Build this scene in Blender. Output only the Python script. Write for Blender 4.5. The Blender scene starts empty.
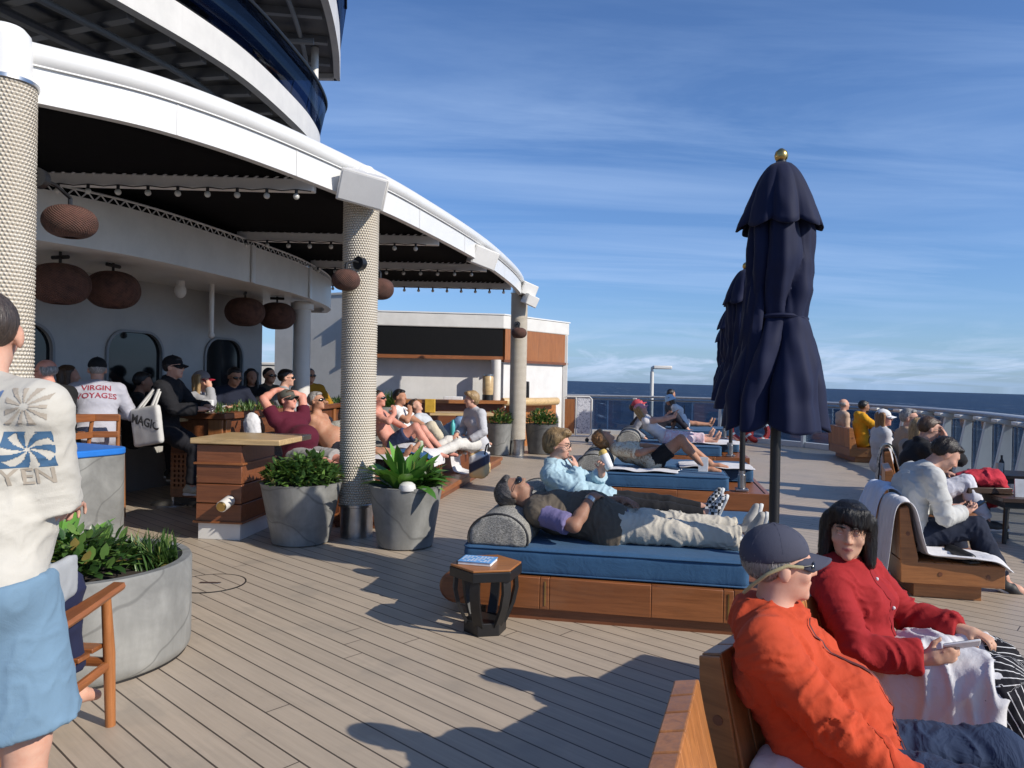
import bpy, math, random
import numpy as np
from mathutils import Vector, Matrix, noise

random.seed(7)
scene = bpy.context.scene
COL = scene.collection
R = math.radians
V = Vector

# ----------------------------------------------------------------- camera
F = 740.0
CAM_Z = 1.5
cam_d = bpy.data.cameras.new('camera')
cam = bpy.data.objects.new('camera', cam_d)
COL.objects.link(cam)
cam_d.sensor_width = 36.0
cam_d.lens = F / 1024 * 36.0
cam_d.clip_start = 0.05
cam_d.clip_end = 200000
CM = Matrix.Rotation(R(89.61), 4, 'X') @ Matrix.Rotation(R(1.0), 4, 'Z')
CM.translation = (0, 0, CAM_Z)
cam.matrix_world = CM
scene.camera = cam


def at(px, py, D):
    """point at depth D (metres ahead) seen at photo position px, py"""
    d = CM.to_3x3() @ V(((px - 512) / F, (384 - py) / F, -1))
    return CM.translation + d * (D / d.y)


# ----------------------------------------------------------------- objects
def tag(o, label=None, cat=None, group=None, kind=None):
    if label: o['label'] = label
    if cat: o['category'] = cat
    if group: o['group'] = group
    if kind: o['kind'] = kind
    return o


def thing(name, label, cat, loc=(0, 0, 0), rz=0.0, group=None):
    o = bpy.data.objects.new(name, None)
    COL.objects.link(o)
    o.location = loc
    o.rotation_euler = (0, 0, rz)
    o.empty_display_size = .1
    return tag(o, label, cat, group)


def link(name, me, mats, parent=None):
    if not isinstance(mats, (list, tuple)): mats = [mats]
    for m in mats: me.materials.append(m)
    o = bpy.data.objects.new(name, me)
    COL.objects.link(o)
    if parent is not None: o.parent = parent
    return o


def children(o):
    return [c for c in bpy.data.objects if c.parent == o]


def copy_tree(o, parent=None):
    c = o.copy()
    COL.objects.link(c)
    c.parent = parent
    for ch in children(o):
        copy_tree(ch, c)
    return c


class MB:
    """mesh collector"""
    def __init__(s):
        s.v = []; s.f = []; s.m = []; s.uv = None

    def add(s, vs, fs, mi=0):
        b = len(s.v)
        s.v += [tuple(p) for p in vs]
        s.f += [tuple(b + i for i in f) for f in fs]
        s.m += [mi] * len(fs)
        return s

    def box(s, x0, y0, z0, x1, y1, z1, mi=0, M=None):
        vs = [V((x, y, z)) for z in (z0, z1) for y in (y0, y1) for x in (x0, x1)]
        if M is not None: vs = [M @ p for p in vs]
        fs = [(0, 2, 3, 1), (4, 5, 7, 6), (0, 1, 5, 4), (2, 6, 7, 3), (0, 4, 6, 2), (1, 3, 7, 5)]
        return s.add(vs, fs, mi)

    def prism(s, poly, a, b, axis='z', mi=0, M=None):
        """polygon (list of 2d) extruded from a to b along axis"""
        n = len(poly)
        def mk(p, t):
            if axis == 'z': return V((p[0], p[1], t))
            if axis == 'y': return V((p[0], t, p[1]))
            return V((t, p[0], p[1]))
        vs = [mk(p, a) for p in poly] + [mk(p, b) for p in poly]
        if M is not None: vs = [M @ p for p in vs]
        fs = [tuple(range(n - 1, -1, -1)), tuple(range(n, 2 * n))]
        fs += [(i, (i + 1) % n, n + (i + 1) % n, n + i) for i in range(n)]
        return s.add(vs, fs, mi)

    def tube(s, pts, r, n=10, mi=0, cap=True, closed=False):
        pts = [V(p) for p in pts]
        N = len(pts)
        rs = r if isinstance(r, (list, tuple)) else [r] * N
        vs = []; fs = []
        up = None
        for i, p in enumerate(pts):
            if closed: t = pts[(i + 1) % N] - pts[i - 1]
            else: t = pts[min(i + 1, N - 1)] - pts[max(i - 1, 0)]
            t.normalize()
            if up is None:
                up = V((0, 0, 1)) if abs(t.z) < .9 else V((1, 0, 0))
            a = t.cross(up).normalized()
            bb = a.cross(t).normalized()
            up = bb
            for k in range(n):
                an = 2 * math.pi * k / n
                vs.append(p + (a * math.cos(an) + bb * math.sin(an)) * rs[i])
        for i in range(N if closed else N - 1):
            j = (i + 1) % N
            for k in range(n):
                k2 = (k + 1) % n
                fs.append((i * n + k, i * n + k2, j * n + k2, j * n + k))
        if cap and not closed:
            fs.append(tuple(range(n - 1, -1, -1)))
            fs.append(tuple((N - 1) * n + k for k in range(n)))
        return s.add(vs, fs, mi)

    def lathe(s, prof, n=32, c=(0, 0), mi=0, cap=True, fn=None, M=None):
        """prof: list of (r,z)"""
        vs = []
        for (r, z) in prof:
            for k in range(n):
                an = 2 * math.pi * k / n
                rr = r if fn is None else fn(r, z, an)
                p = V((c[0] + rr * math.cos(an), c[1] + rr * math.sin(an), z))
                vs.append(M @ p if M is not None else p)
        fs = []
        for i in range(len(prof) - 1):
            for k in range(n):
                k2 = (k + 1) % n
                fs.append((i * n + k, i * n + k2, (i + 1) * n + k2, (i + 1) * n + k))
        if cap:
            fs.append(tuple(range(n - 1, -1, -1)))
            fs.append(tuple((len(prof) - 1) * n + k for k in range(n)))
        return s.add(vs, fs, mi)

    def ball(s, c, r, n=12, mi=0, M=None):
        c = V(c)
        rr = r if isinstance(r, (tuple, list)) else (r, r, r)
        vs = []; m = n // 2 + 1
        for i in range(1, m):
            th = math.pi * i / m
            for k in range(n):
                an = 2 * math.pi * k / n
                q = V((rr[0] * math.sin(th) * math.cos(an), rr[1] * math.sin(th) * math.sin(an), rr[2] * math.cos(th)))
                if M is not None: q = M @ q
                vs.append(c + q)
        q0 = V((0, 0, rr[2])); q1 = V((0, 0, -rr[2]))
        if M is not None: q0 = M @ q0; q1 = M @ q1
        vs += [c + q0, c + q1]
        fs = []
        for i in range(m - 2):
            for k in range(n):
                k2 = (k + 1) % n
                fs.append((i * n + k, (i + 1) * n + k, (i + 1) * n + k2, i * n + k2))
        t = len(vs) - 2; b = len(vs) - 1
        for k in range(n):
            fs.append((t, k, (k + 1) % n))
            fs.append((b, (m - 2) * n + (k + 1) % n, (m - 2) * n + k))
        return s.add(vs, fs, mi)

    def grid(s, rows, mi=0):
        n = len(rows[0])
        vs = [p for r in rows for p in r]
        fs = [(i * n + k, i * n + k + 1, (i + 1) * n + k + 1, (i + 1) * n + k)
              for i in range(len(rows) - 1) for k in range(n - 1)]
        return s.add(vs, fs, mi)

    def build(s, name, mats, parent=None, bevel=0.0, smooth=35, seg=2):
        me = bpy.data.meshes.new(name)
        me.from_pydata(s.v, [], s.f)
        me.validate()
        if len(set(s.m)) > 1 and len(me.polygons) == len(s.m):
            me.polygons.foreach_set('material_index', s.m)
        if smooth:
            me.polygons.foreach_set('use_smooth', [True] * len(me.polygons))
            me.set_sharp_from_angle(angle=R(smooth))
        me.update()
        o = link(name, me, mats, parent)
        if bevel:
            b = o.modifiers.new('bevel', 'BEVEL')
            b.width = bevel; b.segments = seg; b.limit_method = 'ANGLE'; b.angle_limit = R(40)
            b.harden_normals = False
        return o


def catmull(pts, n=12):
    pts = [V(p) for p in pts]
    P = [pts[0] * 2 - pts[1]] + pts + [pts[-1] * 2 - pts[-2]]
    out = []
    for i in range(1, len(P) - 2):
        for k in range(n):
            t = k / n
            a, b, c, d = P[i - 1], P[i], P[i + 1], P[i + 2]
            out.append(.5 * ((2 * b) + (c - a) * t + (2 * a - 5 * b + 4 * c - d) * t * t + (3 * b - a - 3 * c + d) * t ** 3))
    out.append(pts[-1])
    return out


# ----------------------------------------------------------------- materials
class Mat:
    def __init__(s, name):
        s.m = bpy.data.materials.new(name)
        s.m.use_nodes = True
        s.nt = s.m.node_tree
        s.nt.nodes.clear()
        s.out = s.nt.nodes.new('ShaderNodeOutputMaterial')
        s.b = s.nt.nodes.new('ShaderNodeBsdfPrincipled')
        s.nt.links.new(s.b.outputs[0], s.out.inputs[0])

    def put(s, sock, v):
        if isinstance(v, bpy.types.NodeSocket): s.nt.links.new(v, sock)
        else:
            if isinstance(v, (tuple, list)) and len(v) == 3 and sock.type == 'RGBA': v = (*v, 1)
            sock.default_value = v

    def set(s, **kw):
        names = dict(color='Base Color', rough='Roughness', metal='Metallic', normal='Normal', spec='Specular IOR Level',
                     trans='Transmission Weight', ior='IOR', sss='Subsurface Weight', coat='Coat Weight', alpha='Alpha',
                     coatr='Coat Roughness', sheen='Sheen Weight', emit='Emission Color', emits='Emission Strength')
        for k, v in kw.items(): s.put(s.b.inputs[names[k]], v)
        return s

    def n(s, t, **kw):
        nd = s.nt.nodes.new('ShaderNode' + t)
        for k, v in kw.items():
            if k in nd.bl_rna.properties.keys(): setattr(nd, k, v)
            else: s.put(nd.inputs[k], v)
        return nd

    def math(s, op, a, b=0.0, c=None):
        nd = s.n('Math', operation=op)
        s.put(nd.inputs[0], a); s.put(nd.inputs[1], b)
        if c is not None: s.put(nd.inputs[2], c)
        return nd.outputs[0]

    def coord(s, kind='Object', scale=(1, 1, 1), rot=(0, 0, 0)):
        tc = s.n('TexCoord')
        mp = s.n('Mapping')
        s.nt.links.new(tc.outputs[kind], mp.inputs[0])
        mp.inputs['Scale'].default_value = scale
        mp.inputs['Rotation'].default_value = rot
        return mp.outputs[0]

    def noise(s, vec, scale, detail=4, rough=.55, dist=0.0):
        nd = s.n('TexNoise', Scale=scale, Detail=detail, Roughness=rough, Distortion=dist)
        s.nt.links.new(vec, nd.inputs['Vector'])
        return nd.outputs['Fac']

    def ramp(s, fac, stops):
        nd = s.n('ValToRGB')
        s.nt.links.new(fac, nd.inputs[0])
        e = nd.color_ramp.elements
        while len(e) < len(stops): e.new(.5)
        for i, (p, c) in enumerate(stops):
            e[i].position = p
            e[i].color = (*c, 1) if isinstance(c, (tuple, list)) else (c, c, c, 1)
        return nd.outputs[0]

    def mix(s, fac, a, b, mode='MIX'):
        nd = s.n('Mix', data_type='RGBA', blend_type=mode)
        s.put(nd.inputs[0], fac); s.put(nd.inputs[6], a); s.put(nd.inputs[7], b)
        return nd.outputs[2]

    def bump(s, h, strength=.3, dist=.01, normal=None):
        nd = s.n('Bump', Strength=strength, Distance=dist)
        s.nt.links.new(h, nd.inputs['Height'])
        if normal is not None: s.nt.links.new(normal, nd.inputs['Normal'])
        return nd.outputs[0]


def sc(c, k):
    return tuple(min(1, x * k) for x in c)


def paint(name, c, rough=.4, dirt=.12, scale=3.0):
    m = Mat(name)
    co = m.coord()
    nz = m.noise(co, scale, 6, .65)
    col = m.ramp(nz, [(.3, sc(c, 1 - dirt)), (.62, c)])
    streak = m.noise(m.coord(scale=(14, 14, 1.2)), 1.0, 4)
    col = m.mix(m.math('MULTIPLY', m.ramp(streak, [(.55, 0.0), (.8, 1.0)]), .35 * dirt / .12 * .5), col, sc(c, .72))
    rg = m.math('MULTIPLY_ADD', nz, .2, rough - .1)
    m.set(color=col, rough=rg, normal=m.bump(m.noise(co, 25, 3), .04, .01))
    return m.m


def plain(name, c, rough=.5, metal=0.0, spec=.5):
    m = Mat(name)
    nz = m.noise(m.coord(), 12, 4)
    m.set(color=m.ramp(nz, [(.3, sc(c, .82)), (.7, sc(c, 1.1))]), rough=rough, metal=metal, spec=spec)
    return m.m


def teak(name, base, axis='x', rough=.42, plank=None, coat=.15):
    m = Mat(name)
    st = {'x': (1.0, 14, 14), 'y': (14, 1.0, 14), 'z': (14, 14, 1.0)}[axis]
    co = m.coord(scale=st)
    isl = m.n('NewGeometry').outputs['Random Per Island']
    info = m.n('ObjectInfo')
    sh = m.n('VectorMath', operation='ADD')
    m.nt.links.new(co, sh.inputs[0]); m.nt.links.new(info.outputs['Random'], sh.inputs[1])
    co = sh.outputs[0]
    n1 = m.noise(co, 1.3, 6, .6, 1.2)
    n2 = m.noise(co, 6, 5, .6, .4)
    n3 = m.noise(m.coord(), 1.7, 2)
    col = m.ramp(n1, [(.28, sc(base, .5)), (.45, sc(base, .85)), (.6, base), (.78, sc(base, 1.28))])
    col = m.mix(m.math('MULTIPLY', m.ramp(n2, [(.35, 1.0), (.55, 0.0)]), .45), col, sc(base, .42))
    col = m.mix(m.math('MULTIPLY', n3, .5), col, (base[0] * .75, base[1] * .6, base[2] * .5), 'MIX')
    col = m.mix(1.0, col, m.ramp(isl, [(0, (.78, .72, .68)), (1, (1.12, 1.06, 1.0))]), 'MULTIPLY')
    wear = m.noise(m.coord(), 2.3, 5, .7)
    col = m.mix(m.math('MULTIPLY', m.ramp(wear, [(.54, 0.0), (.72, 1.0)]), .16), col, (.24, .15, .09))
    m.set(color=col, rough=m.math('MULTIPLY_ADD', n2, .25, rough - .12), coat=coat, coatr=.25, normal=m.bump(n2, .12, .004))
    return m.m


def fabric(name, c, scale=350, bump=.25, rough=.85, var=.12, fold=0.0, sheen=.02, trans=None):
    m = Mat(name)
    co = m.coord()
    nz = m.noise(co, 5, 4)
    col = m.ramp(nz, [(.3, sc(c, 1 - var)), (.7, sc(c, 1 + var * .5))])
    fine = m.noise(co, scale, 2)
    nrm = m.bump(fine, bump, .002)
    if fold:
        f = m.noise(co, 9, 3, .5, 1.5)
        nrm = m.bump(m.ramp(f, [(.3, 0.0), (.5, 1.0), (.7, 0.0)]), fold, .03, nrm)
    m.set(color=col, rough=rough, normal=nrm, sheen=sheen, spec=.25)
    return m.m
# ----------------------------------------------------------------- signed distance bodies
def arr(v): return np.array((v[0], v[1], v[2]), dtype=np.float32)


class Sdf:
    def __init__(s): s.p = []

    def _add(s, fn, lo, hi, k, op):
        s.p.append((fn, np.minimum(lo, hi), np.maximum(lo, hi), k, op)); return s

    def cone(s, a, b, r1, r2, k=.02, op='u', axis=None, w=1.0):
        """tapered capsule; cross section widened by w along axis"""
        a_, b_ = arr(a), arr(b)
        ba = b_ - a_; L2 = float(ba @ ba) + 1e-9
        u = None
        if axis is not None:
            u = arr(axis); u = u / (np.linalg.norm(u) + 1e-9)
        def fn(P):
            q = P - a_
            if u is not None:
                d = q @ u - 0
                # keep the part of the axis that lies along the capsule
                q = q - u * (d * (1 - 1 / w))[..., None]
            t = np.clip((q @ ba) / L2, 0, 1)
            return np.linalg.norm(q - t[..., None] * ba, axis=-1) - (r1 + (r2 - r1) * t)
        m = max(r1, r2) * max(w, 1)
        return s._add(fn, np.minimum(a_, b_) - m, np.maximum(a_, b_) + m, k, op)

    def chain(s, pts, rs, k=.02, op='u'):
        for i in range(len(pts) - 1): s.cone(pts[i], pts[i + 1], rs[i], rs[i + 1], k, op)
        return s

    def ell(s, c, r, k=.02, op='u', M=None):
        c_ = arr(c); r_ = np.array(r, dtype=np.float32)
        Mi = None if M is None else np.array(M.to_3x3().transposed(), dtype=np.float32)
        def fn(P):
            q = P - c_
            if Mi is not None: q = q @ Mi.T
            k0 = np.linalg.norm(q / r_, axis=-1); k1 = np.linalg.norm(q / (r_ * r_), axis=-1) + 1e-9
            return k0 * (k0 - 1) / k1
        m = max(r)
        return s._add(fn, c_ - m, c_ + m, k, op)

    def box(s, c, h, rd=.005, k=.01, op='u', M=None):
        c_ = arr(c); h_ = np.array(h, dtype=np.float32) - rd
        Mi = None if M is None else np.array(M.to_3x3().transposed(), dtype=np.float32)
        def fn(P):
            q = P - c_
            if Mi is not None: q = q @ Mi.T
            q = np.abs(q) - h_
            return np.linalg.norm(np.maximum(q, 0), axis=-1) + np.minimum(q.max(-1), 0) - rd
        m = float(np.linalg.norm(h)) + rd
        return s._add(fn, c_ - m, c_ + m, k, op)

    def plane(s, c, nrm, k=.004):
        """cut away everything on the side nrm points to"""
        c_ = arr(c); n_ = arr(V(nrm).normalized())
        def fn(P): return -((P - c_) @ n_)
        s.p.append((fn, None, None, k, 's')); return s

    def func(s, fn, lo, hi, k=.01, op='u'):
        return s._add(fn, arr(lo), arr(hi), k, op)

    def mesh(s, name, h, smooth=1):
        lo = np.min([p[1] for p in s.p if p[4] == 'u'], axis=0) - 4 * h
        hi = np.max([p[2] for p in s.p if p[4] == 'u'], axis=0) + 4 * h
        n = np.ceil((hi - lo) / h).astype(int) + 1
        D = np.full(tuple(n), .5, dtype=np.float32)
        ax = [lo[i] + h * np.arange(n[i], dtype=np.float32) for i in range(3)]
        for fn, a, b, k, op in s.p:
            if a is None: i0 = np.zeros(3, int); i1 = n
            else:
                pad = k + 3 * h
                i0 = np.clip(np.floor((a - pad - lo) / h).astype(int), 0, n)
                i1 = np.clip(np.ceil((b + pad - lo) / h).astype(int) + 1, 0, n)
                if np.any(i1 <= i0): continue
            sl = tuple(slice(i0[i], i1[i]) for i in range(3))
            P = np.stack(np.meshgrid(ax[0][sl[0]], ax[1][sl[1]], ax[2][sl[2]], indexing='ij'), -1)
            d = fn(P).astype(np.float32)
            A = D[sl]
            if op == 'u':
                t = np.clip(.5 + .5 * (d - A) / k, 0, 1)
                D[sl] = d + (A - d) * t - k * t * (1 - t)
            else:
                d = -d
                t = np.clip(.5 - .5 * (d - A) / k, 0, 1)
                D[sl] = d + (A - d) * t + k * t * (1 - t)
        D[0] = D[-1] = .5; D[:, 0] = D[:, -1] = .5; D[:, :, 0] = D[:, :, -1] = .5
        return nets(name, D, lo, h, smooth)


def nets(name, D, lo, h, smooth=1):
    S = D < 0
    n = np.array(D.shape) - 1
    def corner(A, i, j, k): return A[i:n[0] + i, j:n[1] + j, k:n[2] + k]
    cnt = np.zeros(tuple(n), dtype=np.int8)
    for i in (0, 1):
        for j in (0, 1):
            for k in (0, 1): cnt += corner(S, i, j, k)
    cells = np.argwhere((cnt > 0) & (cnt < 8))
    idx = np.full(tuple(n), -1, dtype=np.int32)
    idx[cells[:, 0], cells[:, 1], cells[:, 2]] = np.arange(len(cells))
    acc = np.zeros((len(cells), 3), dtype=np.float32); num = np.zeros(len(cells), dtype=np.float32)
    cs = [(i, j, k) for i in (0, 1) for j in (0, 1) for k in (0, 1)]
    for a in cs:
        for d in range(3):
            if a[d] == 1: continue
            b = list(a); b[d] = 1
            va = D[cells[:, 0] + a[0], cells[:, 1] + a[1], cells[:, 2] + a[2]]
            vb = D[cells[:, 0] + b[0], cells[:, 1] + b[1], cells[:, 2] + b[2]]
            m = (va < 0) != (vb < 0)
            t = np.where(m, va / np.where(m, va - vb, 1), 0)
            p = np.tile(np.array(a, dtype=np.float32), (len(cells), 1)); p[:, d] += t
            acc[m] += p[m]; num[m] += 1
    verts = lo + h * (cells + acc / np.maximum(num, 1)[:, None])
    quads = []
    for d in range(3):
        u, w = (d + 1) % 3, (d + 2) % 3
        sa = [slice(0, n[i] + 1) for i in range(3)]; sb = list(sa)
        sa[d] = slice(0, n[d]); sb[d] = slice(1, n[d] + 1)
        A = S[tuple(sa)]; B = S[tuple(sb)]
        e = np.argwhere(A != B)
        ok = (e[:, u] > 0) & (e[:, w] > 0) & (e[:, u] < n[u]) & (e[:, w] < n[w])
        e = e[ok]
        if not len(e): continue
        def cell(du, dw):
            c = e.copy(); c[:, u] -= du; c[:, w] -= dw
            return idx[c[:, 0], c[:, 1], c[:, 2]]
        q = np.stack([cell(1, 1), cell(0, 1), cell(0, 0), cell(1, 0)], 1)
        ins = A[e[:, 0], e[:, 1], e[:, 2]]
        q[~ins] = q[~ins][:, ::-1]
        quads.append(q)
    Q = np.concatenate(quads)
    Q = Q[(Q >= 0).all(1)]
    for _ in range(smooth):
        sm = np.zeros_like(verts); c = np.zeros(len(verts))
        for a, b in ((0, 1), (1, 2), (2, 3), (3, 0)):
            np.add.at(sm, Q[:, a], verts[Q[:, b]]); np.add.at(sm, Q[:, b], verts[Q[:, a]])
            np.add.at(c, Q[:, a], 1); np.add.at(c, Q[:, b], 1)
        verts = verts * .5 + .5 * sm / np.maximum(c, 1)[:, None]
    me = bpy.data.meshes.new(name)
    me.vertices.add(len(verts)); me.vertices.foreach_set('co', verts.astype(np.float32).ravel())
    me.loops.add(Q.size); me.loops.foreach_set('vertex_index', Q.astype(np.int32).ravel())
    me.polygons.add(len(Q)); me.polygons.foreach_set('loop_start', np.arange(0, Q.size, 4, dtype=np.int32))
    me.polygons.foreach_set('use_smooth', np.ones(len(Q), dtype=bool))
    me.update(calc_edges=True); me.validate()
    return me


def vnoise(P, seed=0):
    """cheap vectorised smooth noise, about -1..1"""
    rng = np.random.RandomState(seed)
    out = np.zeros(len(P))
    for i in range(7):
        d = rng.normal(size=3); d /= np.linalg.norm(d)
        d2 = rng.normal(size=3)
        f = rng.uniform(.6, 1.6)
        out += np.sin(P @ d * f * 6.28 + rng.uniform(0, 6.28) + 1.3 * np.sin(P @ d2 * 2.5 + i))
    return out / 3.2


def wrinkle(me, amp=.006, freq=9.0, seed=0, stretch=(1, 1, 1), sharp=True, mask=None):
    n = len(me.vertices)
    co = np.empty(n * 3, dtype=np.float32); me.vertices.foreach_get('co', co); co = co.reshape(-1, 3)
    no = np.empty(n * 3, dtype=np.float32); me.vertices.foreach_get('normal', no); no = no.reshape(-1, 3)
    P = co * np.array(stretch) * freq
    a = vnoise(P, seed)
    if sharp:
        m = np.clip(.5 + .9 * vnoise(P * .5 + 3.1, seed + 5), 0, 1)
        a = (np.maximum(0, 1 - np.abs(a) * 1.15) ** 2 * 1.15 - .3) * m
        a2 = vnoise(P * 1.9 + 1.7, seed + 17)
        a += .30 * (np.maximum(0, 1 - np.abs(a2) * 1.3) ** 2 - .3) * (1 - m)
        a += .55 * vnoise(P * .45, seed + 3)
    b = vnoise(P * 2.3, seed + 11) * .08
    d = (a + b) * amp
    if mask is not None: d = d * mask(co)
    co = co + no * d[:, None]
    me.vertices.foreach_set('co', co.astype(np.float32).ravel())
    me.update()
    return me
# ----------------------------------------------------------------- shared materials
def deck_mat():
    m = Mat('deck_planks')
    co = m.coord(rot=(0, 0, R(-137.8)))
    sep = m.n('SeparateXYZ'); m.nt.links.new(co, sep.inputs[0])
    u, v = sep.outputs[0], sep.outputs[1]
    W = .122
    vr = m.math('DIVIDE', v, W)
    row = m.math('FLOOR', vr)
    fv = m.math('SUBTRACT', vr, row)
    wn = m.n('TexWhiteNoise', noise_dimensions='1D'); m.nt.links.new(row, wn.inputs['W'])
    ur = m.math('ADD', m.math('DIVIDE', u, 4.6), m.math('MULTIPLY', wn.outputs[0], 7.31))
    pl = m.math('FLOOR', ur)
    fu = m.math('SUBTRACT', ur, pl)
    cmb = m.n('CombineXYZ'); m.nt.links.new(row, cmb.inputs[0]); m.nt.links.new(pl, cmb.inputs[1])
    wn2 = m.n('TexWhiteNoise', noise_dimensions='2D'); m.nt.links.new(cmb.outputs[0], wn2.inputs['Vector'])
    seam_v = m.math('LESS_THAN', m.math('MINIMUM', fv, m.math('SUBTRACT', 1.0, fv)), .034)
    seam_u = m.math('LESS_THAN', m.math('MINIMUM', fu, m.math('SUBTRACT', 1.0, fu)), .0007)
    seam = m.math('MAXIMUM', seam_v, seam_u)
    gr = m.n('Mapping'); m.nt.links.new(co, gr.inputs[0]); gr.inputs['Scale'].default_value = (1.5, 40, 1)
    g = m.noise(gr.outputs[0], 1.0, 6, .65)
    big = m.noise(m.coord(), .8, 5, .6)
    spots = m.noise(m.coord(), 5, 5, .7)
    base = (.455, .372, .282)
    col = m.mix(wn2.outputs[0], sc(base, .92), sc(base, 1.04))
    col = m.mix(m.math('MULTIPLY', m.ramp(g, [(.35, 1.0), (.62, 0.0)]), .35), col, sc(base, .55))
    col = m.mix(m.math('MULTIPLY', m.ramp(big, [(.35, 1.0), (.65, 0.0)]), .35), col, (.33, .275, .215))
    col = m.mix(m.math('MULTIPLY', m.ramp(spots, [(.56, 0.0), (.72, 1.0)]), .3), col, (.26, .225, .185))
    stain = m.noise(m.coord(scale=(1, 1, 1)), 2.6, 3, .5)
    col = m.mix(m.math('MULTIPLY', m.ramp(stain, [(.57, 0.0), (.68, 1.0)]), .38), col, (.27, .235, .19))
    col = m.mix(m.math('MULTIPLY', seam, .95), col, (.05, .037, .028))
    rg = m.math('MULTIPLY_ADD', big, .3, .33)
    h = m.math('SUBTRACT', m.math('MULTIPLY', g, .25), seam)
    m.set(color=col, rough=rg, spec=.4, normal=m.bump(h, .35, .004))
    return m.m


def concrete_mat(name, c):
    m = Mat(name)
    n1 = m.noise(m.coord(), 3.2, 8, .62, .6)
    n2 = m.noise(m.coord(scale=(1, 1, .35)), 7, 6, .6)
    col = m.ramp(n1, [(.3, sc(c, .6)), (.5, c), (.68, sc(c, 1.3))])
    col = m.mix(m.math('MULTIPLY', m.ramp(n2, [(.42, 1.0), (.6, 0.0)]), .4), col, sc(c, .62))
    w = m.n('TexWave', wave_type='BANDS', Scale=1.1, Distortion=9.0, Detail=3.0)
    m.nt.links.new(m.coord(rot=(0, R(78), R(35))), w.inputs['Vector'])
    crack = m.ramp(w.outputs[1], [(.0, 1.0), (.012, 0.0)])
    col = m.mix(m.math('MULTIPLY', crack, .5), col, sc(c, .3))
    m.set(color=col, rough=.62, normal=m.bump(m.noise(m.coord(), 40, 4), .12, .004))
    return m.m


def rope_mat():
    m = Mat('rope_wrap')
    tc = m.n('TexCoord')
    sep = m.n('SeparateXYZ'); m.nt.links.new(tc.outputs['Object'], sep.inputs[0])
    ang = m.math('ARCTAN2', sep.outputs[1], sep.outputs[0])
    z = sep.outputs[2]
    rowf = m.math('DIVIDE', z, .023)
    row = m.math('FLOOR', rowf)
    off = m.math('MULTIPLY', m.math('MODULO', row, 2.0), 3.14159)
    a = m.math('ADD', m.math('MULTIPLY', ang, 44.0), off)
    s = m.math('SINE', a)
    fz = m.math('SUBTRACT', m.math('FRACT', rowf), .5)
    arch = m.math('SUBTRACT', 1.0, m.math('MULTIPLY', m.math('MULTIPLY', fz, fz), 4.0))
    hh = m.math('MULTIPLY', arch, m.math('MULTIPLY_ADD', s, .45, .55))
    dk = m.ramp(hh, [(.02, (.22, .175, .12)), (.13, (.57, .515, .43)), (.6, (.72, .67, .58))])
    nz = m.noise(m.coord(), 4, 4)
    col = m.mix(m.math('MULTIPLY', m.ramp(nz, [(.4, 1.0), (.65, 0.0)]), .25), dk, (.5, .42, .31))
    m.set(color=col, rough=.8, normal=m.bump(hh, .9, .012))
    return m.m


def rattan_mat(name, c):
    m = Mat(name)
    tc = m.n('TexCoord')
    sep = m.n('SeparateXYZ'); m.nt.links.new(tc.outputs['Object'], sep.inputs[0])
    ang = m.math('ARCTAN2', sep.outputs[1], sep.outputs[0])
    s = m.math('SINE', m.math('MULTIPLY', ang, 44.0))
    z = m.math('SINE', m.math('MULTIPLY', sep.outputs[2], 420.0))
    h = m.math('MULTIPLY', s, z)
    nz = m.noise(m.coord(), 14, 3)
    col = m.ramp(m.math('ADD', m.math('MULTIPLY', h, .3), nz), [(.2, sc(c, .25)), (.5, c), (.8, sc(c, 1.5))])
    m.set(color=col, rough=.7, normal=m.bump(h, .8, .006))
    return m.m


def leaf_mat(name, c, c2, rough=.35):
    m = Mat(name)
    geo = m.n('NewGeometry')
    rnd = geo.outputs['Random Per Island']
    col = m.ramp(rnd, [(0, sc(c, .5)), (.45, c), (.92, c2), (.965, (.26, .2, .06))])
    tr = m.n('BsdfTranslucent'); m.put(tr.inputs[0], m.mix(.5, col, (.16, .3, .03)))
    m.set(color=col, rough=rough, spec=.45)
    mx = m.n('MixShader'); mx.inputs[0].default_value = .22
    m.nt.links.new(m.b.outputs[0], mx.inputs[1]); m.nt.links.new(tr.outputs[0], mx.inputs[2])
    m.nt.links.new(mx.outputs[0], m.out.inputs[0])
    return m.m


def skin_mat(name, c):
    m = Mat(name)
    n1 = m.noise(m.coord(), 14, 4)
    n2 = m.noise(m.coord(), 120, 2)
    col = m.ramp(n1, [(.3, (c[0] * .92, c[1] * .78, c[2] * .74)), (.6, c), (.8, sc(c, 1.08))])
    n3 = m.noise(m.coord(), 55, 4, .7)
    col = m.mix(m.math('MULTIPLY', m.ramp(n3, [(.45, 0.0), (.68, 1.0)]), .14), col, (c[0] * .80, c[1] * .55, c[2] * .5))
    m.set(color=col, rough=.58, sss=.06, spec=.28, normal=m.bump(n2, .12, .002))
    m.b.inputs['Subsurface Radius'].default_value = (.02, .008, .004)
    return m.m


def hair_mat(name, c, rough=.42):
    m = Mat(name)
    n = m.noise(m.coord(scale=(120, 120, 9)), 1.0, 4, .6, .8)
    n2 = m.noise(m.coord(), 18, 3)
    col = m.ramp(n, [(.3, sc(c, .35)), (.55, c), (.75, sc(c, 1.7))])
    m.set(color=col, rough=m.math('MULTIPLY_ADD', n2, .2, rough - .1), spec=.5, normal=m.bump(n, .8, .006))
    return m.m


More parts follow.
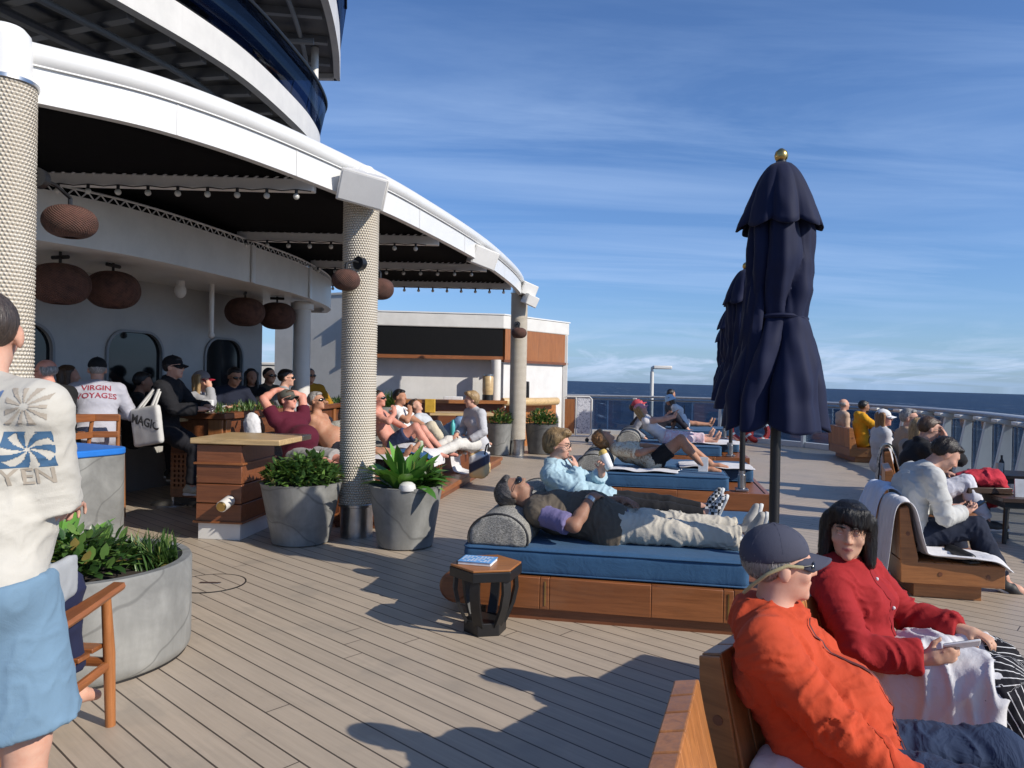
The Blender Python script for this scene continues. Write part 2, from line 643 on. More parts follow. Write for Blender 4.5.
def stripes_mat():
    m = Mat('striped_cotton')
    uv = m.n('UVMap')
    tc = m.n('TexCoord')
    at_ = m.n('Attribute', attribute_name='around')
    s = m.math('FRACT', m.math('MULTIPLY', at_.outputs['Fac'], 1.0))
    st = m.math('LESS_THAN', s, .13)
    nz = m.noise(m.coord(), 6, 3)
    col = m.mix(st, m.ramp(nz, [(.3, (.006, .006, .009)), (.7, (.014, .014, .02))]), (.68, .67, .66))
    m.set(color=col, rough=.85, spec=.25, normal=m.bump(m.noise(m.coord(), 300, 2), .2, .002))
    return m.m


def glass_mat(name, tint, alpha):
    m = Mat(name)
    tr = m.n('BsdfTransparent'); m.put(tr.inputs[0], tint)
    gl = m.n('BsdfGlossy', Roughness=.03); m.put(gl.inputs[0], (.5, .55, .6))
    fr = m.n('Fresnel', IOR=1.5)
    mx = m.n('MixShader')
    m.nt.links.new(m.math('MULTIPLY_ADD', fr.outputs[0], .4, alpha), mx.inputs[0])
    m.nt.links.new(tr.outputs[0], mx.inputs[1]); m.nt.links.new(gl.outputs[0], mx.inputs[2])
    m.nt.links.new(mx.outputs[0], m.out.inputs[0])
    return m.m


def sea_mat():
    m = Mat('sea_water')
    co = m.coord('Object')
    a = m.noise(m.coord('Object', scale=(1, .10, 1)), .03, 8, .62, .5)
    b = m.noise(m.coord('Object', scale=(1, .5, 1)), .25, 5, .6)
    c = m.noise(m.coord('Object', scale=(1, .35, 1)), .0028, 4, .55)
    h = m.math('ADD', m.math('MULTIPLY', a, 6.0), b)
    cap = m.math('MULTIPLY', m.ramp(m.noise(m.coord('Object', scale=(1, .11, 1)), .05, 5, .7), [(.60, 0.0), (.66, 1.0)]),
                 m.ramp(c, [(.38, .15), (.6, 1.0)]))
    col = m.ramp(a, [(.32, (.0008, .004, .017)), (.52, (.003, .011, .038)), (.68, (.012, .034, .085))])
    col = m.mix(m.math('MULTIPLY', m.ramp(c, [(.38, 1.0), (.58, 0.0)]), .65), col, (.004, .015, .045))
    col = m.mix(m.math('MULTIPLY', cap, .55), col, (.6, .66, .72))
    m.set(color=col, rough=.42, spec=.10, normal=m.bump(h, 1.0, 1.6))
    return m.m


M = {}
M['deck'] = deck_mat()
M['white'] = paint('white_paint', (.66, .64, .60), .38)
M['white_rough'] = paint('white_beam_paint', (.68, .68, .67), .3, .05)
M['off_white'] = paint('hut_wall_paint', (.66, .65, .63), .5)
M['grey_wall'] = paint('deckhouse_paint', (.40, .39, .375), .45, .16, 1.5)
M['grey_paint'] = paint('grey_metal_paint', (.24, .245, .255), .5)
M['ceiling'] = paint('dark_ceiling_paint', (.11, .11, .115), .6)
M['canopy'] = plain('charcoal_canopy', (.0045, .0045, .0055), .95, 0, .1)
M['black'] = plain('black_metal', (.012, .012, .013), .42)
M['dark_wood'] = teak('dark_wood', (.06, .035, .022), 'x')
M['steel'] = plain('brushed_steel', (.5, .5, .5), .3, 1.0)
M['brass'] = plain('brass', (.55, .38, .14), .3, 1.0)
M['concrete'] = concrete_mat('grey_concrete', (.235, .235, .222))
M['concrete_dark'] = concrete_mat('dark_concrete', (.12, .12, .115))
M['rope'] = rope_mat()
M['teak_x'] = teak('teak_x', (.30, .115, .038), 'x')
M['teak_y'] = teak('teak_y', (.30, .115, .038), 'y')
M['teak_z'] = teak('teak_z', (.36, .15, .05), 'z')
M['teak_dark'] = teak('teak_dark', (.21, .078, .032), 'x')
M['teak_dark_y'] = teak('teak_dark_y', (.21, .078, .032), 'y')
M['teak_bench'] = teak('teak_bench', (.44, .19, .06), 'x')
M['teak_bench_z'] = teak('teak_bench_z', (.46, .20, .065), 'z')
M['pale_wood'] = teak('pale_butcher_block', (.62, .48, .26), 'x', .35)
M['mattress'] = fabric('blue_mattress_cloth', (.032, .092, .185), 260, .2, .75, .1, .06, .05)
bw = Mat('grey_weave'); bco = bw.coord(); wv = bw.noise(bw.coord(scale=(1, 1, 2.2)), 95, 3, .7)
bw.set(color=bw.mix(.35, bw.ramp(wv, [(.36, (.06, .06, .055)), (.5, (.24, .235, .21)), (.64, (.50, .48, .43))]), (.24, .23, .21)), rough=.9, spec=.2, normal=bw.bump(wv, .8, .004)); M['bolster'] = bw.m
M['piping'] = plain('dark_piping', (.02, .02, .022), .7)
M['navy'] = fabric('navy_canvas', (.0036, .0072, .034), 300, .2, .75, .15, 0, .05)
M['towel'] = fabric('white_terry', (.60, .59, .60), 200, .35, .95, .06, .08)
M['rattan'] = rattan_mat('brown_rattan', (.10, .042, .028))
M['leaf_broad'] = leaf_mat('broad_leaf', (.075, .21, .035), (.19, .42, .07))
M['leaf_bush'] = leaf_mat('bush_leaf', (.04, .095, .025), (.15, .26, .06))
M['leaf_grass'] = leaf_mat('grass_blade', (.05, .11, .03), (.17, .27, .09))
M['soil'] = plain('potting_soil', (.03, .022, .016), .95)
M['glass_rail'] = glass_mat('rail_glass', (.62, .68, .74), .05)
M['glass_dark'] = glass_mat('tinted_balustrade_glass', (.22, .27, .38), .05)
M['glass_window'] = plain('dark_window_glass', (.006, .008, .010), .06, 0, .6)
M['bulb'] = plain('clear_bulb', (.55, .54, .5), .12, 0, .7)
M['sea'] = sea_mat()
M['red_plastic'] = plain('red_lifebuoy', (.5, .03, .02), .4)
M['shutter'] = plain('black_shutter', (.0035, .0035, .004), .6, 0, .2)
M['blue_cushion'] = fabric('bright_blue_vinyl', (.02, .16, .55), 200, .1, .5)
M['paper'] = plain('white_paper', (.7, .7, .7), .6)
M['blue_book'] = plain('book_blue', (.12, .32, .62), .5)
M['lens'] = plain('dark_lens', (.008, .007, .007), .12, 0, .7)
# ----------------------------------------------------------------- ground, sea
RAIL = catmull([(-3.5, 20.9, 0), (0, 21.1, 0), (2.5, 20.8, 0), (5.0, 19.7, 0), (6.7, 18.0, 0), (7.55, 16.2, 0), (7.85, 14.3, 0),
                (7.65, 12.2, 0), (7.15, 10.2, 0), (6.5, 8.0, 0), (6.1, 5.5, 0), (6.0, 2.5, 0), (6.0, -1.5, 0)], 8)
mb = MB()
poly = [(p.x + .35 * (1 if p.x > 0 else 0), p.y + .35) for p in RAIL] + [(6.4, -6), (-16, -6), (-16, 21.3)]
mb.prism(poly, -.5, 0)
deck = mb.build('deck', M['deck'], smooth=0); tag(deck, kind='structure')

sea = MB()
ring = [(0, 0, 0)]
vs = [V((0, 0, 0))]; fs = []
rad = [300, 2000, 12000, 90000]
for r in rad:
    for k in range(48): vs.append(V((r * math.cos(k * math.pi / 24), r * math.sin(k * math.pi / 24), 0)))
for k in range(48): fs.append((0, 1 + k, 1 + (k + 1) % 48))
for i in range(len(rad) - 1):
    for k in range(48):
        a = 1 + i * 48; fs.append((a + k, a + 48 + k, a + 48 + (k + 1) % 48, a + (k + 1) % 48))
sea.add(vs, fs)
so = sea.build('sea', M['sea'], smooth=0); tag(so, kind='structure')
so.location = (0, 0, -26)
so.rotation_euler = (R(.0), R(.70), 0)

# ----------------------------------------------------------------- railing
def sub(path, step):
    out = [path[0].copy()]; acc = 0
    for a, b in zip(path, path[1:]):
        L = (b - a).length; d = step - acc
        while d <= L:
            out.append(a.lerp(b, d / L)); d += step
        acc = (acc + L) % step if True else 0
        acc = L - (d - step) if d - step >= 0 else acc
    return out


def arclen(path, step):
    cum = [0]
    for a, b in zip(path, path[1:]): cum.append(cum[-1] + (b - a).length)
    n = int(cum[-1] / step); out = []
    for i in range(n + 1):
        s_ = i * step
        k = max(j for j in range(len(cum)) if cum[j] <= s_ + 1e-9); k = min(k, len(path) - 2)
        t = (s_ - cum[k]) / (cum[k + 1] - cum[k])
        p = path[k].lerp(path[k + 1], t); d = (path[k + 1] - path[k]).normalized()
        out.append((p, d))
    return out


rail = thing('deck_railing', 'long curved deck railing with broad white cap, tapered brackets and glass panels above the sea', 'railing', (0, 0, 0))
def sweep(path, prof, name, mat, parent, dz=0):
    m_ = MB(); rows = []
    for i, p in enumerate(path):
        d = (path[min(i + 1, len(path) - 1)] - path[max(i - 1, 0)]).normalized()
        nrm = V((d.y, -d.x, 0)).normalized() * -1      # left of travel = outside
        rows.append([p + nrm * a + V((0, 0, b + dz)) for a, b in prof] + [p + nrm * prof[0][0] + V((0, 0, prof[0][1] + dz))])
    m_.grid(rows)
    m_.add(rows[0][:-1], [tuple(range(len(prof)))]); m_.add(rows[-1][:-1], [tuple(range(len(prof) - 1, -1, -1))])
    return m_.build(name, mat, parent)
sweep(RAIL, [(-.12, 1.04), (-.13, 1.08), (-.10, 1.10), (.10, 1.10), (.13, 1.08), (.12, 1.04)], 'cap_rail', plain('grey_cap_rail', (.30, .31, .33), .4), rail)
sweep(RAIL, [(-.03, .96), (-.03, 1.0), (.03, 1.0), (.03, .96)], 'top_channel', M['grey_paint'], rail)
sweep(RAIL, [(-.06, 0), (-.06, .12), (.06, .12), (.06, 0)], 'kerb', M['white'], rail)
sta = arclen(RAIL, .78)
for i, (p, d) in enumerate(sta):
    inn = V((d.y, -d.x, 0))
    a = -inn
    MX = Matrix.Translation(p) @ Matrix(((inn.x, d.x, 0, 0), (inn.y, d.y, 0, 0), (0, 0, 1, 0), (0, 0, 0, 1)))
    b = MB()
    if p.y > 15.4:
        if i % 3: continue
        b.prism([(.0, .0), (.12, .0), (.05, .98), (0, .98)], -.035, .035, 'y', M=MX)
        b.prism([(-.02, .9), (.2, 1.0), (.2, 1.03), (-.02, 1.03)], -.05, .05, 'y', M=MX)
    else:
        b.prism([(.03, .0), (.30, .0), (.12, .98), (.03, .98)], -.035, .035, 'y', M=MX)
        b.prism([(.0, .93), (.26, .99), (.26, 1.035), (0, 1.035)], -.11, .11, 'y', M=MX)
    b.build('bracket', M['white'], rail, smooth=0, bevel=.008)
for i in range(len(sta) - 1):
    (p, d), (q, e) = sta[i], sta[i + 1]
    if p.y < 4: break
    b = MB()
    nn = V((d.y, -d.x, 0)) * -.015
    p2 = p + d * .02; q2 = q - e * .02
    vs = [p2 - nn, q2 - nn, q2 + nn, p2 + nn]
    b.add([v + V((0, 0, .14)) for v in vs] + [v + V((0, 0, .95)) for v in vs],
          [(0, 3, 2, 1), (4, 5, 6, 7), (0, 1, 5, 4), (1, 2, 6, 5), (2, 3, 7, 6), (3, 0, 4, 7)])
    b.build('glass_panel', M['glass_rail'], rail, smooth=0)

# deck floodlight behind the far railing
lp = at(650, 430, 21.6)
t = thing('deck_lamp', 'white lamp post with a flat box head standing at the far railing', 'lamp post', (lp.x, 21.45, 0))
MB().tube([(0, 0, 0), (0, 0, 1.78)], .055, 12).build('post', M['white'], t)
b = MB(); b.tube([(0, 0, 1.78), (0, 0, 1.9), (.12, 0, 1.92)], .045, 10); b.build('neck', M['white'], t)
b = MB(); b.box(.02, -.12, 1.86, .56, .12, 1.96); b.build('lamp_head', M['white'], t, bevel=.025)

# ----------------------------------------------------------------- pergola
PCOL = [(-3.05, 4.42), (-1.44, 6.95), (.12, 14.7)]
BEAM = catmull([(-8.2, 1.2, 0), (-5.3, 2.75, 0), (-3.12, 4.42, 0), (-2.25, 5.28, 0), (-1.46, 7.0, 0), (-.98, 8.5, 0), (-.47, 10.5, 0), (-.12, 12.4, 0), (.08, 13.9, 0), (.15, 15.1, 0)], 14)
perg = thing('pergola', 'curved white pergola with rope wrapped columns and a charcoal shade roof', 'pergola', (0, 0, 0))
b = MB(); b.tube([p + V((0, 0, 3.425)) for p in BEAM], .082, 18); b.build('beam_tube', M['white_rough'], perg)
sweep(BEAM, [(-.035, 3.135), (-.035, 3.365), (.035, 3.365), (.035, 3.135)], 'fascia', M['white_rough'], perg)
sweep(BEAM, [(-.055, 3.352), (-.042, 3.38), (.042, 3.38), (.055, 3.352)], 'weld_strip', M['white_rough'], perg)


for sy in (5.1, 6.1, 8.1, 9.6, 12.0):
    k_ = min(range(1, len(BEAM) - 1), key=lambda i: abs(BEAM[i].y - sy)); p = BEAM[k_]; d = (BEAM[k_ + 1] - BEAM[k_ - 1]).normalized(); nn = V((d.y, -d.x, 0))
    b = MB(); vs = [p + nn * .0355 + d * u + V((0, 0, z)) for u in (-.006, .006) for z in (3.136, 3.35)]; vs2 = [v + nn * .003 for v in vs]
    b.add(vs2, [(0, 2, 3, 1)]); b.build('weld_seam', M['off_white'], perg, smooth=0)


def beam_x(y):
    for a, c in zip(BEAM, BEAM[1:]):
        if a.y <= y <= c.y: return a.x + (c.x - a.x) * (y - a.y) / (c.y - a.y)
    return BEAM[-1].x

OVER = catmull([(-7.0, 2.6, 0), (-5.2, 4.4, 0), (-4.05, 6.28, 0), (-3.6, 7.15, 0), (-3.3, 8.4, 0), (-3.02, 9.9, 0), (-2.97, 11.2, 0), (-3.06, 12.2, 0), (-3.3, 12.95, 0)], 10)
def over_x(y):
    for a, c in zip(OVER, OVER[1:]):
        if a.y <= y <= c.y: return a.x + (c.x - a.x) * (y - a.y) / (c.y - a.y)
    return OVER[-1].x

# canopy sheet between the building and the beam, with shallow sag
rows = []
ys = [1.4 + (13.35 - 1.4) * i / 60 for i in range(61)]
for y in ys:
    xr = beam_x(y) - .03; xl = (over_x(y) - (2.2 if y < 11.5 else .25)) if y > 2.7 else -9.0
    rows.append([V((xl + (xr - xl) * k / 12, y + .45 * k / 12 * (y - 1.4) / 12, 3.225 + .02 * math.sin(y * 2.7) * math.sin(math.pi * k / 12))) for k in range(13)])
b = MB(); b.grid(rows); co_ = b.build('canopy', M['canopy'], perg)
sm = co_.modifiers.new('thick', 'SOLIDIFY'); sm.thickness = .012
CROSS = [(4.1, -5.6), (6.5, -4.0), (8.95, -3.3), (11.05, -3.0), (13.2, -3.3)]
for i, (y, xl) in enumerate(CROSS):
    xr = beam_x(y - .05) - (.06 if y < 7 else .04)
    b = MB(); b.box(xl, -.05, 3.09, xr, .05, 3.195, M=Matrix.Translation((0, y, 0)) @ Matrix.Rotation(R(2.0), 4, 'Z'))
    b.build('cross_beam', M['off_white'], perg, bevel=.01)
    # lacing of the canopy on the beam
    b = MB()
    k = xl + .05
    while k < xr - .1:
        yy = y + k * math.tan(R(2))
        b.tube([(k, yy - .056, 3.185), (k + .05, yy - .03, 3.225)], .008, 5); k += .085
    b.build('lacing', M['towel'], perg)
for (x, y) in PCOL:
    prof = []
    z = .30
    while z < 3.19:
        for q in range(3):
            prof.append((.158 + .010 * math.sin(math.pi * q / 3), z + .023 * q / 3))
        z += .023
    MXc = Matrix.Translation((0, 0, 0))
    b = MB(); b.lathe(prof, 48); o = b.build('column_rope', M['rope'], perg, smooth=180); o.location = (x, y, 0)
    b = MB(); b.lathe([(.15, 0), (.152, .3)], 32); b.lathe([(.166, .285), (.172, .29), (.172, .31), (.166, .315)], 32)
    o = b.build('column_base', M['steel'], perg); o.location = (x, y, 0)
    b = MB(); b.lathe([(.174, 3.19), (.178, 3.195), (.178, 3.215), (.17, 3.22)], 32); o = b.build('collar', M['steel'], perg); o.location = (x, y, 0)
    tz = 3.45 if y < 5 else 3.37
    b = MB(); b.lathe([(.14, 3.2), (.14, tz), (.13, tz + .05), (.10, tz + .085), (.04, tz + .1)], 32); o = b.build('column_cap', M['white_rough'], perg); o.location = (x, y, 0)

# string lights, one string under each cross beam
strs = ['string of clear globe bulbs under the front cross beam of the pergola', 'string of globe bulbs under the second pergola cross beam from the front',
        'string of globe bulbs under the third pergola cross beam', 'string of small globe bulbs along the far edge of the pergola roof']
for i, (y, xl) in enumerate(CROSS[1:]):
    t = thing('string_lights', strs[i], 'string lights', (0, y, 0), R(2), 'string lights under the pergola beams')
    xr = beam_x(y) - .15
    k = xl + .12; pts = []
    while k < xr:
        bb = MB(); bb.ball((k, -.085, 3.03), .027, 12); bl = bb.build('bulb', M['bulb'], t)
        bb = MB(); bb.tube([(k, -.085, 3.052), (k, -.085, 3.09)], .014, 8); bb.build('socket', M['black'], bl)
        pts += [(k, -.085, 3.09), (k + .125, -.08, 3.078)]; k += .25
    bb = MB(); bb.tube(pts, .005, 5); bb.build('wire', M['black'], t)

# white loudspeakers under the beam
def speaker(label, c, rz, tilt, s=1.0):
    t = thing('loudspeaker', label, 'speaker', c, rz, 'white loudspeakers on the pergola beam'); t.rotation_euler = (0, R(13), rz)
    MX = Matrix.Rotation(R(tilt), 4, 'X')
    b = MB(); b.prism([(-.20 * s, -.10 * s), (.20 * s, -.10 * s), (.14 * s, .15 * s), (-.14 * s, .15 * s)], -.13 * s, .13 * s, 'z', M=MX); b.build('cabinet', M['white'], t, bevel=.012)
    b = MB(); b.box(-.18 * s, -.106 * s, -.115 * s, .18 * s, -.1 * s, .115 * s, M=MX); b.build('grille', M['off_white'], t, bevel=.004)
    b = MB(); b.tube([(-.05, .12 * s, .04), (-.12, .3 * s, .1)], .02, 8); b.build('wall_bracket', M['black'], t)
p = at(364, 189, 6.62); speaker('large white loudspeaker at the top of the middle rope column', p, R(8), 18, 1.08)
p = at(482, 257, 10.25); speaker('white loudspeaker under the pergola beam between two rope columns', p, R(35), 15, 1.0)
p = at(527, 289, 14.45); speaker('upper of two white loudspeakers on the far rope column', p, R(40), 15, .95)
p = at(530, 300, 14.4); speaker('lower of two white loudspeakers on the far rope column', p, R(48), 20, .8)

# ----------------------------------------------------------------- deckhouse: overhang, wall, decks above
house = thing('deckhouse', 'pale grey curved ship deckhouse with rounded windows under a white overhang', 'building', (0, 0, 0))
sweep(OVER, [(-.05, 2.6), (-.05, 3.04), (.06, 3.04), (.06, 2.6)], 'overhang_fascia', M['white'], house)
b = MB()
n = len(OVER)
b.add([p + V((0, 0, 2.66)) for p in OVER] + [V((-12, 13.2, 2.66)), V((-12, 2.6, 2.66))], [tuple(range(n + 2))])
b.build('soffit', M['white'], house, smooth=0)
b = MB()
b.add([p + V((0, 0, 3.0)) for p in OVER] + [V((-12, 13.2, 3.0)), V((-12, 2.6, 3.0))], [tuple(range(n + 2))])
b.build('overhang_top', M['white'], house, smooth=0)
b = MB(); b.box(-8, 12.9, 2.6, -3.3, 13.0, 3.04); b.build('overhang_end', M['white'], house, smooth=0)
# small joint straps on the fascia
for y in (8.9, 10.6):
    b = MB(); x = over_x(y); 
    b.box(x + .055, y - .05, 2.6, x + .075, y + .05, 3.05); b.build('joint_strap', M['white_rough'], house, smooth=0)
# wall line with rounded window openings, built as a grid with holes
WA = V((-6.6, 3.99, 0)); WD = V((.345, 1, 0)).normalized(); WN = V((WD.y, -WD.x, 0))
WL = (V((-3.95, 11.67, 0)) - WA).length
def rrect(cx, cz, w, h, r, n=8):
    pts = []
    for (sx, sz, a0) in ((1, 1, 0), (-1, 1, 90), (-1, -1, 180), (1, -1, 270)):
        for k in range(n + 1):
            a = R(a0 + 90 * k / n)
            pts.append((cx + sx * (w / 2 - r) + r * math.cos(a), cz + sz * (h / 2 - r) + r * math.sin(a)))
    return pts
WX = Matrix(((WD.x, WN.x, 0, WA.x), (WD.y, WN.y, 0, WA.y), (0, 0, 1, 0), (0, 0, 0, 1)))
def wall_s(y): return (y - WA.y) / WD.y
wins = [(wall_s(7.83), .86), (wall_s(9.33), .84), (wall_s(10.85), .76)]
b = MB()
edges = [0]
for (c, w) in wins: edges += [c - w / 2 - .12, c + w / 2 + .12]
edges.append(WL)
ZB, ZT = 0, 2.66
for i in range(0, len(edges), 2):
    b.box(edges[i], -.15, ZB, edges[i + 1], 0, ZT, M=WX)
for (c, w) in wins:
    lo, hi = c - w / 2 - .12, c + w / 2 + .12
    cz, h = 1.43, 1.14
    rr = rrect(c, cz, w, h, .26)
    outer = []
    for (x, z) in rr:   # project out to the panel outline
        dx, dz = x - c, z - cz
        k = min((hi - c) / abs(dx) if abs(dx) > 1e-6 else 9e9, ((ZT - cz) / dz if dz > 0 else (ZB - cz) / dz) if abs(dz) > 1e-6 else 9e9)
        outer.append((c + dx * k, cz + dz * k))
    cn = []
    m_ = len(rr)
    vs = [WX @ V((x, 0, z)) for x, z in rr] + [WX @ V((x, 0, z)) for x, z in outer] + [WX @ V((x, -.15, z)) for x, z in rr]
    fs = []
    for i in range(m_):
        j = (i + 1) % m_
        fs.append((i, m_ + i, m_ + j, j)); fs.append((i, j, 2 * m_ + j, 2 * m_ + i))
        # corner fill where the outline turns
        xa, za = outer[i]; xb, zb = outer[j]
        if abs(xa - xb) > 1e-4 and abs(za - zb) > 1e-4:
            corner = WX @ V((hi if xa > c else lo, 0, ZT if za > cz else ZB))
            vs.append(corner); fs.append((m_ + i, len(vs) - 1, m_ + j))
    b.add(vs, fs)
b.build('wall', M['grey_wall'], house, smooth=0)
for (c, w) in wins:
    fr = MB(); o_ = rrect(c, 1.43, w + .06, 1.20, .28); i_ = rrect(c, 1.43, w, 1.14, .26); m_ = len(o_)
    vs = [WX @ V((x, .03, z)) for x, z in o_] + [WX @ V((x, .03, z)) for x, z in i_] + [WX @ V((x, .003, z)) for x, z in o_] + [WX @ V((x, -.02, z)) for x, z in i_]
    fs = [(i, (i + 1) % m_, m_ + (i + 1) % m_, m_ + i) for i in range(m_)] + [(i, 2 * m_ + i, 2 * m_ + (i + 1) % m_, (i + 1) % m_) for i in range(m_)] + [(m_ + i, m_ + (i + 1) % m_, 3 * m_ + (i + 1) % m_, 3 * m_ + i) for i in range(m_)]
    fr.add(vs, fs); wf = fr.build('window', M['grey_paint'], house)
    pn = MB(); g = rrect(c, 1.43, w + .02, 1.16, .27)
    pn.add([WX @ V((x, -.022, z)) for x, z in g], [tuple(range(len(g)))]); pn.build('pane', M['glass_window'], wf, smooth=0)
# end wall closing the deckhouse aft
b = MB(); e = WX @ V((WL, 0, 0)); b.box(-9, e.y - .15, 0, e.x - .06, e.y, 2.6); b.build('end_wall', M['grey_wall'], house, smooth=0)
b = MB(); b.lathe([(.13, 0), (.13, 2.62)], 24, (-3.22, 11.3)); b.lathe([(.17, 2.5), (.17, 2.6)], 24, (-3.22, 11.3)); b.build('support_column', M['white'], house)
b = MB(); b.ball((-4.05, 9.0, 2.5), (.07, .07, .09), 12); b.tube([(-4.05, 9, 2.5), (-4.05, 9, 2.62)], .05, 10); b.build('camera_dome', M['white'], house)
b = MB(); q = at(212, 283, 9.6); b.tube([(q.x, q.y, 2.66), (q.x, q.y, 2.02)], .03, 10); b.ball((q.x, q.y, 2.0), .045, 10); b.build('drain_pipe', M['white'], house)
b = MB()
for k in range(3): b.tube([V((over_x(y_), y_, 3.06)) + V((-.3, 0, .02 * k)) for y_ in (4.6, 6.3, 7.2, 8.4, 9.9, 11.2)], .012, 6)
b.build('cable_run', M['white'], house)
OV = arclen([p for p in OVER if p.y > 3.5], .06)
b = MB()
for k, (p, d) in enumerate(OV[:-1]):
    q_ = OV[k + 1][0]; o1 = V((d.y, -d.x, 0)) * .04
    b.tube([p + o1 + V((0, 0, 3.035 if k % 2 else 3.10)), q_ + o1 + V((0, 0, 3.10 if k % 2 else 3.035))], .007, 5)
b.build('canopy_lacing', M['white_rough'], house)
b = MB(); b.tube([p + V((.04, 0, 3.03)) for p, d in OV], .012, 6); b.tube([p + V((.04, 0, 3.105)) for p, d in OV], .012, 6); b.build('lacing_rail', M['white_rough'], house)

def upper(name, pts, zb, zt, zg, glass_top, ribs, label, out=0.0):
    path = catmull(pts, 10)
    t = thing(name, label, 'ship deck', (0, 0, 0))
    sweep(path, [(-.06, zb), (-.06, zt), (.06, zt), (.06, zb)], 'edge_band', M['white'], t)
    n_ = len(path); lx, ly = path[-1].x, path[-1].y
    far = [V((-16, ly, 0)), V((-16, path[0].y, 0))]
    bb = MB(); bb.add([p + V((0, 0, zb + .1)) for p in path] + [f + V((0, 0, zb + .1)) for f in far], [tuple(range(n_ + 2))])
    bb.build('underside', M['ceiling'], t, smooth=0)
    bb = MB(); bb.add([p + V((0, 0, zt - .03)) for p in path] + [f + V((0, 0, zt - .03)) for f in far], [tuple(range(n_ + 2))])
    bb.build('deck_plate', M['grey_paint'], t, smooth=0)
    bb = MB(); bb.box(-16, ly - .12, zb, lx, ly, zt); bb.build('end_band', M['white'], t, smooth=0)
    # ribs and pipes under the plate
    bb = MB()
    for k in range(3, n_ - 2, ribs):
        p = path[k]
        d = (path[k + 1] - path[k - 1]).normalized(); inn = V((-d.y, d.x, 0))
        a = p + inn * .12; c = p + inn * 4.5
        s_ = d * .05
        z0, z1 = zb - .02, zb + .1
        bb.add([a - s_ + V((0, 0, z0)), a + s_ + V((0, 0, z0)), c + s_ + V((0, 0, z0)), c - s_ + V((0, 0, z0)),
                a - s_ + V((0, 0, z1)), a + s_ + V((0, 0, z1)), c + s_ + V((0, 0, z1)), c - s_ + V((0, 0, z1))],
               [(0, 3, 2, 1), (0, 1, 5, 4), (1, 2, 6, 5), (2, 3, 7, 6), (3, 0, 4, 7)])
    bb.build('rib', M['grey_paint'], t, smooth=0)
    bb = MB()
    for off in (.55, 1.15, 1.9):
        pp = []
        for k in range(1, n_ - 1):
            d = (path[k + 1] - path[k - 1]).normalized(); pp.append(path[k] + V((-d.y, d.x, 0)) * off + V((0, 0, zb - .06)))
        bb.tube(pp, .04 if off < 1 else .06, 8)
    bb.build('pipe', M['grey_paint'], t)
    if glass_top:
        outw = []
        for i in range(n_):
            d = (path[min(i + 1, n_ - 1)] - path[max(i - 1, 0)]).normalized(); outw.append(V((d.y, -d.x, 0)) * .15)
        rows = [[p + o_ * .2 + V((0, 0, zt)), p + o_ + V((0, 0, glass_top))] for p, o_ in zip(path, outw)]
        bb = MB(); bb.grid(rows); g = bb.build('balustrade_glass', M['glass_dark'], t)
        so_ = g.modifiers.new('thick', 'SOLIDIFY'); so_.thickness = .015
        bb = MB(); bb.tube([p + o_ + V((0, 0, glass_top)) for p, o_ in zip(path, outw)], .03, 8); bb.build('handrail', M['black'], t)
        for k in range(2, n_ - 1, 7):
            bb = MB(); bb.tube([path[k] + outw[k] * .1 + V((0, 0, zt)), path[k] + outw[k] * .9 + V((0, 0, glass_top))], .008, 6); bb.build('mullion', M['grey_paint'], t)
    return t, path
up1, path1 = upper('upper_deck', [(-5.4, 4.2, 0), (-4.6, 6.0, 0), (-4.07, 7.36, 0), (-3.68, 8.47, 0), (-3.46, 9.4, 0), (-3.33, 10.7, 0), (-3.3, 11.7, 0), (-3.42, 12.7, 0), (-3.8, 13.6, 0)],
      5.2, 5.56, 0, 6.14, 5, 'curved ship deck above the pergola with white edge band and tinted glass balustrade')
up2, path2 = upper('top_deck', [(-3.5, 6.0, 0), (-3.12, 8.4, 0), (-3.0, 10.4, 0), (-3.07, 11.8, 0), (-3.3, 13.4, 0), (-3.62, 14.9, 0)],
      7.42, 7.95, 0, 8.9, 6, 'highest ship deck at the top left with white edge and dark ceiling')
b = MB(); p = at(315, 50, 13.6); b.tube([(p.x, p.y, 5.5), (p.x, p.y, 7.5)], .07, 12); b.build('support_post', M['white'], up2)
b = MB(); b.box(-9, 9.2, 5.57, -4.9, 9.3, 7.5); b.build('inner_bulkhead', M['grey_wall'], up1, smooth=0)
for k, y in enumerate((9.0, 11.0, 12.6)):
    b = MB(); b.tube([(-6.5, y, 7.3), (-3.35 - .1 * k, y + .3, 7.3)], .06, 8); b.build('ceiling_duct', M['grey_paint'], up2)

# ----------------------------------------------------------------- bar hut at the far end
hut = thing('bar_hut', 'white flat roofed bar hut with black shutter and teak side panel', 'building', (0, 0, 0))
C0, C1, C2 = V((-3.5, 16.12, 0)), V((-.22, 16.55, 0)), V((1.36, 18.6, 0))
def slab(a, c, z0, z1, th, name, mat, parent, off=0.0, trim=0.0):
    d = (c - a).normalized(); nn = V((d.y, -d.x, 0))
    a2 = a + nn * off + d * trim; c2 = c + nn * off - d * trim
    vs = [a2, c2, c2 - nn * th, a2 - nn * th]
    bb = MB(); bb.add([v + V((0, 0, z0)) for v in vs] + [v + V((0, 0, z1)) for v in vs],
                      [(0, 3, 2, 1), (4, 5, 6, 7), (0, 1, 5, 4), (1, 2, 6, 5), (2, 3, 7, 6), (3, 0, 4, 7)])
    return bb.build(name, mat, parent, smooth=0)
roof = [C0, C1, C2, V((-1.9, 20.0, 0))]
cen = sum(roof, V()) / 4
bb = MB(); bb.prism([((p - cen) * 1.025 + cen)[:2] for p in roof], 2.62, 2.92); bb.build('roof', M['white'], hut, bevel=.02, smooth=0)
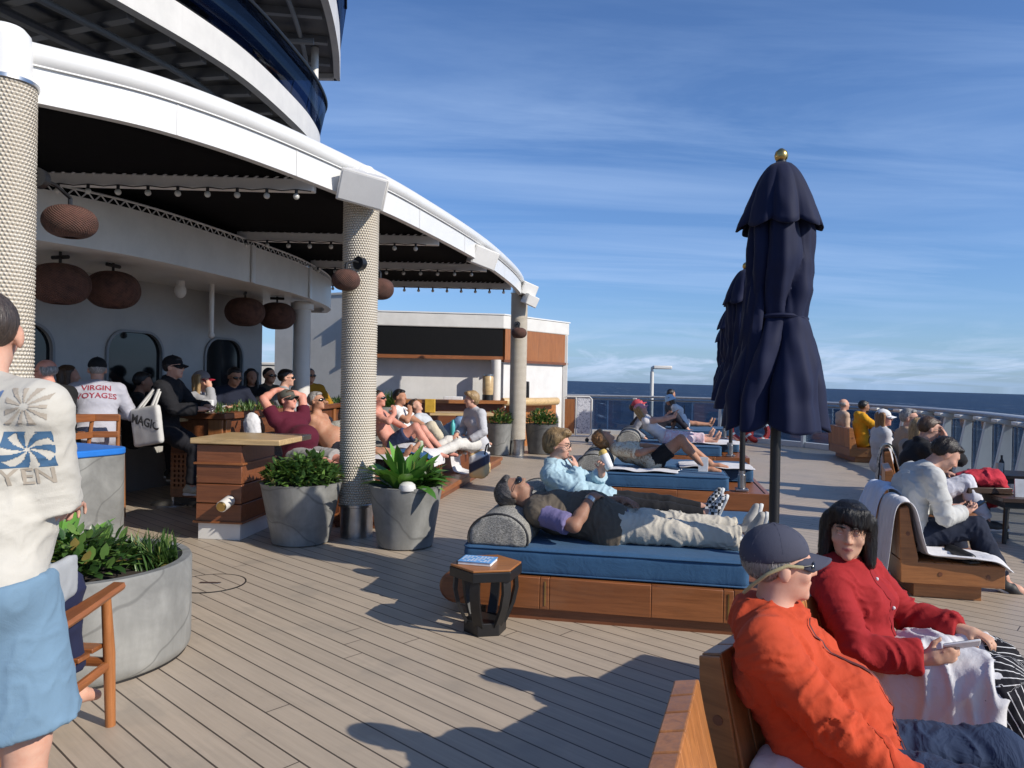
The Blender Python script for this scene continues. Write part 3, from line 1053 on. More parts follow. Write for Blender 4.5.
bb = MB(); bb.prism([((p - cen) * 1.035 + cen)[:2] for p in roof], 2.922, 2.95); bb.build('roof_flashing', M['white_rough'], hut, smooth=0)
slab(C0, C1, 2.0, 2.62, .08, 'shutter', M['shutter'], hut)
slab(C0, C1, 1.92, 1.998, .16, 'shutter_sill', M['teak_x'], hut, .03)
slab(C0 + V((0, .35, 0)), C1 + V((-.1, .35, 0)), 0, 1.98, .08, 'back_wall', M['off_white'], hut)
slab(C1, C2, 1.93, 2.62, .1, 'wood_panel', M['teak_z'], hut, .02, .06)
slab(C1, C2, 1.87, 1.928, .1, 'panel_trim', M['teak_dark'], hut, .05)
slab(C1, C2, 0, 1.868, .1, 'side_wall', M['off_white'], hut, -.03, .08)
bb = MB(); bb.box(C2.x - .1, C2.y - .1, 0, C2.x + .02, C2.y + .02, 2.62); bb.build('corner_post', M['white'], hut, bevel=.01)
bb = MB(); bb.lathe([(.11, .9), (.11, 1.92)], 20, (-.36, 16.4)); bb.build('white_post', M['white'], hut)
slab(V((-3.6, 15.54, 0)), V((-.1, 15.95, 0)), .96, 1.03, .62, 'counter_top', M['teak_bench'], hut, .1)
slab(V((-3.6, 15.6, 0)), V((-.15, 16.0, 0)), 0, .96, .4, 'counter_front', M['teak_dark'], hut, 0)
bb = MB(); bb.tube([(-.2, 16.0, 1.0), (.6, 16.6, 1.0), (1.05, 17.3, 1.0)], [.09, .09, .09], 14); bb.build('counter_roll', M['pale_wood'], hut)
slab(V((.1, 16.35, 0)), V((1.05, 17.5, 0)), .0, .92, .3, 'side_counter', M['teak_bench'], hut)
bb = MB(); q = at(524, 393, 16.9); bb.box(q.x - .12, q.y - .06, 1.0, q.x + .12, q.y + .04, 1.45); bb.build('phone_box', M['black'], hut, bevel=.02)
bb = MB(); q = at(404, 373, 16.9); bb.box(q.x - .06, q.y - .08, 1.5, q.x + .06, q.y, 1.68); bb.build('wall_switch', M['grey_paint'], hut, bevel=.01)
# low screen wall left of the hut
w = thing('screen_wall', 'low white screen wall beyond the white column left of the bar hut', 'wall', (0, 0, 0))
slab(at(274, 400, 16.9) * 1 , at(352, 400, 16.2), 0, 2.32, .12, 'panel', M['off_white'], w)
slab(at(274, 400, 16.9) * 1 , at(352, 400, 16.2), 2.322, 2.37, .18, 'coping', M['white'], w, .02)
for o in children(w):
    pass

# far white structure seen in the gap between deckhouse and screen wall
t = thing('white_locker', 'white deck locker seen in the gap beside the deckhouse wall', 'locker', (-6.55, 20.0, 0))
b = MB(); b.box(-.5, -.3, 0, .5, .3, 1.75); b.build('body', M['white'], t, bevel=.03)
b = MB(); b.box(-.42, -.315, .2, .42, -.302, 1.3); b.build('door', M['off_white'], t, bevel=.004)
b = MB(); b.box(-.53, -.33, 1.752, .53, .33, 1.83); b.build('lid', M['white'], t, bevel=.02)

# round hatch in the planks
t = tag(MB().lathe([(.24, .001), (.24, .004), (.228, .0045), (.0, .0045)][::1], 40, (0, 0), cap=False).build('deck_hatch', [M['deck']], None), 'round flush hatch cover in the planks beside the big grey planter', 'hatch')
q = at(210, 584, 5.28); t.location = (q.x, q.y, 0)
b = MB(); b.lathe([(.238, .0), (.238, .006), (.246, .006), (.246, .0)], 48, cap=False); b.build('rim', M['black'], t)
b = MB(); b.box(-.075, -.018, .0045, .075, .018, .008); b.build('handle_slot', M['steel'], t, bevel=.004)
# ----------------------------------------------------------------- plants
def leaf(mb, base, d, L, w, droop, mi=0, seg=4, fold=.25):
    d = V(d).normalized()
    side = d.cross(V((0, 0, 1)))
    side = side.normalized() if side.length > .05 else V((1, 0, 0))
    rows = []
    p = V(base); cur = d.copy()
    for i in range(seg + 1):
        t = i / seg
        ww = w * (math.sin(math.pi * min(1, (t * .86 + .12))) ** .8)
        if i == seg: ww = w * .04
        nrm = side.cross(cur).normalized()
        rows.append([p - side * ww + nrm * ww * fold, p, p + side * ww + nrm * ww * fold])
        cur = (cur + V((0, 0, -droop / seg))).normalized()
        p = p + cur * (L / seg)
    mb.grid(rows, mi)


def foliage(kind, r, h, n, rng):
    b = MB()
    for i in range(n):
        a = rng.uniform(0, 2 * math.pi); q = math.sqrt(rng.random())
        if kind == 'broad':
            el = R(rng.uniform(35, 85)) if q < .6 else R(rng.uniform(28, 60))
            d = V((math.cos(a) * math.cos(el), math.sin(a) * math.cos(el), math.sin(el)))
            leaf(b, (q * r * .35 * math.cos(a), q * r * .35 * math.sin(a), 0), d, h * rng.uniform(.7, 1.15), h * rng.uniform(.11, .17), rng.uniform(.3, 1.1), seg=6)
        elif kind == 'bush':
            el = R(rng.uniform(10, 80))
            c = V((q * r * math.cos(a), q * r * math.sin(a), h * (1 - .55 * q * q) * rng.uniform(.25, 1.0)))
            d = V((math.cos(a + rng.uniform(-.9, .9)) * math.cos(el), math.sin(a + rng.uniform(-.9, .9)) * math.cos(el), math.sin(el) * rng.choice((1, 1, .3))))
            L = rng.uniform(.05, .095)
            leaf(b, c, d, L, L * .26, rng.uniform(.1, .7), seg=3)
        else:
            el = R(rng.uniform(45, 88))
            d = V((math.cos(a) * math.cos(el), math.sin(a) * math.cos(el), math.sin(el)))
            leaf(b, (q * r * math.cos(a + 2), q * r * math.sin(a + 2), 0), d, h * rng.uniform(.6, 1.2), .008, rng.uniform(.2, 1.0), seg=3)
    return b


def pot(loc, rt, rb, h, label, mat='concrete', group='tapered grey planter pots'):
    t = thing('planter_pot', label, 'planter', loc, random.uniform(0, 6), group)
    b = MB(); b.lathe([(rb * .9, 0), (rb, .012), (rt - .012, h - .02), (rt - .004, h), (rt - .035, h), (rt - .045, h - .07)], 56, cap=False)
    b.add([(rb * .9 * math.cos(k * math.pi / 16), rb * .9 * math.sin(k * math.pi / 16), 0.001) for k in range(32)], [tuple(range(31, -1, -1))])
    b.build('shell', M[mat], t, smooth=50)
    b = MB(); b.lathe([(rt - .04, h - .06), (.0, h - .045)], 40, cap=False); b.build('soil', M['soil'], t)
    return t


def plant(name, label, loc, parts, group=None):
    t = thing(name, label, 'plant', loc, 0, group)
    rng = random.Random(int(loc[0] * 100 + loc[1] * 31))
    for (kind, r, h, n, off) in parts:
        b = foliage(kind, r, h, n, rng)
        o = b.build({'broad': 'broad_leaves', 'bush': 'bushy_leaves', 'grass': 'grass_blades'}[kind], M['leaf_' + kind], t, smooth=180)
        o.location = off
    b = MB()
    for k in range(9):
        a = k * 2.4; rr = parts[0][1] * .4 * random.random()
        b.tube([(rr * math.cos(a), rr * math.sin(a), -.05), (rr * 1.6 * math.cos(a), rr * 1.6 * math.sin(a), parts[0][2] * .6)], [.008, .004], 5)
    b.build('stems', M['leaf_bush'], t)
    return t

pot((-1.88, 6.66, 0), .365, .25, .545, 'tapered grey concrete pot with a low bush, left of the middle rope column')
plant('shrub', 'low glossy bush with small leaves in the pot left of the middle rope column', (-1.88, 6.66, .50), [('bush', .33, .27, 900, (0, 0, 0)), ('bush', .2, .3, 300, (.06, .1, 0))])
pot((-.93, 6.60, 0), .335, .245, .545, 'tapered grey concrete pot with a broad leaved plant, right of the middle rope column')
plant('leafy_plant', 'bright broad leaved plant in the pot right of the middle rope column', (-.95, 6.60, .5), [('broad', .3, .42, 44, (0, 0, 0)), ('bush', .13, .18, 160, (.2, .02, 0))])
b = MB(); b.lathe([(.07, 0), (.074, .02), (.066, .05), (.04, .07), (0, .076)], 20); o = b.build('garden_light', M['off_white'], None); o.location = (-.88, 6.33, .53)
tag(o, 'small round cream garden lamp on the rim of the broad leaved plant pot', 'lamp')
q = at(499, 451, 14.6); pot((q.x, q.y, 0), .26, .2, .62, 'pale grey pot left of the far rope column')
plant('shrub', 'dark bush in the pale pot left of the far rope column', (q.x, q.y, .58), [('bush', .25, .3, 420, (0, 0, 0))])
q = at(541, 448, 15.0); pot((q.x, q.y, 0), .34, .26, .6, 'dark grey pot right of the far rope column, in front of the bar hut', 'concrete_dark')
plant('shrub', 'dense bush in the dark pot right of the far rope column', (q.x, q.y, .56), [('bush', .32, .34, 600, (0, 0, 0))])

bp = thing('round_planter', 'big round grey concrete planter beside the teak armchair', 'planter', (-2.27, 3.90, 0))
b = MB(); b.lathe([(.53, .012), (.545, .03), (.55, .06), (.55, .49), (.543, .505), (.50, .505), (.49, .43)], 96, cap=False); b.build('shell', M['concrete'], bp, smooth=50)
b = MB(); b.lathe([(.53, 0), (.53, .014)], 64, cap=True); b.build('foot_gap', M['black'], bp)
b = MB(); b.lathe([(.495, .44), (0, .46)], 40, cap=False); b.build('soil', M['soil'], bp)
plant('leafy_plant', 'broad green leaves at the left side of the big round planter', (-2.47, 3.95, .45), [('broad', .25, .33, 34, (0, 0, 0))])
plant('shrub', 'glossy small leaved bush filling the middle of the big round planter', (-2.22, 3.82, .45), [('bush', .27, .22, 560, (0, 0, 0))])
plant('grass_tuft', 'fine grass tuft at the right rim of the big round planter', (-1.93, 4.02, .44), [('grass', .12, .2, 160, (0, 0, 0))])

# ----------------------------------------------------------------- teak pedestal table
t = thing('pedestal_table', 'square table with pale wood top on a dark teak pedestal beside the planter pot', 'table', (-2.43, 6.98, 0), R(-6))
b = MB(); b.box(-.42, -.38, .868, .42, .38, .92); b.build('table_top', M['pale_wood'], t, bevel=.008)
b = MB()
for k in range(4): b.box(-.38, -.33, .155 + k * .178, .05, .36, .325 + k * .178)
b.build('pedestal', M['teak_dark'], t, bevel=.006)
b = MB(); b.box(-.4, -.35, .68, .07, .38, .70); b.build('moulding', M['teak_x'], t, bevel=.004)
b = MB(); b.box(-.4, -.35, .152, .07, .38, .17); b.build('moulding', M['teak_x'], t, bevel=.004)
b = MB(); b.box(-.365, -.315, 0, .035, .345, .15); b.build('plinth', M['white'], t, bevel=.004)
b = MB(); b.tube([(-.06, -.33, .36), (-.06, -.48, .33)], [.05, .05], 14); sp = b.build('spotlight', M['white'], t)
b = MB(); b.tube([(-.06, -.478, .331), (-.06, -.495, .327)], [.046, .04], 14); b.build('lens', M['brass'], sp)

# ----------------------------------------------------------------- planter wall with grass
PWD = V((.52, 4.45, 0)).normalized(); PWN = V((PWD.y, -PWD.x, 0)); PW0 = V((-3.84, 8.35, 0))
PX = Matrix(((PWN.x, PWD.x, 0, PW0.x), (PWN.y, PWD.y, 0, PW0.y), (0, 0, 1, 0), (0, 0, 0, 1)))
pw = thing('planter_wall', 'long teak planter wall topped with grass behind the lounging guests', 'planter', PW0, math.atan2(PWD.y, PWD.x) - math.pi / 2)
L_ = 6.4
b = MB()
for k in range(4): b.box(0, 0, .10 + k * .222, .62, L_, .318 + k * .222)
b.build('boards', M['teak_dark_y'], pw, bevel=.006)
b = MB(); b.box(-.05, -.05, .99, .67, L_ + .03, 1.06); b.build('rim', M['teak_dark_y'], pw, bevel=.008)
b = MB(); b.box(.03, .03, 0, .58, L_, .1); b.build('plinth', M['black'], pw)
b = MB()
for k in range(7):
    b.box(.03 + k * .05, -.025, .2, .055 + k * .05, -.004, .6)
for k in range(8):
    b.box(.02, -.032, .2 + k * .054, .38, -.02, .225 + k * .054)
b.build('lattice', M['teak_x'], pw)
for yy in (.0, 1.9, 3.4, 4.9):
    b = MB(); b.box(.622, yy + .02, .10, .65, yy + .12, .985); b.build('batten', M['teak_z'], pw, bevel=.004)
    if yy == 0:
        b = MB(); b.box(.46, -.03, .1, .625, -.003, .985); b.build('batten', M['teak_z'], pw, bevel=.004)
b = MB(); b.box(.03, .03, .95, .6, L_ - .05, 1.03); b.build('soil', M['soil'], pw)
rng = random.Random(5); b = MB()
for i in range(4200):
    x, y = rng.uniform(.06, .58), rng.uniform(.05, L_ - .1); a = rng.uniform(0, 6.28); el = R(rng.uniform(40, 88))
    hh = .75 + .5 * noise.noise(V((x * 3, y * 2.2, 0)))
    leaf(b, (x, y, 1.02), (math.cos(a) * math.cos(el), math.sin(a) * math.cos(el), math.sin(el)), hh * rng.uniform(.1, .2), .009, rng.uniform(.2, 1.0), seg=2)
g = b.build('grass_blades', M['leaf_grass'], None, smooth=180); g.location = pw.location; g.rotation_euler = pw.rotation_euler
g.name = 'grass'; tag(g, 'strip of fresh green grass growing along the teak planter wall', 'grass', kind='stuff')

# ----------------------------------------------------------------- lounge platform with step
pf = thing('lounge_platform', 'long stepped teak lounge platform where guests lie in the sun', 'platform', (0, 0, 0))
b = MB(); b.prism([(-3.08, 7.7), (-1.72, 7.5), (-1.27, 9.1), (-.58, 13.0), (-2.62, 13.3)], .0, .40); b.build('deck', M['teak_dark_y'], pf, bevel=.01, smooth=0)
b = MB(); b.prism([(-1.74, 7.35), (-1.28, 7.28), (-.86, 9.06), (-.17, 13.0), (-.575, 13.1), (-1.265, 9.1)], .0, .07); b.build('lower_step', M['teak_dark_y'], pf, bevel=.008, smooth=0)
b = MB(); b.prism([(-1.76, 7.33), (-1.25, 7.25), (-.83, 9.05), (-.14, 13.02), (-.575, 13.12), (-1.265, 9.1)], .075, .145); b.build('step_tread', M['teak_y'], pf, bevel=.012, smooth=0)
b = MB(); b.prism([(-1.82, 7.5), (-1.69, 7.48), (-1.24, 9.1), (-.55, 13.02), (-.68, 13.04), (-1.37, 9.12)], .402, .45); b.build('edge_board', M['teak_y'], pf, bevel=.012, smooth=0)
cush = MB()
for k in range(4):
    y0 = 7.85 + k * 1.28; y1 = y0 + 1.22
    def lx(y): return -3.02 + (y - 7.7) * .085
    def rx(y): return -1.9 + (y - 7.5) * .2
    s_ = Sdf()
    c = V(((lx(y0) + rx(y0)) / 2 + .1, (y0 + y1) / 2, .47))
    s_.box(c, ((rx((y0 + y1) / 2) - lx((y0 + y1) / 2)) / 2 - .03, .6, .065), .04, M=Matrix.Rotation(R(-7), 4, 'Z'))
    me = s_.mesh('seat_cushion', .025); wrinkle(me, .008, 3, k)
    link('seat_cushion', me, M['bolster'], pf)
for k in range(5):
    y0 = 8.0 + k * 1.02
    s_ = Sdf(); c = V((-2.86 + (y0 - 7.7) * .085, y0 + .4, .74))
    s_.box(c, (.09, .42, .2), .08, M=Matrix.Rotation(R(-7), 4, 'Z') @ Matrix.Rotation(R(-18), 4, 'Y'))
    me = s_.mesh('back_cushion', .025); wrinkle(me, .01, 3, k + 9)
    link('back_cushion', me, M['bolster'], pf)

pf.scale = (1, 1, .88)
# ----------------------------------------------------------------- daybeds
BED0 = V((-.42, 4.70, 0)); BSTEP = V((1.03, 3.93, 0)); BYAW = R(-11)
def bx(i, x, y, z=0.0):
    c, s = math.cos(BYAW), math.sin(BYAW)
    p = BED0 + BSTEP * i
    return V((p.x + x * c - y * s, p.y + x * s + y * c, z))

def make_bed():
    t = thing('daybed', 'x', 'daybed', BED0, BYAW, 'row of blue daybeds')
    W = 1.9; L = 2.32
    b = MB()
    for k, (a, c) in enumerate(((0, .624), (.626, .684), (.686, 1.304), (1.306, 1.724), (1.726, 1.784), (1.786, L))):
        b.box(a if k else .06, 0, .075, c, .05, .27)
    b.box(.06, W - .05, .075, L, W, .27); b.box(L - .05, .052, .075, L, W - .052, .27)
    b.build('side_board', M['teak_x'], t, bevel=.004)
    b = MB(); b.tube([(.075, -.004, .173), (.075, W + .004, .173)], .0995, 20); b.build('head_roll', M['teak_dark'], t, bevel=.02)
    b = MB(); b.box(.075, .052, .2, L - .055, W - .052, .262); b.build('slat_base', M['teak_x'], t)
    b = MB(); b.box(.28, .03, 0, L - .02, W - .05, .074); b.build('plinth', M['teak_dark'], t)
    for x in (.66, 1.755):
        b = MB(); b.box(x - .004, -.004, .1, x + .004, .003, .25); b.build('brass_strip', M['brass'], t)
    for k, (y0, y1, x1) in enumerate(((.04, .94, 1.88), (.955, 1.86, 2.26))):
        s_ = Sdf(); s_.box(((.12 + x1) / 2, (y0 + y1) / 2, .352), ((x1 - .12) / 2, (y1 - y0) / 2, .085), .035)
        me = s_.mesh('mattress', .02); wrinkle(me, .005, 1.6, 5 + k, (1.5, 1, 1))
        mt = link('mattress', me, M['mattress'], t)
        for z in (.285, .425):
            b = MB(); e = .012; r_ = .05
            pts = []
            for (cx_, cy_, a0) in ((x1 - r_, y1 - r_, 0), (.12 + r_, y1 - r_, 90), (.12 + r_, y0 + r_, 180), (x1 - r_, y0 + r_, 270)):
                for q in range(5): pts.append((cx_ + (r_ + .0) * math.cos(R(a0 + 22.5 * q)), cy_ + r_ * math.sin(R(a0 + 22.5 * q)), z))
            b.tube(pts, .006, 6, closed=True); b.build('piping', M['mattress'], mt)
        s_ = Sdf(); s_.cone((.34, y0 + .04, .48), (.34, y1 - .04, .48), .16, .16, axis=(1, 0, 0), w=1.22).plane((0, 0, .432), (0, 0, -1), .02)
        s_.plane((0, y0 + .02, 0), (0, -1, 0), .02); s_.plane((0, y1 - .02, 0), (0, 1, 0), .02)
        me = s_.mesh('bolster', .016); wrinkle(me, .006, 4, k)
        bo = link('bolster', me, M['bolster'], t)
        for yy in (y0 + .03, y1 - .03):
            b = MB(); pts = [(.34 + .195 * math.cos(R(a)), yy, .48 + .16 * math.sin(R(a))) for a in range(-12, 193, 12)]
            b.tube(pts, .007, 6); b.build('piping', M['piping'], bo)
    b = MB(); b.box(1.96, .12, .272, 2.10, .26, .3); b.tube([(2.03, .19, .3), (2.03, .19, .46)], .045, 14); b.build('umbrella_socket', M['steel'], t, bevel=.004)
    return t
bed = make_bed()
beds = [bed]
for i in range(1, 4):
    c = copy_tree(bed); c.location = BED0 + BSTEP * i; beds.append(c)
for o, l in zip(beds, ['nearest blue daybed, with a man in a brown vest lying on it', 'second blue daybed, with a curly haired sunbather in black shorts',
                       'third blue daybed, with a sunbather in a pink cap', 'farthest blue daybed, near the railing']):
    o['label'] = l

# ----------------------------------------------------------------- closed parasols
def make_umbrella():
    t = thing('closed_umbrella', 'x', 'umbrella', bx(0, 2.03, .19, .0), 0, 'closed navy umbrellas at the daybed feet')
    b = MB(); b.tube([(0, 0, .3), (0, 0, 2.8)], .031, 18); b.build('pole', M['black'], t)
    b = MB(); b.tube([(0, 0, .3), (0, 0, .5)], .036, 16); b.box(.03, -.02, .44, .055, .02, .5); b.build('pole_sleeve', M['steel'], t)
    b = MB(); b.lathe([(.02, 2.765), (.03, 2.78), (.018, 2.79), (.036, 2.81), (.041, 2.83), (.034, 2.855), (.012, 2.873), (0, 2.876)], 20); b.build('finial', M['brass'], t)
    # main folded canopy: pleated lathe tied at the waist
    prof = [(2.60, .11), (2.52, .165), (2.38, .20), (2.2, .21), (2.02, .195), (1.90, .165), (1.86, .155), (1.81, .175), (1.7, .215), (1.55, .26), (1.4, .295), (1.3, .315), (1.245, .325)]
    n = 128; rows = []
    zs = []
    for (z0, r0), (z1, r1) in zip(prof, prof[1:]):
        for k in range(5):
            u = k / 5; zs.append((z0 + (z1 - z0) * u, r0 + (r1 - r0) * u))
    zs.append(prof[-1])
    for (z, r) in zs:
        row = []
        tie = math.exp(-((z - 1.86) / .07) ** 2)
        for k in range(n + 1):
            a = 2 * math.pi * k / n
            tw = a + .5 * math.sin(z * 1.7) + .25 * noise.noise(V((z * 2.2, 0, 1))) + .3 * math.sin(2 * a)
            pl = abs(math.sin(3.5 * tw)) ** .6
            amp = (.36 if z < 1.86 else .30) * (1 - .7 * tie)
            rr = r * (1 - amp * (1 - pl)) * (1 + .16 * noise.noise(V((math.cos(a) * 1.3, math.sin(a) * 1.3, z * 1.6))) + .10 * noise.noise(V((math.cos(a) * 4, math.sin(a) * 4, z * 2.0))) + .05 * noise.noise(V((math.cos(a) * 2.5, math.sin(a) * 2.5, z * 9))) * (1.5 - abs(z - 1.95)))
            zz_ = z
            if z < 1.32: zz_ = z - .05 * pl * (1.32 - z) / .075 + .025 * noise.noise(V((math.cos(a) * 2, math.sin(a) * 2, 5)))
            row.append(V((rr * math.cos(a), rr * math.sin(a), zz_)))
        rows.append(row)
    b = MB(); b.grid(rows); o = b.build('canopy', M['navy'], t, smooth=48)
    s_ = o.modifiers.new('thick', 'SOLIDIFY'); s_.thickness = .006
    # layered folds hanging beside the main bundle
    b = MB()
    for (a0, z0, z1, r) in ((150, 2.30, 1.55, .20), (178, 2.1, 1.40, .22), (120, 2.0, 1.33, .22)):
        rows = []
        for i in range(13):
            u = i / 12; z = z0 + (z1 - z0) * u; row = []
            for k in range(9):
                a = R(a0 + (k - 4) * 6)
                rr = r * (.72 + .35 * u) * (1 + .12 * (1 - abs(k - 4) / 4)) + .012 * math.sin(k * 2 + u * 5)
                row.append(V((rr * math.cos(a), rr * math.sin(a), z - .03 * (1 - abs(k - 4) / 4) * u)))
            rows.append(row)
        b.grid(rows)
    o = b.build('loose_fold', M['navy'], t, smooth=70); s_ = o.modifiers.new('thick', 'SOLIDIFY'); s_.thickness = .006
    # cap tier
    rows = []
    for i in range(15):
        u = i / 14; row = []
        for k in range(n + 1):
            a = 2 * math.pi * k / n
            pl = abs(math.sin(4 * a + .5)) ** .8
            r = .03 + .225 * u ** .75
            rr = r * (1 - .26 * u * (1 - pl)) * (1 + .12 * u * noise.noise(V((math.cos(a) * 2, math.sin(a) * 2, u))) + .05 * u * noise.noise(V((math.cos(a) * 5, math.sin(a) * 5, u * 5))))
            row.append(V((rr * math.cos(a), rr * math.sin(a), 2.785 - .36 * u ** 1.25 - .045 * pl * u * u)))
        rows.append(row)
    b = MB(); b.grid(rows); o = b.build('vent_cap', M['navy'], t, smooth=70)
    s_ = o.modifiers.new('thick', 'SOLIDIFY'); s_.thickness = .006
    b = MB(); b.tube([(.158 * math.cos(a * .2618), .158 * math.sin(a * .2618), 1.86 + .01 * math.sin(a * .5)) for a in range(24)], .014, 6, closed=True)
    b.tube([(.155, -.02, 1.86), (.19, -.03, 1.875), (.2, -.03, 1.86)], [.012, .014, .01], 6); b.build('tie_strap', M['navy'], t)
    return t
um = make_umbrella(); ums = [um]
for i in range(1, 4):
    c = copy_tree(um); c.location = bx(i, 2.03, .19); c.rotation_euler = (0, 0, i * 1.3); ums.append(c)
um.rotation_euler = (0, 0, .35); um.scale = (1, 1, 1.018)
for o, l in zip(ums, ['nearest closed navy umbrella with brass ball on top', 'second closed navy umbrella, just behind the nearest one', 'third closed navy umbrella, behind the second', 'farthest closed navy umbrella by the railing']):
    o['label'] = l

# ----------------------------------------------------------------- side table with book
t = thing('side_table', 'small six sided side table with teak top and black bent legs beside the nearest daybed', 'side table', (-.135, 4.40, 0), R(12))
hexp = [(.215 * math.cos(R(60 * k)), .215 * math.sin(R(60 * k))) for k in range(6)]
b = MB(); b.prism(hexp, .392, .405); b.build('table_top', M['teak_bench'], t, bevel=.004, smooth=0)
b = MB(); b.prism([(x * 1.02, y * 1.02) for x, y in hexp], .335, .391); b.build('apron', M['black'], t, bevel=.004, smooth=0)
b = MB(); b.prism([(x * .6, y * .6) for x, y in hexp], .0, .075); b.build('foot', M['black'], t, bevel=.004, smooth=0)
for k in range(6):
    a = R(60 * k); c_, s_ = math.cos(a), math.sin(a)
    b = MB(); pts = [(.19, .335), (.195, .26), (.175, .17), (.14, .09), (.118, .05)]
    m_ = MB(); rows = []
    for (r, z) in pts:
        rows.append([V((r * c_ - w * s_ , r * s_ + w * c_, z)) for w in (-.028, .028)] + [V(((r - .022) * c_ - w * s_, (r - .022) * s_ + w * c_, z)) for w in (.028, -.028)])
    rows = [r + [r[0]] for r in rows]; m_.grid(rows); m_.build('leg', M['black'], t, smooth=30)
bk = thing('book', 'blue patterned book lying on the six sided side table', 'book', (-.185, 4.39, .406), R(-14))
b = MB(); b.box(-.1, -.075, 0, .1, .075, .018); b.build('pages', M['paper'], bk, bevel=.002)
b = MB(); b.box(-.104, -.079, .0185, .104, .079, .022); b.build('cover', M['blue_book'], bk, bevel=.001)
b = MB()
for i in range(9):
    for k in range(5):
        if (i * 7 + k * 3) % 5: b.box(-.09 + i * .02, -.06 + k * .026, .0222, -.077 + i * .02, -.048 + k * .026, .0226)
b.build('cover_pattern', M['paper'], bk, smooth=0)
b = MB(); b.box(-.106, -.08, .0, -.1, .08, .022); b.build('spine', M['black'], bk)

# ----------------------------------------------------------------- teak benches
BENCH_LABELS = []
def make_bench(name_label, loc, yaw, W, group='low teak lounge benches facing the sea'):
    t = thing('lounge_bench', name_label, 'bench', loc, yaw, group)
    b = MB(); n = max(3, int(W / .105)); w = W / n
    prof = [(-.02, .655), (.045, .67), (.135, .295), (.135, .275), (.0, .275)]
    for k in range(n):
        b.prism(prof, k * w + .002, (k + 1) * w - .002, 'y')
    b.build('backrest', M['teak_bench_z'], t, bevel=.005, smooth=0)
    b = MB(); m_ = 6
    for k in range(m_):
        x0 = .0 + k * .79 / m_; b.box(x0 + .002, .0, .11, x0 + .79 / m_ - .002, W, .272)
    b.build('seat', M['teak_bench'], t, bevel=.008)
    b = MB(); b.box(.12, .05, .0, .64, W - .05, .108); b.build('base', M['teak_bench'], t, bevel=.004)
    for y in (-.013, W + .001):
        b = MB(); b.prism([(.0, .112), (.785, .112), (.785, .268), (.128, .268), (.047, .664), (-.022, .65)], y, y + .012, 'y'); b.build('end_board', M['teak_bench'], t, bevel=.004, smooth=0)
    for (x, z) in ((.045, .47), (.3, .19), (.66, .19)):
        for y in (-.013, W + .013):
            b = MB(); b.tube([(x, y - .003, z), (x, y + .003, z)], .016, 14); b.build('bolt_plug', M['teak_dark'], t)
    return t
make_bench('teak bench end with sunlit slats at the bottom edge, nearest the viewer', (.03, .74, 0), R(-19), 1.42)
make_bench('teak bench where the man in orange and the woman in red sit', (.62, 2.29, 0), R(-40), 1.62)
make_bench('teak bench with white towels over its back and the grey sweater man', (2.78, 5.24, 0), R(-12), .66).scale = (.84, 1, .97)
make_bench('teak bench just behind the grey sweater man, seen by its slatted end', (3.72, 7.30, 0), R(-24), .75)
make_bench('teak bench with a grey patterned jacket over its back', (4.72, 9.3, 0), R(-25), 1.2)
make_bench('teak bench farthest along the railing, with the mustard jacket guest', (6.55, 14.3, 0), R(-8), 1.4)

# ----------------------------------------------------------------- dark low tables by the railing
def low_table(label, loc, yaw, w, d, h):
    t = thing('low_table', label, 'table', loc, yaw, 'dark wooden low tables by the railing')
    b = MB(); n = 5
    for k in range(n): b.box(-w / 2 + .002, -d / 2 + k * d / n + .002, h - .04, w / 2 - .002, -d / 2 + (k + 1) * d / n - .002, h)
    b.build('table_top', M['dark_wood'], t, bevel=.004)
    b = MB(); b.box(-w / 2 + .03, -d / 2 + .03, h - .1, w / 2 - .03, d / 2 - .03, h - .042); b.build('apron', M['black'], t)
    for sx in (-1, 1):
        for sy in (-1, 1):
            b = MB(); b.tube([(sx * (w / 2 - .06), sy * (d / 2 - .06), h - .1), (sx * (w / 2 - .03), sy * (d / 2 - .03), 0)], [.028, .02], 8); b.build('leg', M['black'], t)
    return t
q = at(1012, 494, 7.3); low_table('dark low table nearest the grey sweater man, with a white tent card', (q.x + .18, q.y, 0), R(-10), .75, .6, .44); T2 = V((q.x + .18, q.y, .44))
q = at(1005, 470, 9.0); low_table('dark low table further back by the railing, with glasses and a bottle', (q.x + .15, q.y, 0), R(-15), .9, .65, .46); T1 = V((q.x + .15, q.y, .46))
def tent_card(label, loc, rz, group='white tent cards'):
    t = thing('tent_card', label, 'card', loc, rz, group)
    b = MB(); b.prism([(-.035, 0), (.035, 0), (.006, .17), (-.006, .17)], -.055, .055, 'x'); b.build('card', M['paper'], t, smooth=0)
    b = MB()
    for k in range(5): b.box(-.035, -.0385 + .0055 * k, .03 + k * .025, .03 - .01 * (k % 2), -.0365 + .0055 * k, .038 + k * .025)
    return t
tent_card('white tent card standing on the dark low table', T2 + V((-.16, -.1, .0)), R(-20))
tent_card('white tent card standing on the second daybed', bx(1, 1.62, .5, .44), R(-20))
tent_card('white tent card standing at the far side of the third daybed', bx(2, .95, 1.3, .44), R(-10))
b = MB(); b.lathe([(.035, 0), (.042, .13), (.039, .13), (.032, .01)], 20, cap=False); b.lathe([(.033, .008), (.0385, .09)], 18)
o = b.build('drinking_glass', M['bulb'], None); o.location = T1 + V((-.27, -.08, 0)); tag(o, 'clear drinking glass on the dark low table by the railing', 'glass', None)
b = MB(); b.lathe([(.028, 0), (.03, .02), (.03, .13), (.012, .17), (.012, .215), (.0, .216)], 18); o = b.build('bottle', M['black'], None); o.location = T1 + V((-.18, .02, 0)); tag(o, 'small black bottle beside the glass on the low table', 'bottle')
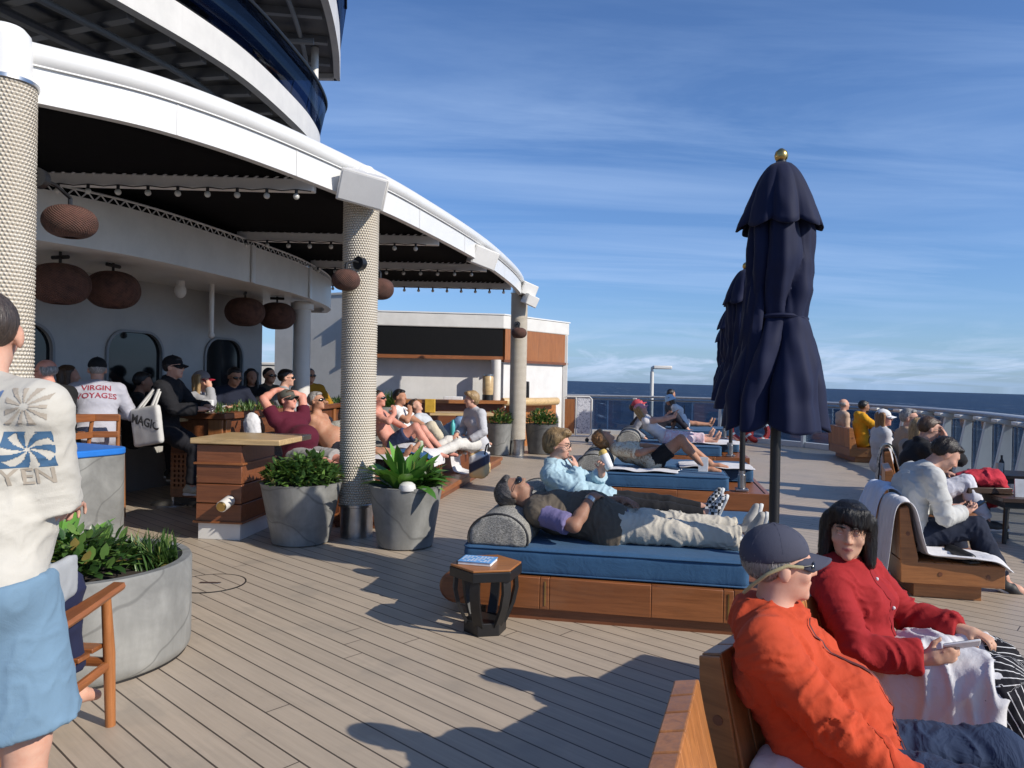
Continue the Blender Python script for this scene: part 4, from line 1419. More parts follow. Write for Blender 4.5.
b = MB(); b.box(-.14, -.09, 0, .14, .09, .02); o = b.build('tray', M['black'], None, bevel=.008); o.location = T2 + V((-.25, .12, .0)); tag(o, 'flat dark tray on the nearest low table', 'tray')
# dark chair back beside the tables
t = thing('dark_chair', 'black chair beside the low tables near the railing', 'chair', at(962, 490, 8.6) * 1, R(80))
t.location.z = 0
b = MB(); b.box(-.22, -.22, .38, .22, .22, .42); b.build('seat', M['dark_wood'], t, bevel=.01)
for (x, y, h) in ((-.2, -.2, .38), (.2, -.2, .38), (-.2, .2, .78), (.2, .2, .78)):
    b = MB(); b.tube([(x, y, 0), (x, y, h)], .02, 8); b.build('leg', M['black'], t)
b = MB(); b.box(-.22, .19, .66, .22, .22, .78); b.box(-.22, .19, .5, .22, .22, .56); b.build('back_rail', M['black'], t, bevel=.006)

# ----------------------------------------------------------------- teak armchair (left front)
ac = thing('armchair', 'teak armchair with round legs standing in front of the big round planter', 'chair', (-2.0, 2.82, 0), R(-4))
for sx in (-1, 1):
    for (y, h, r, lean) in ((.33, .56, .024, 0), (-.26, .50, .022, -.06)):
        b = MB(); b.tube([(sx * .30, y + lean, 0), (sx * .29, y, h * .55), (sx * .285, y - .02, h)], [r * .85, r, r * .8], 14); b.build('leg', M['teak_z'], ac)
    b = MB(); rows = []
    for i in range(9):
        u = i / 8; y = -.34 + .74 * u; z = .50 + .075 * u; w = .030 + .016 * math.sin(math.pi * min(1, u * .9 + .2)); cx_ = sx * (.285 + .01 * math.sin(u * 3))
        rows.append([V((cx_ - w, y, z)), V((cx_ - w * .8, y, z + .016)), V((cx_ + w * .8, y, z + .016)), V((cx_ + w, y, z)), V((cx_ + w * .8, y, z - .014)), V((cx_ - w * .8, y, z - .014)), V((cx_ - w, y, z))])
    b.grid(rows); n7 = len(rows)
    b.add(rows[0][:-1], [(0, 1, 2, 3, 4, 5)]); b.add(rows[-1][:-1], [(5, 4, 3, 2, 1, 0)])
    b.build('armrest', M['teak_y'], ac, smooth=40)
    b = MB(); b.tube([(sx * .285, -.3, .2), (sx * .285, .33, .26)], .02, 10); b.build('side_rail', M['teak_y'], ac)
b = MB()
for k in range(7): b.box(-.27, -.28 + k * .088, .285 + k * .008, .27, -.205 + k * .088, .305 + k * .008)
b.build('seat', M['teak_x'], ac, bevel=.004)
b = MB(); b.tube([(-.29, .33, .27), (.29, .33, .27)], .02, 10); b.build('front_rail', M['teak_x'], ac)
b = MB()
for k in range(6): b.box(-.25 + k * .085, -.33, .3, -.2 + k * .085, -.31, .82, M=Matrix.Translation((0, -.0, 0)))
b.box(-.29, -.335, .80, .29, -.305, .86); b.build('backrest', M['teak_z'], ac, bevel=.004)

# grey ottoman with blue vinyl top
ot = thing('drum_stand', 'grey concrete drum with a flat bright blue top behind the big round planter', 'drum', (-3.80, 6.15, 0), R(-25))
b = MB(); rr = [(x, y) for x, y in rrect(0, 0, .84, .84, .16)]
b.prism(rr, .02, .80); b.build('body', M['concrete'], ot, smooth=40)
b = MB(); b.prism([(x * 1.01, y * 1.01) for x, y in rr], .803, .86); b.build('top', M['blue_cushion'], ot, smooth=40, bevel=.012)

# ----------------------------------------------------------------- bar tables and high chairs under the overhang
def bar_table(label, loc, yaw, w=.75, d=.75, h=1.03):
    t = thing('bar_table', label, 'table', loc, yaw, 'high bar tables under the overhang')
    b = MB(); b.box(-w / 2, -d / 2, h - .04, w / 2, d / 2, h); b.build('table_top', M['pale_wood'], t, bevel=.006)
    b = MB(); b.tube([(0, 0, .03), (0, 0, h - .04)], .035, 14); b.build('post', M['steel'], t)
    b = MB(); b.lathe([(.25, 0), (.25, .015), (.06, .035)], 28); b.build('foot', M['steel'], t)
    return t
def bar_chair(label, loc, yaw):
    t = thing('bar_chair', label, 'chair', loc, yaw, 'high teak bar chairs')
    for sx in (-1, 1):
        b = MB(); b.tube([(sx * .2, .2, 0), (sx * .185, .18, .72)], .018, 8); b.build('leg', M['teak_z'], t)
        b = MB(); b.tube([(sx * .2, -.2, 0), (sx * .19, -.2, .7), (sx * .2, -.25, 1.08)], .019, 8); b.build('leg', M['teak_z'], t)
    b = MB()
    for k in range(5): b.box(-.2, -.2 + k * .082, .70, .2, -.13 + k * .082, .722)
    b.build('seat', M['teak_x'], t, bevel=.003)
    b = MB(); b.box(-.21, -.27, 1.02, .21, -.245, 1.09); b.box(-.2, -.255, .86, .2, -.235, .92); b.build('backrest', M['teak_x'], t, bevel=.004)
    b = MB(); b.tube([(-.195, .19, .3), (.195, .19, .3)], .014, 8); b.tube([(-.195, -.2, .42), (.195, -.2, .42)], .014, 8); b.build('foot_rail', M['teak_x'], t)
    return t
BT1 = (-4.95, 8.3); BT2 = (-3.95, 9.35)
bar_table('bar table with pale top beside the man in the white shirt', (*BT1, 0), R(-15))
bar_table('bar table with pale top behind the tote bag', (-3.86, 8.5, 0), R(-10), .5, .6, 1.0)
bar_table('bar table behind the grass strip under the overhang', (-3.75, 10.9, 0), R(-12), .6, 1.6)

# ----------------------------------------------------------------- rattan lanterns
def lantern(label, c, w, h, kind, arm=None):
    t = thing('rattan_lantern', label, 'lamp', c, random.uniform(0, 3), 'brown rattan lanterns')
    b = MB(); prof = []
    for k in range(15):
        a = R(-78 + 156 * k / 14); prof.append((w / 2 * math.cos(a) ** .75, h / 2 * math.sin(a)))
    b.lathe(prof, 44, cap=False, fn=lambda r, z, an: r * (1 + .012 * math.cos(22 * an)))
    o = b.build('shade', M['rattan'], t, smooth=60); s_ = o.modifiers.new('thick', 'SOLIDIFY'); s_.thickness = .008
    b = MB(); b.tube([(0, 0, h * .3), (0, 0, h * .5 + (.16 if kind == 'hang' else .05))], .014, 8)
    if kind == 'hang': b.lathe([(.09, h * .5 + .13), (.09, h * .5 + .15)], 20); b.tube([(-.1, 0, h * .5 + .06), (.1, 0, h * .5 + .06)], .02, 8)
    b.build('hanger', M['black'], t)
    b = MB(); b.ball((0, 0, 0), .035, 10); b.build('bulb', M['off_white'], t)
    if arm is not None:
        t.rotation_euler = (0, 0, 0)
        b = MB(); a = V(arm) - V(c)
        b.tube([V((0, 0, h * .5 + .05)), V((a.x * .5, a.y * .5, h * .5 + .09)), V((a.x, a.y, h * .5 + .08))], .012, 8)
        dn = V((a.x, a.y, 0)).normalized()
        b.tube([V((a.x, a.y, h * .5 + .08)) - dn * .03, V((a.x, a.y, h * .5 + .08)) + dn * .03], .06, 18); b.build('wall_arm', M['black'], t)
    return t
for (px, py, D, l) in ((60, 284, 7.2, 'left one of the two big dark rattan lanterns under the overhang at the left'), (113, 290, 7.9, 'right one of the two big dark rattan lanterns under the overhang at the left'),
                       (245, 312, 10.4, 'big dark rattan lantern under the overhang, left of the far pair'), (277, 316, 11.0, 'big dark rattan lantern nearest the white column')):
    c = at(px, py, D); lantern(l, c, .54, .40, 'hang')
c = at(70, 222, 4.9); lantern('sunlit rattan lantern on an arm of the leftmost rope column', c, .33, .215, 'arm', (PCOL[0][0] + .14, PCOL[0][1] + .1, 0))
c = at(346, 280, 6.62); lantern('rattan lantern on the front of the middle rope column', c, .25, .19, 'arm', (PCOL[1][0] + .03, PCOL[1][1] - .17, 0))
c = at(380, 289, 7.25); lantern('rattan lantern half hidden behind the middle rope column', c, .27, .21, 'arm', (PCOL[1][0] + .08, PCOL[1][1] + .15, 0))
c = at(519, 333, 14.3); lantern('small rattan lantern on the far rope column', c, .3, .21, 'arm', (PCOL[2][0] - .04, PCOL[2][1] - .17, 0))

# ----------------------------------------------------------------- trolley by the hut, lifebuoys and crates at the railing
q = at(563, 440, 18.0)
t = thing('screen_trolley', 'white tube trolley with a teak panel and a floral panel by the bar hut', 'trolley', (q.x, q.y, 0), R(-4))
pts = [(0, 0, .14), (.0, 0, 1.06), (.06, 0, 1.1), (.62, 0, 1.1), (.68, 0, 1.04), (.68, 0, .2), (.62, 0, .14), (.06, 0, .14)]
b = MB(); b.tube(pts, .022, 8, closed=True); b.tube([(.3, 0, .14), (.3, 0, 1.1)], .018, 8); b.build('frame', M['white'], t)
b = MB(); b.box(.03, -.012, .2, .27, .012, 1.04); b.build('wood_panel', M['teak_z'], t)
fl = Mat('floral_print'); nz = fl.noise(fl.coord(), 16, 5, .7, 1.5); fl.set(color=fl.ramp(nz, [(.42, (.55, .56, .6)), (.5, (.72, .72, .74)), (.6, (.2, .21, .26))]), rough=.7)
b = MB(); b.box(.33, -.012, .2, .65, .012, 1.06); b.build('floral_panel', fl.m, t)
for x in (.1, .58):
    b = MB(); b.tube([(x, -.02, .05), (x, .02, .05)], .05, 14); b.build('wheel', M['black'], t)
    b = MB(); b.tube([(x, 0, .05), (x, 0, .14)], .015, 6); b.build('caster', M['steel'], t)
for (px, py, D, l) in ((741, 438, 18.9, 'red lifebuoy lying left, under the far railing'), (757, 438, 18.7, 'red lifebuoy lying right, beneath the umbrella by the railing')):
    c = at(px, py, D); b = MB(); pts = [(.26 * math.cos(k * .3142), .26 * math.sin(k * .3142), 0) for k in range(20)]
    t = thing('lifebuoy', l, 'lifebuoy', (c.x, c.y, .3), 0, 'red lifebuoys'); t.rotation_euler = (R(70), 0, 0)
    b.tube(pts, .07, 10, closed=True); b.build('ring', M['red_plastic'], t)
    b = MB()
    for k in range(4): a = k * 1.5708 + .5; b.tube([(.26 * math.cos(a - .1), .26 * math.sin(a - .1), 0), (.26 * math.cos(a + .1), .26 * math.sin(a + .1), 0)], .074, 10)
    b.build('band', M['paper'], t)

# things on the hut counter
def on_counter(px, dz=1.03, D=15.62): 
    c = at(px, 404, D); return V((c.x, 15.45 + (c.x + 4.4) * .116 + .12, dz))
p = on_counter(487); t = thing('drink_dispenser', 'glass drink dispenser on the bar hut counter', 'dispenser', p)
b = MB(); b.lathe([(.11, .12), (.12, .2), (.12, .5), (.1, .53)], 20); b.build('jar', M['pale_wood'], t)
b = MB(); b.lathe([(.12, 0), (.12, .12)], 20); b.build('stand', M['black'], t)
b = MB(); b.lathe([(.115, .53), (.115, .56)], 20); b.build('lid', M['steel'], t)
p = on_counter(452); t = tag(MB().box(-.2, -.1, 0, .2, .1, .07).build('napkin_box', M['paper'], None, bevel=.01), 'flat white box on the bar hut counter', 'box'); t.location = p
p = at(453, 418, 12.0); b = MB(); b.lathe([(.035, 0), (.038, .02), (.038, .17), (.02, .2), (.02, .24), (0, .242)], 16); t = b.build('water_bottle', plain('teal_bottle', (.08, .42, .42), .35), None); t.location = (p.x, p.y, .58)
tag(t, 'teal water bottle standing on the lounge platform before the counter', 'bottle')
p = at(462, 412, 13.6); t = thing('lounge_table', 'table with pale wood top at the far end of the lounge platform', 'table', (p.x, p.y, 0), R(8))
b = MB(); b.box(-.6, -.3, .82, .55, .3, .87); b.build('table_top', M['pale_wood'], t, bevel=.006)
b = MB(); b.box(-.1, -.1, 0, .1, .1, .82); b.build('pedestal', M['teak_dark'], t, bevel=.006)
p = at(430, 414, 13.3); t = tag(MB().box(-.09, -.05, 0, .09, .05, .24).build('menu_stand', plain('yellow_board', (.6, .36, .04), .5), None, bevel=.006), 'yellow stand on the table at the end of the platform', 'menu stand'); t.location = (p.x, p.y, .872)
p = at(384, 399, 13.6); pot((p.x, p.y, .2), .25, .2, .75, 'grey pot with tall grass behind the lounging guests near the hut')
plant('grass_tuft', 'tall grass tuft in the pot near the bar hut counter', (p.x, p.y, .93), [('grass', .2, .32, 260, (0, 0, 0))])
# ----------------------------------------------------------------- people
from mathutils.bvhtree import BVHTree
_mc = {}
def cmat(kind, c, **kw):
    key = (kind, c, tuple(sorted(kw.items())))
    if key not in _mc:
        nm = {'skin': 'skin', 'hair': 'hair', 'cloth': 'cloth', 'plain': 'shoe_rubber'}[kind]
        _mc[key] = {'skin': skin_mat, 'hair': hair_mat, 'cloth': fabric, 'plain': plain}[kind](nm, c, **kw)
    return _mc[key]
SK = dict(fair=(.58, .34, .25), tan=(.44, .235, .15), red=(.60, .29, .22), brown=(.16, .085, .055), asian=(.55, .34, .235), deep=(.30, .165, .11))
LIP = plain('lips', (.40, .17, .14), .45)
HC = dict(black=(.010, .008, .008), dark=(.022, .014, .010), brown=(.07, .038, .02), blond=(.34, .22, .10), grey=(.30, .28, .26), saltpepper=(.10, .09, .085), ginger=(.26, .13, .05), buzzed=(.055, .040, .032), white=(.6, .58, .55))


def flatcone(s, a, b, r1, r2, k=.02, axis=None, w=1.0, r_in=None):
    """tapered tube with a flat end at b"""
    a_, b_ = arr(a), arr(b); ba = b_ - a_; L = float(np.linalg.norm(ba)) + 1e-9; e = ba / L
    def fn(P):
        q = P - a_; t = q @ e
        tt = np.clip(t, 0, L)
        d = np.linalg.norm(q - tt[..., None] * e, axis=-1) - (r1 + (r2 - r1) * tt / L)
        return np.maximum(d, t - L)
    m = max(r1, r2)
    return s._add(fn, np.minimum(a_, b_) - m, np.maximum(a_, b_) + m, k, 'u')


def ik(S, T, pole, l1, l2):
    S, T, pole = V(S), V(T), V(pole)
    d = T - S; L = d.length
    if L > (l1 + l2) * .995: T = S + d * ((l1 + l2) * .995 / L); d = T - S; L = d.length
    a = (l1 * l1 - l2 * l2 + L * L) / (2 * L)
    h = math.sqrt(max(0, l1 * l1 - a * a))
    e = d / L
    p = pole - e * pole.dot(e)
    p = p.normalized() if p.length > 1e-5 else V((0, 0, 1))
    return S + e * a + p * h, T


def hand(s, W, d, pn, right, curl=.5, k=1.0, vox=.01, spread=.12, thumb_out=.7):
    """five fingered hand at wrist W, pointing along d, palm facing pn"""
    d = V(d).normalized(); pn = V(pn); pn = (pn - d * pn.dot(d)).normalized()
    sd = d.cross(pn) * (1 if right else -1)      # towards the thumb
    MX = Matrix((sd, d, pn)).transposed()
    rm = max(.0088, vox * .72)
    s.ell(W + d * .05 * k, (.040 * k, .054 * k, .017 * k), .012, M=MX)
    s.cone(W - d * .01, W + d * .04 * k, .026 * k, .03 * k, .012, axis=sd, w=1.15)
    for i, L in enumerate((.070, .079, .073, .058)):
        off = (.030 - .0195 * i) * k
        p = W + d * (.088 - .004 * abs(i - 1.3)) * k + sd * off
        ang = R(8) + curl * .35
        dd = (d + sd * (1.5 - i) * spread * .5).normalized()
        r = rm * (1.0 if i < 3 else .9)
        for sgi, fr in enumerate((.42, .32, .26)):
            dd2 = (dd * math.cos(ang) + pn * math.sin(ang)).normalized()
            q = p + dd2 * L * fr * k
            s.cone(p, q, r, r * .92, .005); p = q; r *= .92
            ang += R(70) * curl
    p = W + d * .028 * k + sd * .026 * k + pn * .006
    dd = (d * .65 + sd * thumb_out + pn * .35).normalized()
    q = p + dd * .042 * k; s.cone(p, q, rm * 1.35, rm * 1.15, .008)
    dd = (d * .85 + sd * (.3 * thumb_out) + pn * (.25 + .4 * curl)).normalized()
    s.cone(q, q + dd * .034 * k, rm * 1.12, rm * .95, .005)


def text_mesh(txt, size, font_bold=0.0):
    cu = bpy.data.curves.new('t', 'FONT'); cu.body = txt; cu.size = size; cu.align_x = 'CENTER'; cu.align_y = 'CENTER'; cu.offset = font_bold
    cu.resolution_u = 3
    o = bpy.data.objects.new('t', cu); COL.objects.link(o)
    dg = bpy.context.evaluated_depsgraph_get(); me = bpy.data.meshes.new_from_object(o.evaluated_get(dg))
    vs = [v.co.copy() for v in me.vertices]; fs = [tuple(p.vertices) for p in me.polygons]
    bpy.data.objects.remove(o); bpy.data.curves.remove(cu); bpy.data.meshes.remove(me)
    return vs, fs


def bvh(me): return BVHTree.FromPolygons([v.co for v in me.vertices], [tuple(p.vertices) for p in me.polygons])


def project(tree, vs, fs, org, ux, uy, n, off=.0025):
    """lay a flat drawing onto a surface: drawing (x,y) -> org + ux*x + uy*y, dropped along -n"""
    out = []; ok = []
    for v in vs:
        p = org + ux * v[0] + uy * v[1] + n * .6
        h = tree.ray_cast(p, -n)
        ok.append(h[0] is not None); out.append(h[0] + n * off if h[0] is not None else p)
    return out, [f for f in fs if all(ok[i] for i in f)]


class Person:
    def __init__(s, label, loc, yaw, h=1.72, skin='fair', pz=.38, lean=15, slouch=20, side=0, twist=0, head=(0, 0, 0), legs=None, arms=None,
                 bulk=1.0, belly=0.0, female=False, vox=.015, group=None, stand=False, cat='person', neckfwd=.0):
        s.k = k = h / 1.72; s.vox = vox; s.b = bulk; s.female = female; s.belly = belly
        s.root = thing('person', label, cat, loc, yaw, group)
        a0, a1, a2 = R(lean), R(lean - slouch * .5), R(lean - slouch)
        RS = Matrix.Rotation(R(side), 3, 'Y')
        def d(a): return RS @ V((0, -math.sin(a), math.cos(a)))
        def f(a): return RS @ V((0, math.cos(a), math.sin(a)))
        s.d = (d(a0), d(a1), d(a2)); s.f = (f(a0), f(a1), f(a2))
        s.P = V((0, 0, pz)); s.Mw = s.P + s.d[0] * .17 * k; s.C = s.Mw + s.d[1] * .19 * k; s.N = s.C + s.d[2] * .155 * k
        s.r0 = RS @ V((1, 0, 0)); s.r1 = Matrix.Rotation(R(twist), 3, s.d[2]) @ s.r0
        sw = (.155 if female else .178) * k * (1 + (bulk - 1) * .5)
        s.S = [s.N - s.d[2] * .045 * k + s.r1 * sw, s.N - s.d[2] * .045 * k - s.r1 * sw]
        yw, pt, rl = head
        s.HR = (Matrix.Rotation(R(yw), 3, 'Z') @ Matrix.Rotation(R(pt), 3, 'X') @ Matrix.Rotation(R(rl), 3, 'Y'))
        hu = s.HR @ V((0, 0, 1)); hf = s.HR @ V((0, 1, 0))
        s.HB = s.N + (s.d[2] + hu).normalized() * .075 * k + s.f[2] * (.012 + neckfwd)
        s.H = s.HB + hu * .098 * k + hf * .018 * k
        s.hk = k ** .5 * (0.97 if female else 1.0)
        s.HM = Matrix.Translation(s.H) @ s.HR.to_4x4() @ Matrix.Scale(s.hk, 4)
        hw = .088 * k
        s.hip = [s.P + s.r0 * hw, s.P - s.r0 * hw]
        s.legs = []
        for i in (0, 1):
            th, sh, ft = legs[i] if legs else ((0, 0, -1), (0, 0, -1), (0, 1, 0))
            th, sh, ft = V(th).normalized(), V(sh).normalized(), V(ft).normalized()
            kn = s.hip[i] + th * .425 * k; an = kn + sh * .415 * k
            s.legs.append((kn, an, ft, sh))
        s.arms = []
        for i in (0, 1):
            a = arms[i] if arms else dict(t=(s.S[i].x * 1.15, s.S[i].y + .05, pz - .08), pole=(0, -1, 0))
            el, wr = ik(s.S[i], a['t'], a.get('pole', (0, -1, -.3)), .285 * k, .245 * k)
            fd = (wr - el).normalized()
            s.arms.append((el, wr, V(a.get('hd', fd)), V(a.get('pn', (0, 0, -1) if abs(fd.z) < .8 else (0, 1, 0))), a.get('curl', .35)))
        s.skin = cmat('skin', SK[skin])

    def torso(s, S, t, kb=.04, full=True):
        k, b = s.k, s.b
        w = 1.42 if not s.female else 1.32
        S.cone(s.P - s.d[0] * .03 * k, s.P + s.d[0] * .05 * k, .105 * k * b + t, .10 * k * b + t, kb, axis=s.r0, w=1.45)
        S.cone(s.P + s.d[0] * .05 * k, s.Mw, .10 * k * b + t, (.092 if s.female else .098) * k * b + t, kb, axis=s.r0, w=1.36)
        S.cone(s.Mw, s.C, (.092 if s.female else .098) * k * b + t, .106 * k * b + t, kb, axis=s.r1, w=w)
        S.cone(s.C, s.N - s.d[2] * .06 * k, .106 * k * b + t, .078 * k + t, kb, axis=s.r1, w=w)
        S.cone(s.S[0], s.S[1], .058 * k * b ** .5 + t, .058 * k * b ** .5 + t, kb)
        for i in (0, 1):
            S.cone(s.N + s.d[2] * .015 * k, s.S[i].lerp(s.N, .3), .045 * k + t * .6, .045 * k + t, kb)
            S.ell(s.hip[i] - s.f[0] * .05 * k, (.095 * k * b + t,) * 3, kb)
        if s.female:
            for sg in (-1, 1): S.ell(s.C + s.f[1] * .085 * k * b + s.r1 * .065 * sg * k - s.d[1] * .01, (.052 * k * b + t * .7,) * 3, kb)
        else:
            for sg in (-1, 1): S.ell(s.C + s.f[1] * .055 * k * b + s.r1 * .075 * sg * k + s.d[1] * .03, (.075 * k + t * .7, .05 * k + t * .7, .06 * k + t * .7), kb)
        if s.belly:
            S.ell(s.Mw + s.f[0] * (.05 + s.belly * .5) * k - s.d[0] * .02, ((.13 + s.belly * .4) * k + t, (.10 + s.belly * .6) * k + t, .14 * k + t), .06, M=Matrix((s.r0, s.f[0], s.d[0])).transposed())

    def arm(s, S, i, t, upto=2.0, kb=.02, hem=0.0):
        k, b = s.k, s.b ** .6
        el, wr = s.arms[i][0], s.arms[i][1]
        S.ell(s.S[i], (.053 * k * b + t,) * 3, .03)
        if upto <= 1:
            flatcone(S, s.S[i], s.S[i].lerp(el, upto), .056 * k * b + t, .052 * k * b + t + hem, kb); return
        S.cone(s.S[i], s.S[i].lerp(el, .5), .055 * k * b + t, .050 * k * b + t, kb)
        S.cone(s.S[i].lerp(el, .5), el, .050 * k * b + t, .042 * k * b + t, kb)
        m = el.lerp(wr, .35)
        S.cone(el, m, .041 * k * b + t, .043 * k * b + t, kb)
        if upto < 2: flatcone(S, m, el.lerp(wr, upto - 1), .043 * k * b + t, .034 * k * b + t + hem, kb)
        else: S.cone(m, wr, .043 * k * b + t, .028 * k + t + hem, kb)

    def leg(s, S, i, t, upto=2.0, kb=.025, hem=0.0, kt=0.0):
        k, b = s.k, s.b ** .5
        kn, an, ft, sh = s.legs[i]
        hp = s.hip[i]
        if upto <= 1:
            flatcone(S, hp, hp.lerp(kn, upto), .090 * k * b + t, .074 * k * b + t + hem, .03); return
        S.cone(hp, hp.lerp(kn, .5), .090 * k * b + t, .074 * k * b + t, .03)
        S.cone(hp.lerp(kn, .5), kn, .074 * k * b + t, .056 * k + t + kt, kb)
        m = kn.lerp(an, .33)
        bk = (kn - hp).normalized(); bk = (bk - sh * bk.dot(sh)); bk = bk.normalized() * -.012 * k if bk.length > .2 else V((0, -.012 * k, 0))
        S.cone(kn, m + bk, .054 * k + t + kt, .056 * k * b + t, kb)
        if upto < 2: flatcone(S, m + bk, kn.lerp(an, upto - 1), .056 * k * b + t, .038 * k + t + hem, kb)
        else: S.cone(m + bk, an, .056 * k * b + t, .036 * k + t + hem, kb)

    def headsdf(s, S):
        HM = s.HM; k = s.hk; q = s.HR.to_4x4()
        E = lambda c, r, kb=.012, op='u': S.ell(HM @ V(c), tuple(x * k for x in r), kb * k, op, M=q)
        C = lambda a, b, r1, r2, kb=.012: S.cone(HM @ V(a), HM @ V(b), r1 * k, r2 * k, kb * k)
        E((0, -.014, .035), (.077, .098, .086))
        E((0, .030, -.01), (.064, .066, .085), .02)
        E((0, .028, -.062), ((.050 if s.female else .055), .066, .048), .02)
        E((0, .078, -.094), (.022, .02, .018), .016)
        C((-.034, .082, .033), (.034, .082, .033), .011, .011, .012)
        fine = s.vox < .012
        for sg in (-1, 1):
            E((sg * .042, .066, -.022), (.024, .022, .022), .016)
            if fine: E((sg * .031, .099, .010), (.016, .015, .010), .010, 's')
            E((sg * .078, -.006, -.004), (.012, .021, .033), .006)
        C((0, .092, .018), (0, .113, -.022), .009, .0125, .008)
        if fine:
            for sg in (-1, 1): E((sg * .012, .100, -.025), (.010, .011, .008), .006)
            E((0, .094, -.052), (.021, .010, .0055), .006); E((0, .091, -.0625), (.018, .010, .006), .006)
            S.box(HM @ V((0, .108, -.0572)), (.021 * k, .012 * k, .0012 * k), .0005, .003, 's', M=q)

    def folds(s, me, amp, seed, which):
        """cloth folds: they run round each limb and gather near the joints"""
        n = len(me.vertices)
        co = np.empty(n * 3, dtype=np.float32); me.vertices.foreach_get('co', co); co = co.reshape(-1, 3)
        no = np.empty(n * 3, dtype=np.float32); me.vertices.foreach_get('normal', no); no = no.reshape(-1, 3)
        k = s.k
        if which == 't':
            segs = [(s.P, s.Mw, .16), (s.Mw, s.N, .17)]
            for i in (0, 1): segs += [(s.S[i], s.arms[i][0], .055), (s.arms[i][0], s.arms[i][1], .045)]
            joints = [(s.Mw, .16, 1.0), (s.arms[0][0], .10, 1.5), (s.arms[1][0], .10, 1.5), (s.S[0] - s.d[1] * .08, .12, .8), (s.S[1] - s.d[1] * .08, .12, .8), (s.arms[0][1], .08, .8), (s.arms[1][1], .08, .8)]
        else:
            segs = []
            for i in (0, 1): segs += [(s.hip[i], s.legs[i][0], .09), (s.legs[i][0], s.legs[i][1], .06)]
            joints = [(s.P + s.f[0] * .08, .16, 1.1), (s.legs[0][0], .13, 1.2), (s.legs[1][0], .13, 1.2), (s.legs[0][1], .12, 1.2), (s.legs[1][1], .12, 1.2)]
        W = []; A = []
        for q, (a, b, r) in enumerate(segs):
            a_, b_ = arr(a), arr(b); e = b_ - a_; L = np.linalg.norm(e); e = e / L
            p = co - a_; t = p @ e; per = p - t[:, None] * e
            d = np.linalg.norm(p - np.clip(t, 0, L)[:, None] * e, axis=1) / r
            W.append(np.exp(-3.5 * d))
            Q = per * 3.6 + (t * 8.5)[:, None] * e + .35 * np.stack([vnoise(co * 3 + 1.3 * j, seed + j) for j in range(3)], 1)
            f1 = vnoise(Q, seed + 7 * q); f2 = vnoise(Q * 1.9 + 2.2, seed + 7 * q + 3)
            A.append((np.maximum(0, 1 - np.abs(f1) * 1.25) ** 2.2 - .28) + .45 * (np.maximum(0, 1 - np.abs(f2) * 1.3) ** 2 - .25) * np.clip(.5 + f1, 0, 1))
        W = np.array(W); A = np.array(A)
        a = (W * A).sum(0) / (W.sum(0) + 1e-12)
        g = np.full(n, .55)
        for c, r, w in joints: g += w * np.exp(-(np.linalg.norm(co - arr(c), axis=1) / (r * k)) ** 2)
        a = a * np.minimum(g, 1.7) + .28 * vnoise(co * 2.2, seed + 31)
        co = co + no * (a * amp)[:, None]
        me.vertices.foreach_set('co', co.astype(np.float32).ravel()); me.update()

    def strip(s, me, p0, p1, n_, w, mat, name, seg=24, off=.002, thick=.003):
        """a seam or zip laid along a garment from p0 to p1, dropped along -n_"""
        tree = bvh(me); n_ = V(n_).normalized(); sd = (V(p1) - V(p0)).cross(n_).normalized()
        rows = []
        for i in range(seg + 1):
            p = V(p0).lerp(V(p1), i / seg); row = []
            for w_ in (-w, 0, w):
                h = tree.ray_cast(p + sd * w_ + n_ * .5, -n_)
                if h[0] is not None: row.append(h[0] + n_ * (off + (thick if w_ == 0 else 0)))
            if len(row) == 3: rows.append(row)
        if len(rows) > 1:
            b = MB(); b.grid(rows); b.build(name, mat, s.root, smooth=180)

    def body(s):
        S = Sdf(); k = s.k
        s.torso(S, 0)
        nk = (.050 if s.female else .058) * k
        S.cone(s.N - s.d[2] * .02, s.HB + (s.H - s.HB) * .45, nk * 1.08, nk * .95, .03)
        s.headsdf(S)
        for i in (0, 1):
            s.arm(S, i, 0); s.leg(S, i, 0)
            el, wr, hd, pn, cu = s.arms[i]
            hand(S, wr, hd, pn, i == 0, cu, k * (.93 if s.female else 1.0), s.vox)
            kn, an, ft, sh = s.legs[i]
            S.ell(an, (.036 * k,) * 3, .02)
            S.cone(an - ft * .045 * k + sh * .045 * k, an + ft * .08 * k + sh * .05 * k, .030 * k, .032 * k, .02)
            S.cone(an + ft * .08 * k + sh * .05 * k, an + ft * .165 * k + sh * .058 * k, .034 * k, .024 * k, .02)
        me = S.mesh('body', s.vox, 1 if s.vox > .009 else 2)
        o = link('body', me, [s.skin, LIP], s.root)
        if s.vox < .012:
            inv = s.HM.inverted(); n = len(me.polygons)
            ce = np.empty(n * 3, dtype=np.float32); me.polygons.foreach_get('center', ce); ce = ce.reshape(-1, 3)
            A = np.array(inv); lc = ce @ A[:3, :3].T + A[:3, 3]
            mi = ((np.abs(lc[:, 0]) < .022) & (lc[:, 1] > .088) & (np.abs(lc[:, 2] + .0575) < .0095 - .25 * np.abs(lc[:, 0]))).astype(np.int32)
            me.polygons.foreach_set('material_index', mi)
        s.body_o = o
        return s

    def child(s, name, me, mat, hd=False):
        o = link(name, me, mat, s.root)
        if hd: o.matrix_local = s.HM
        return o

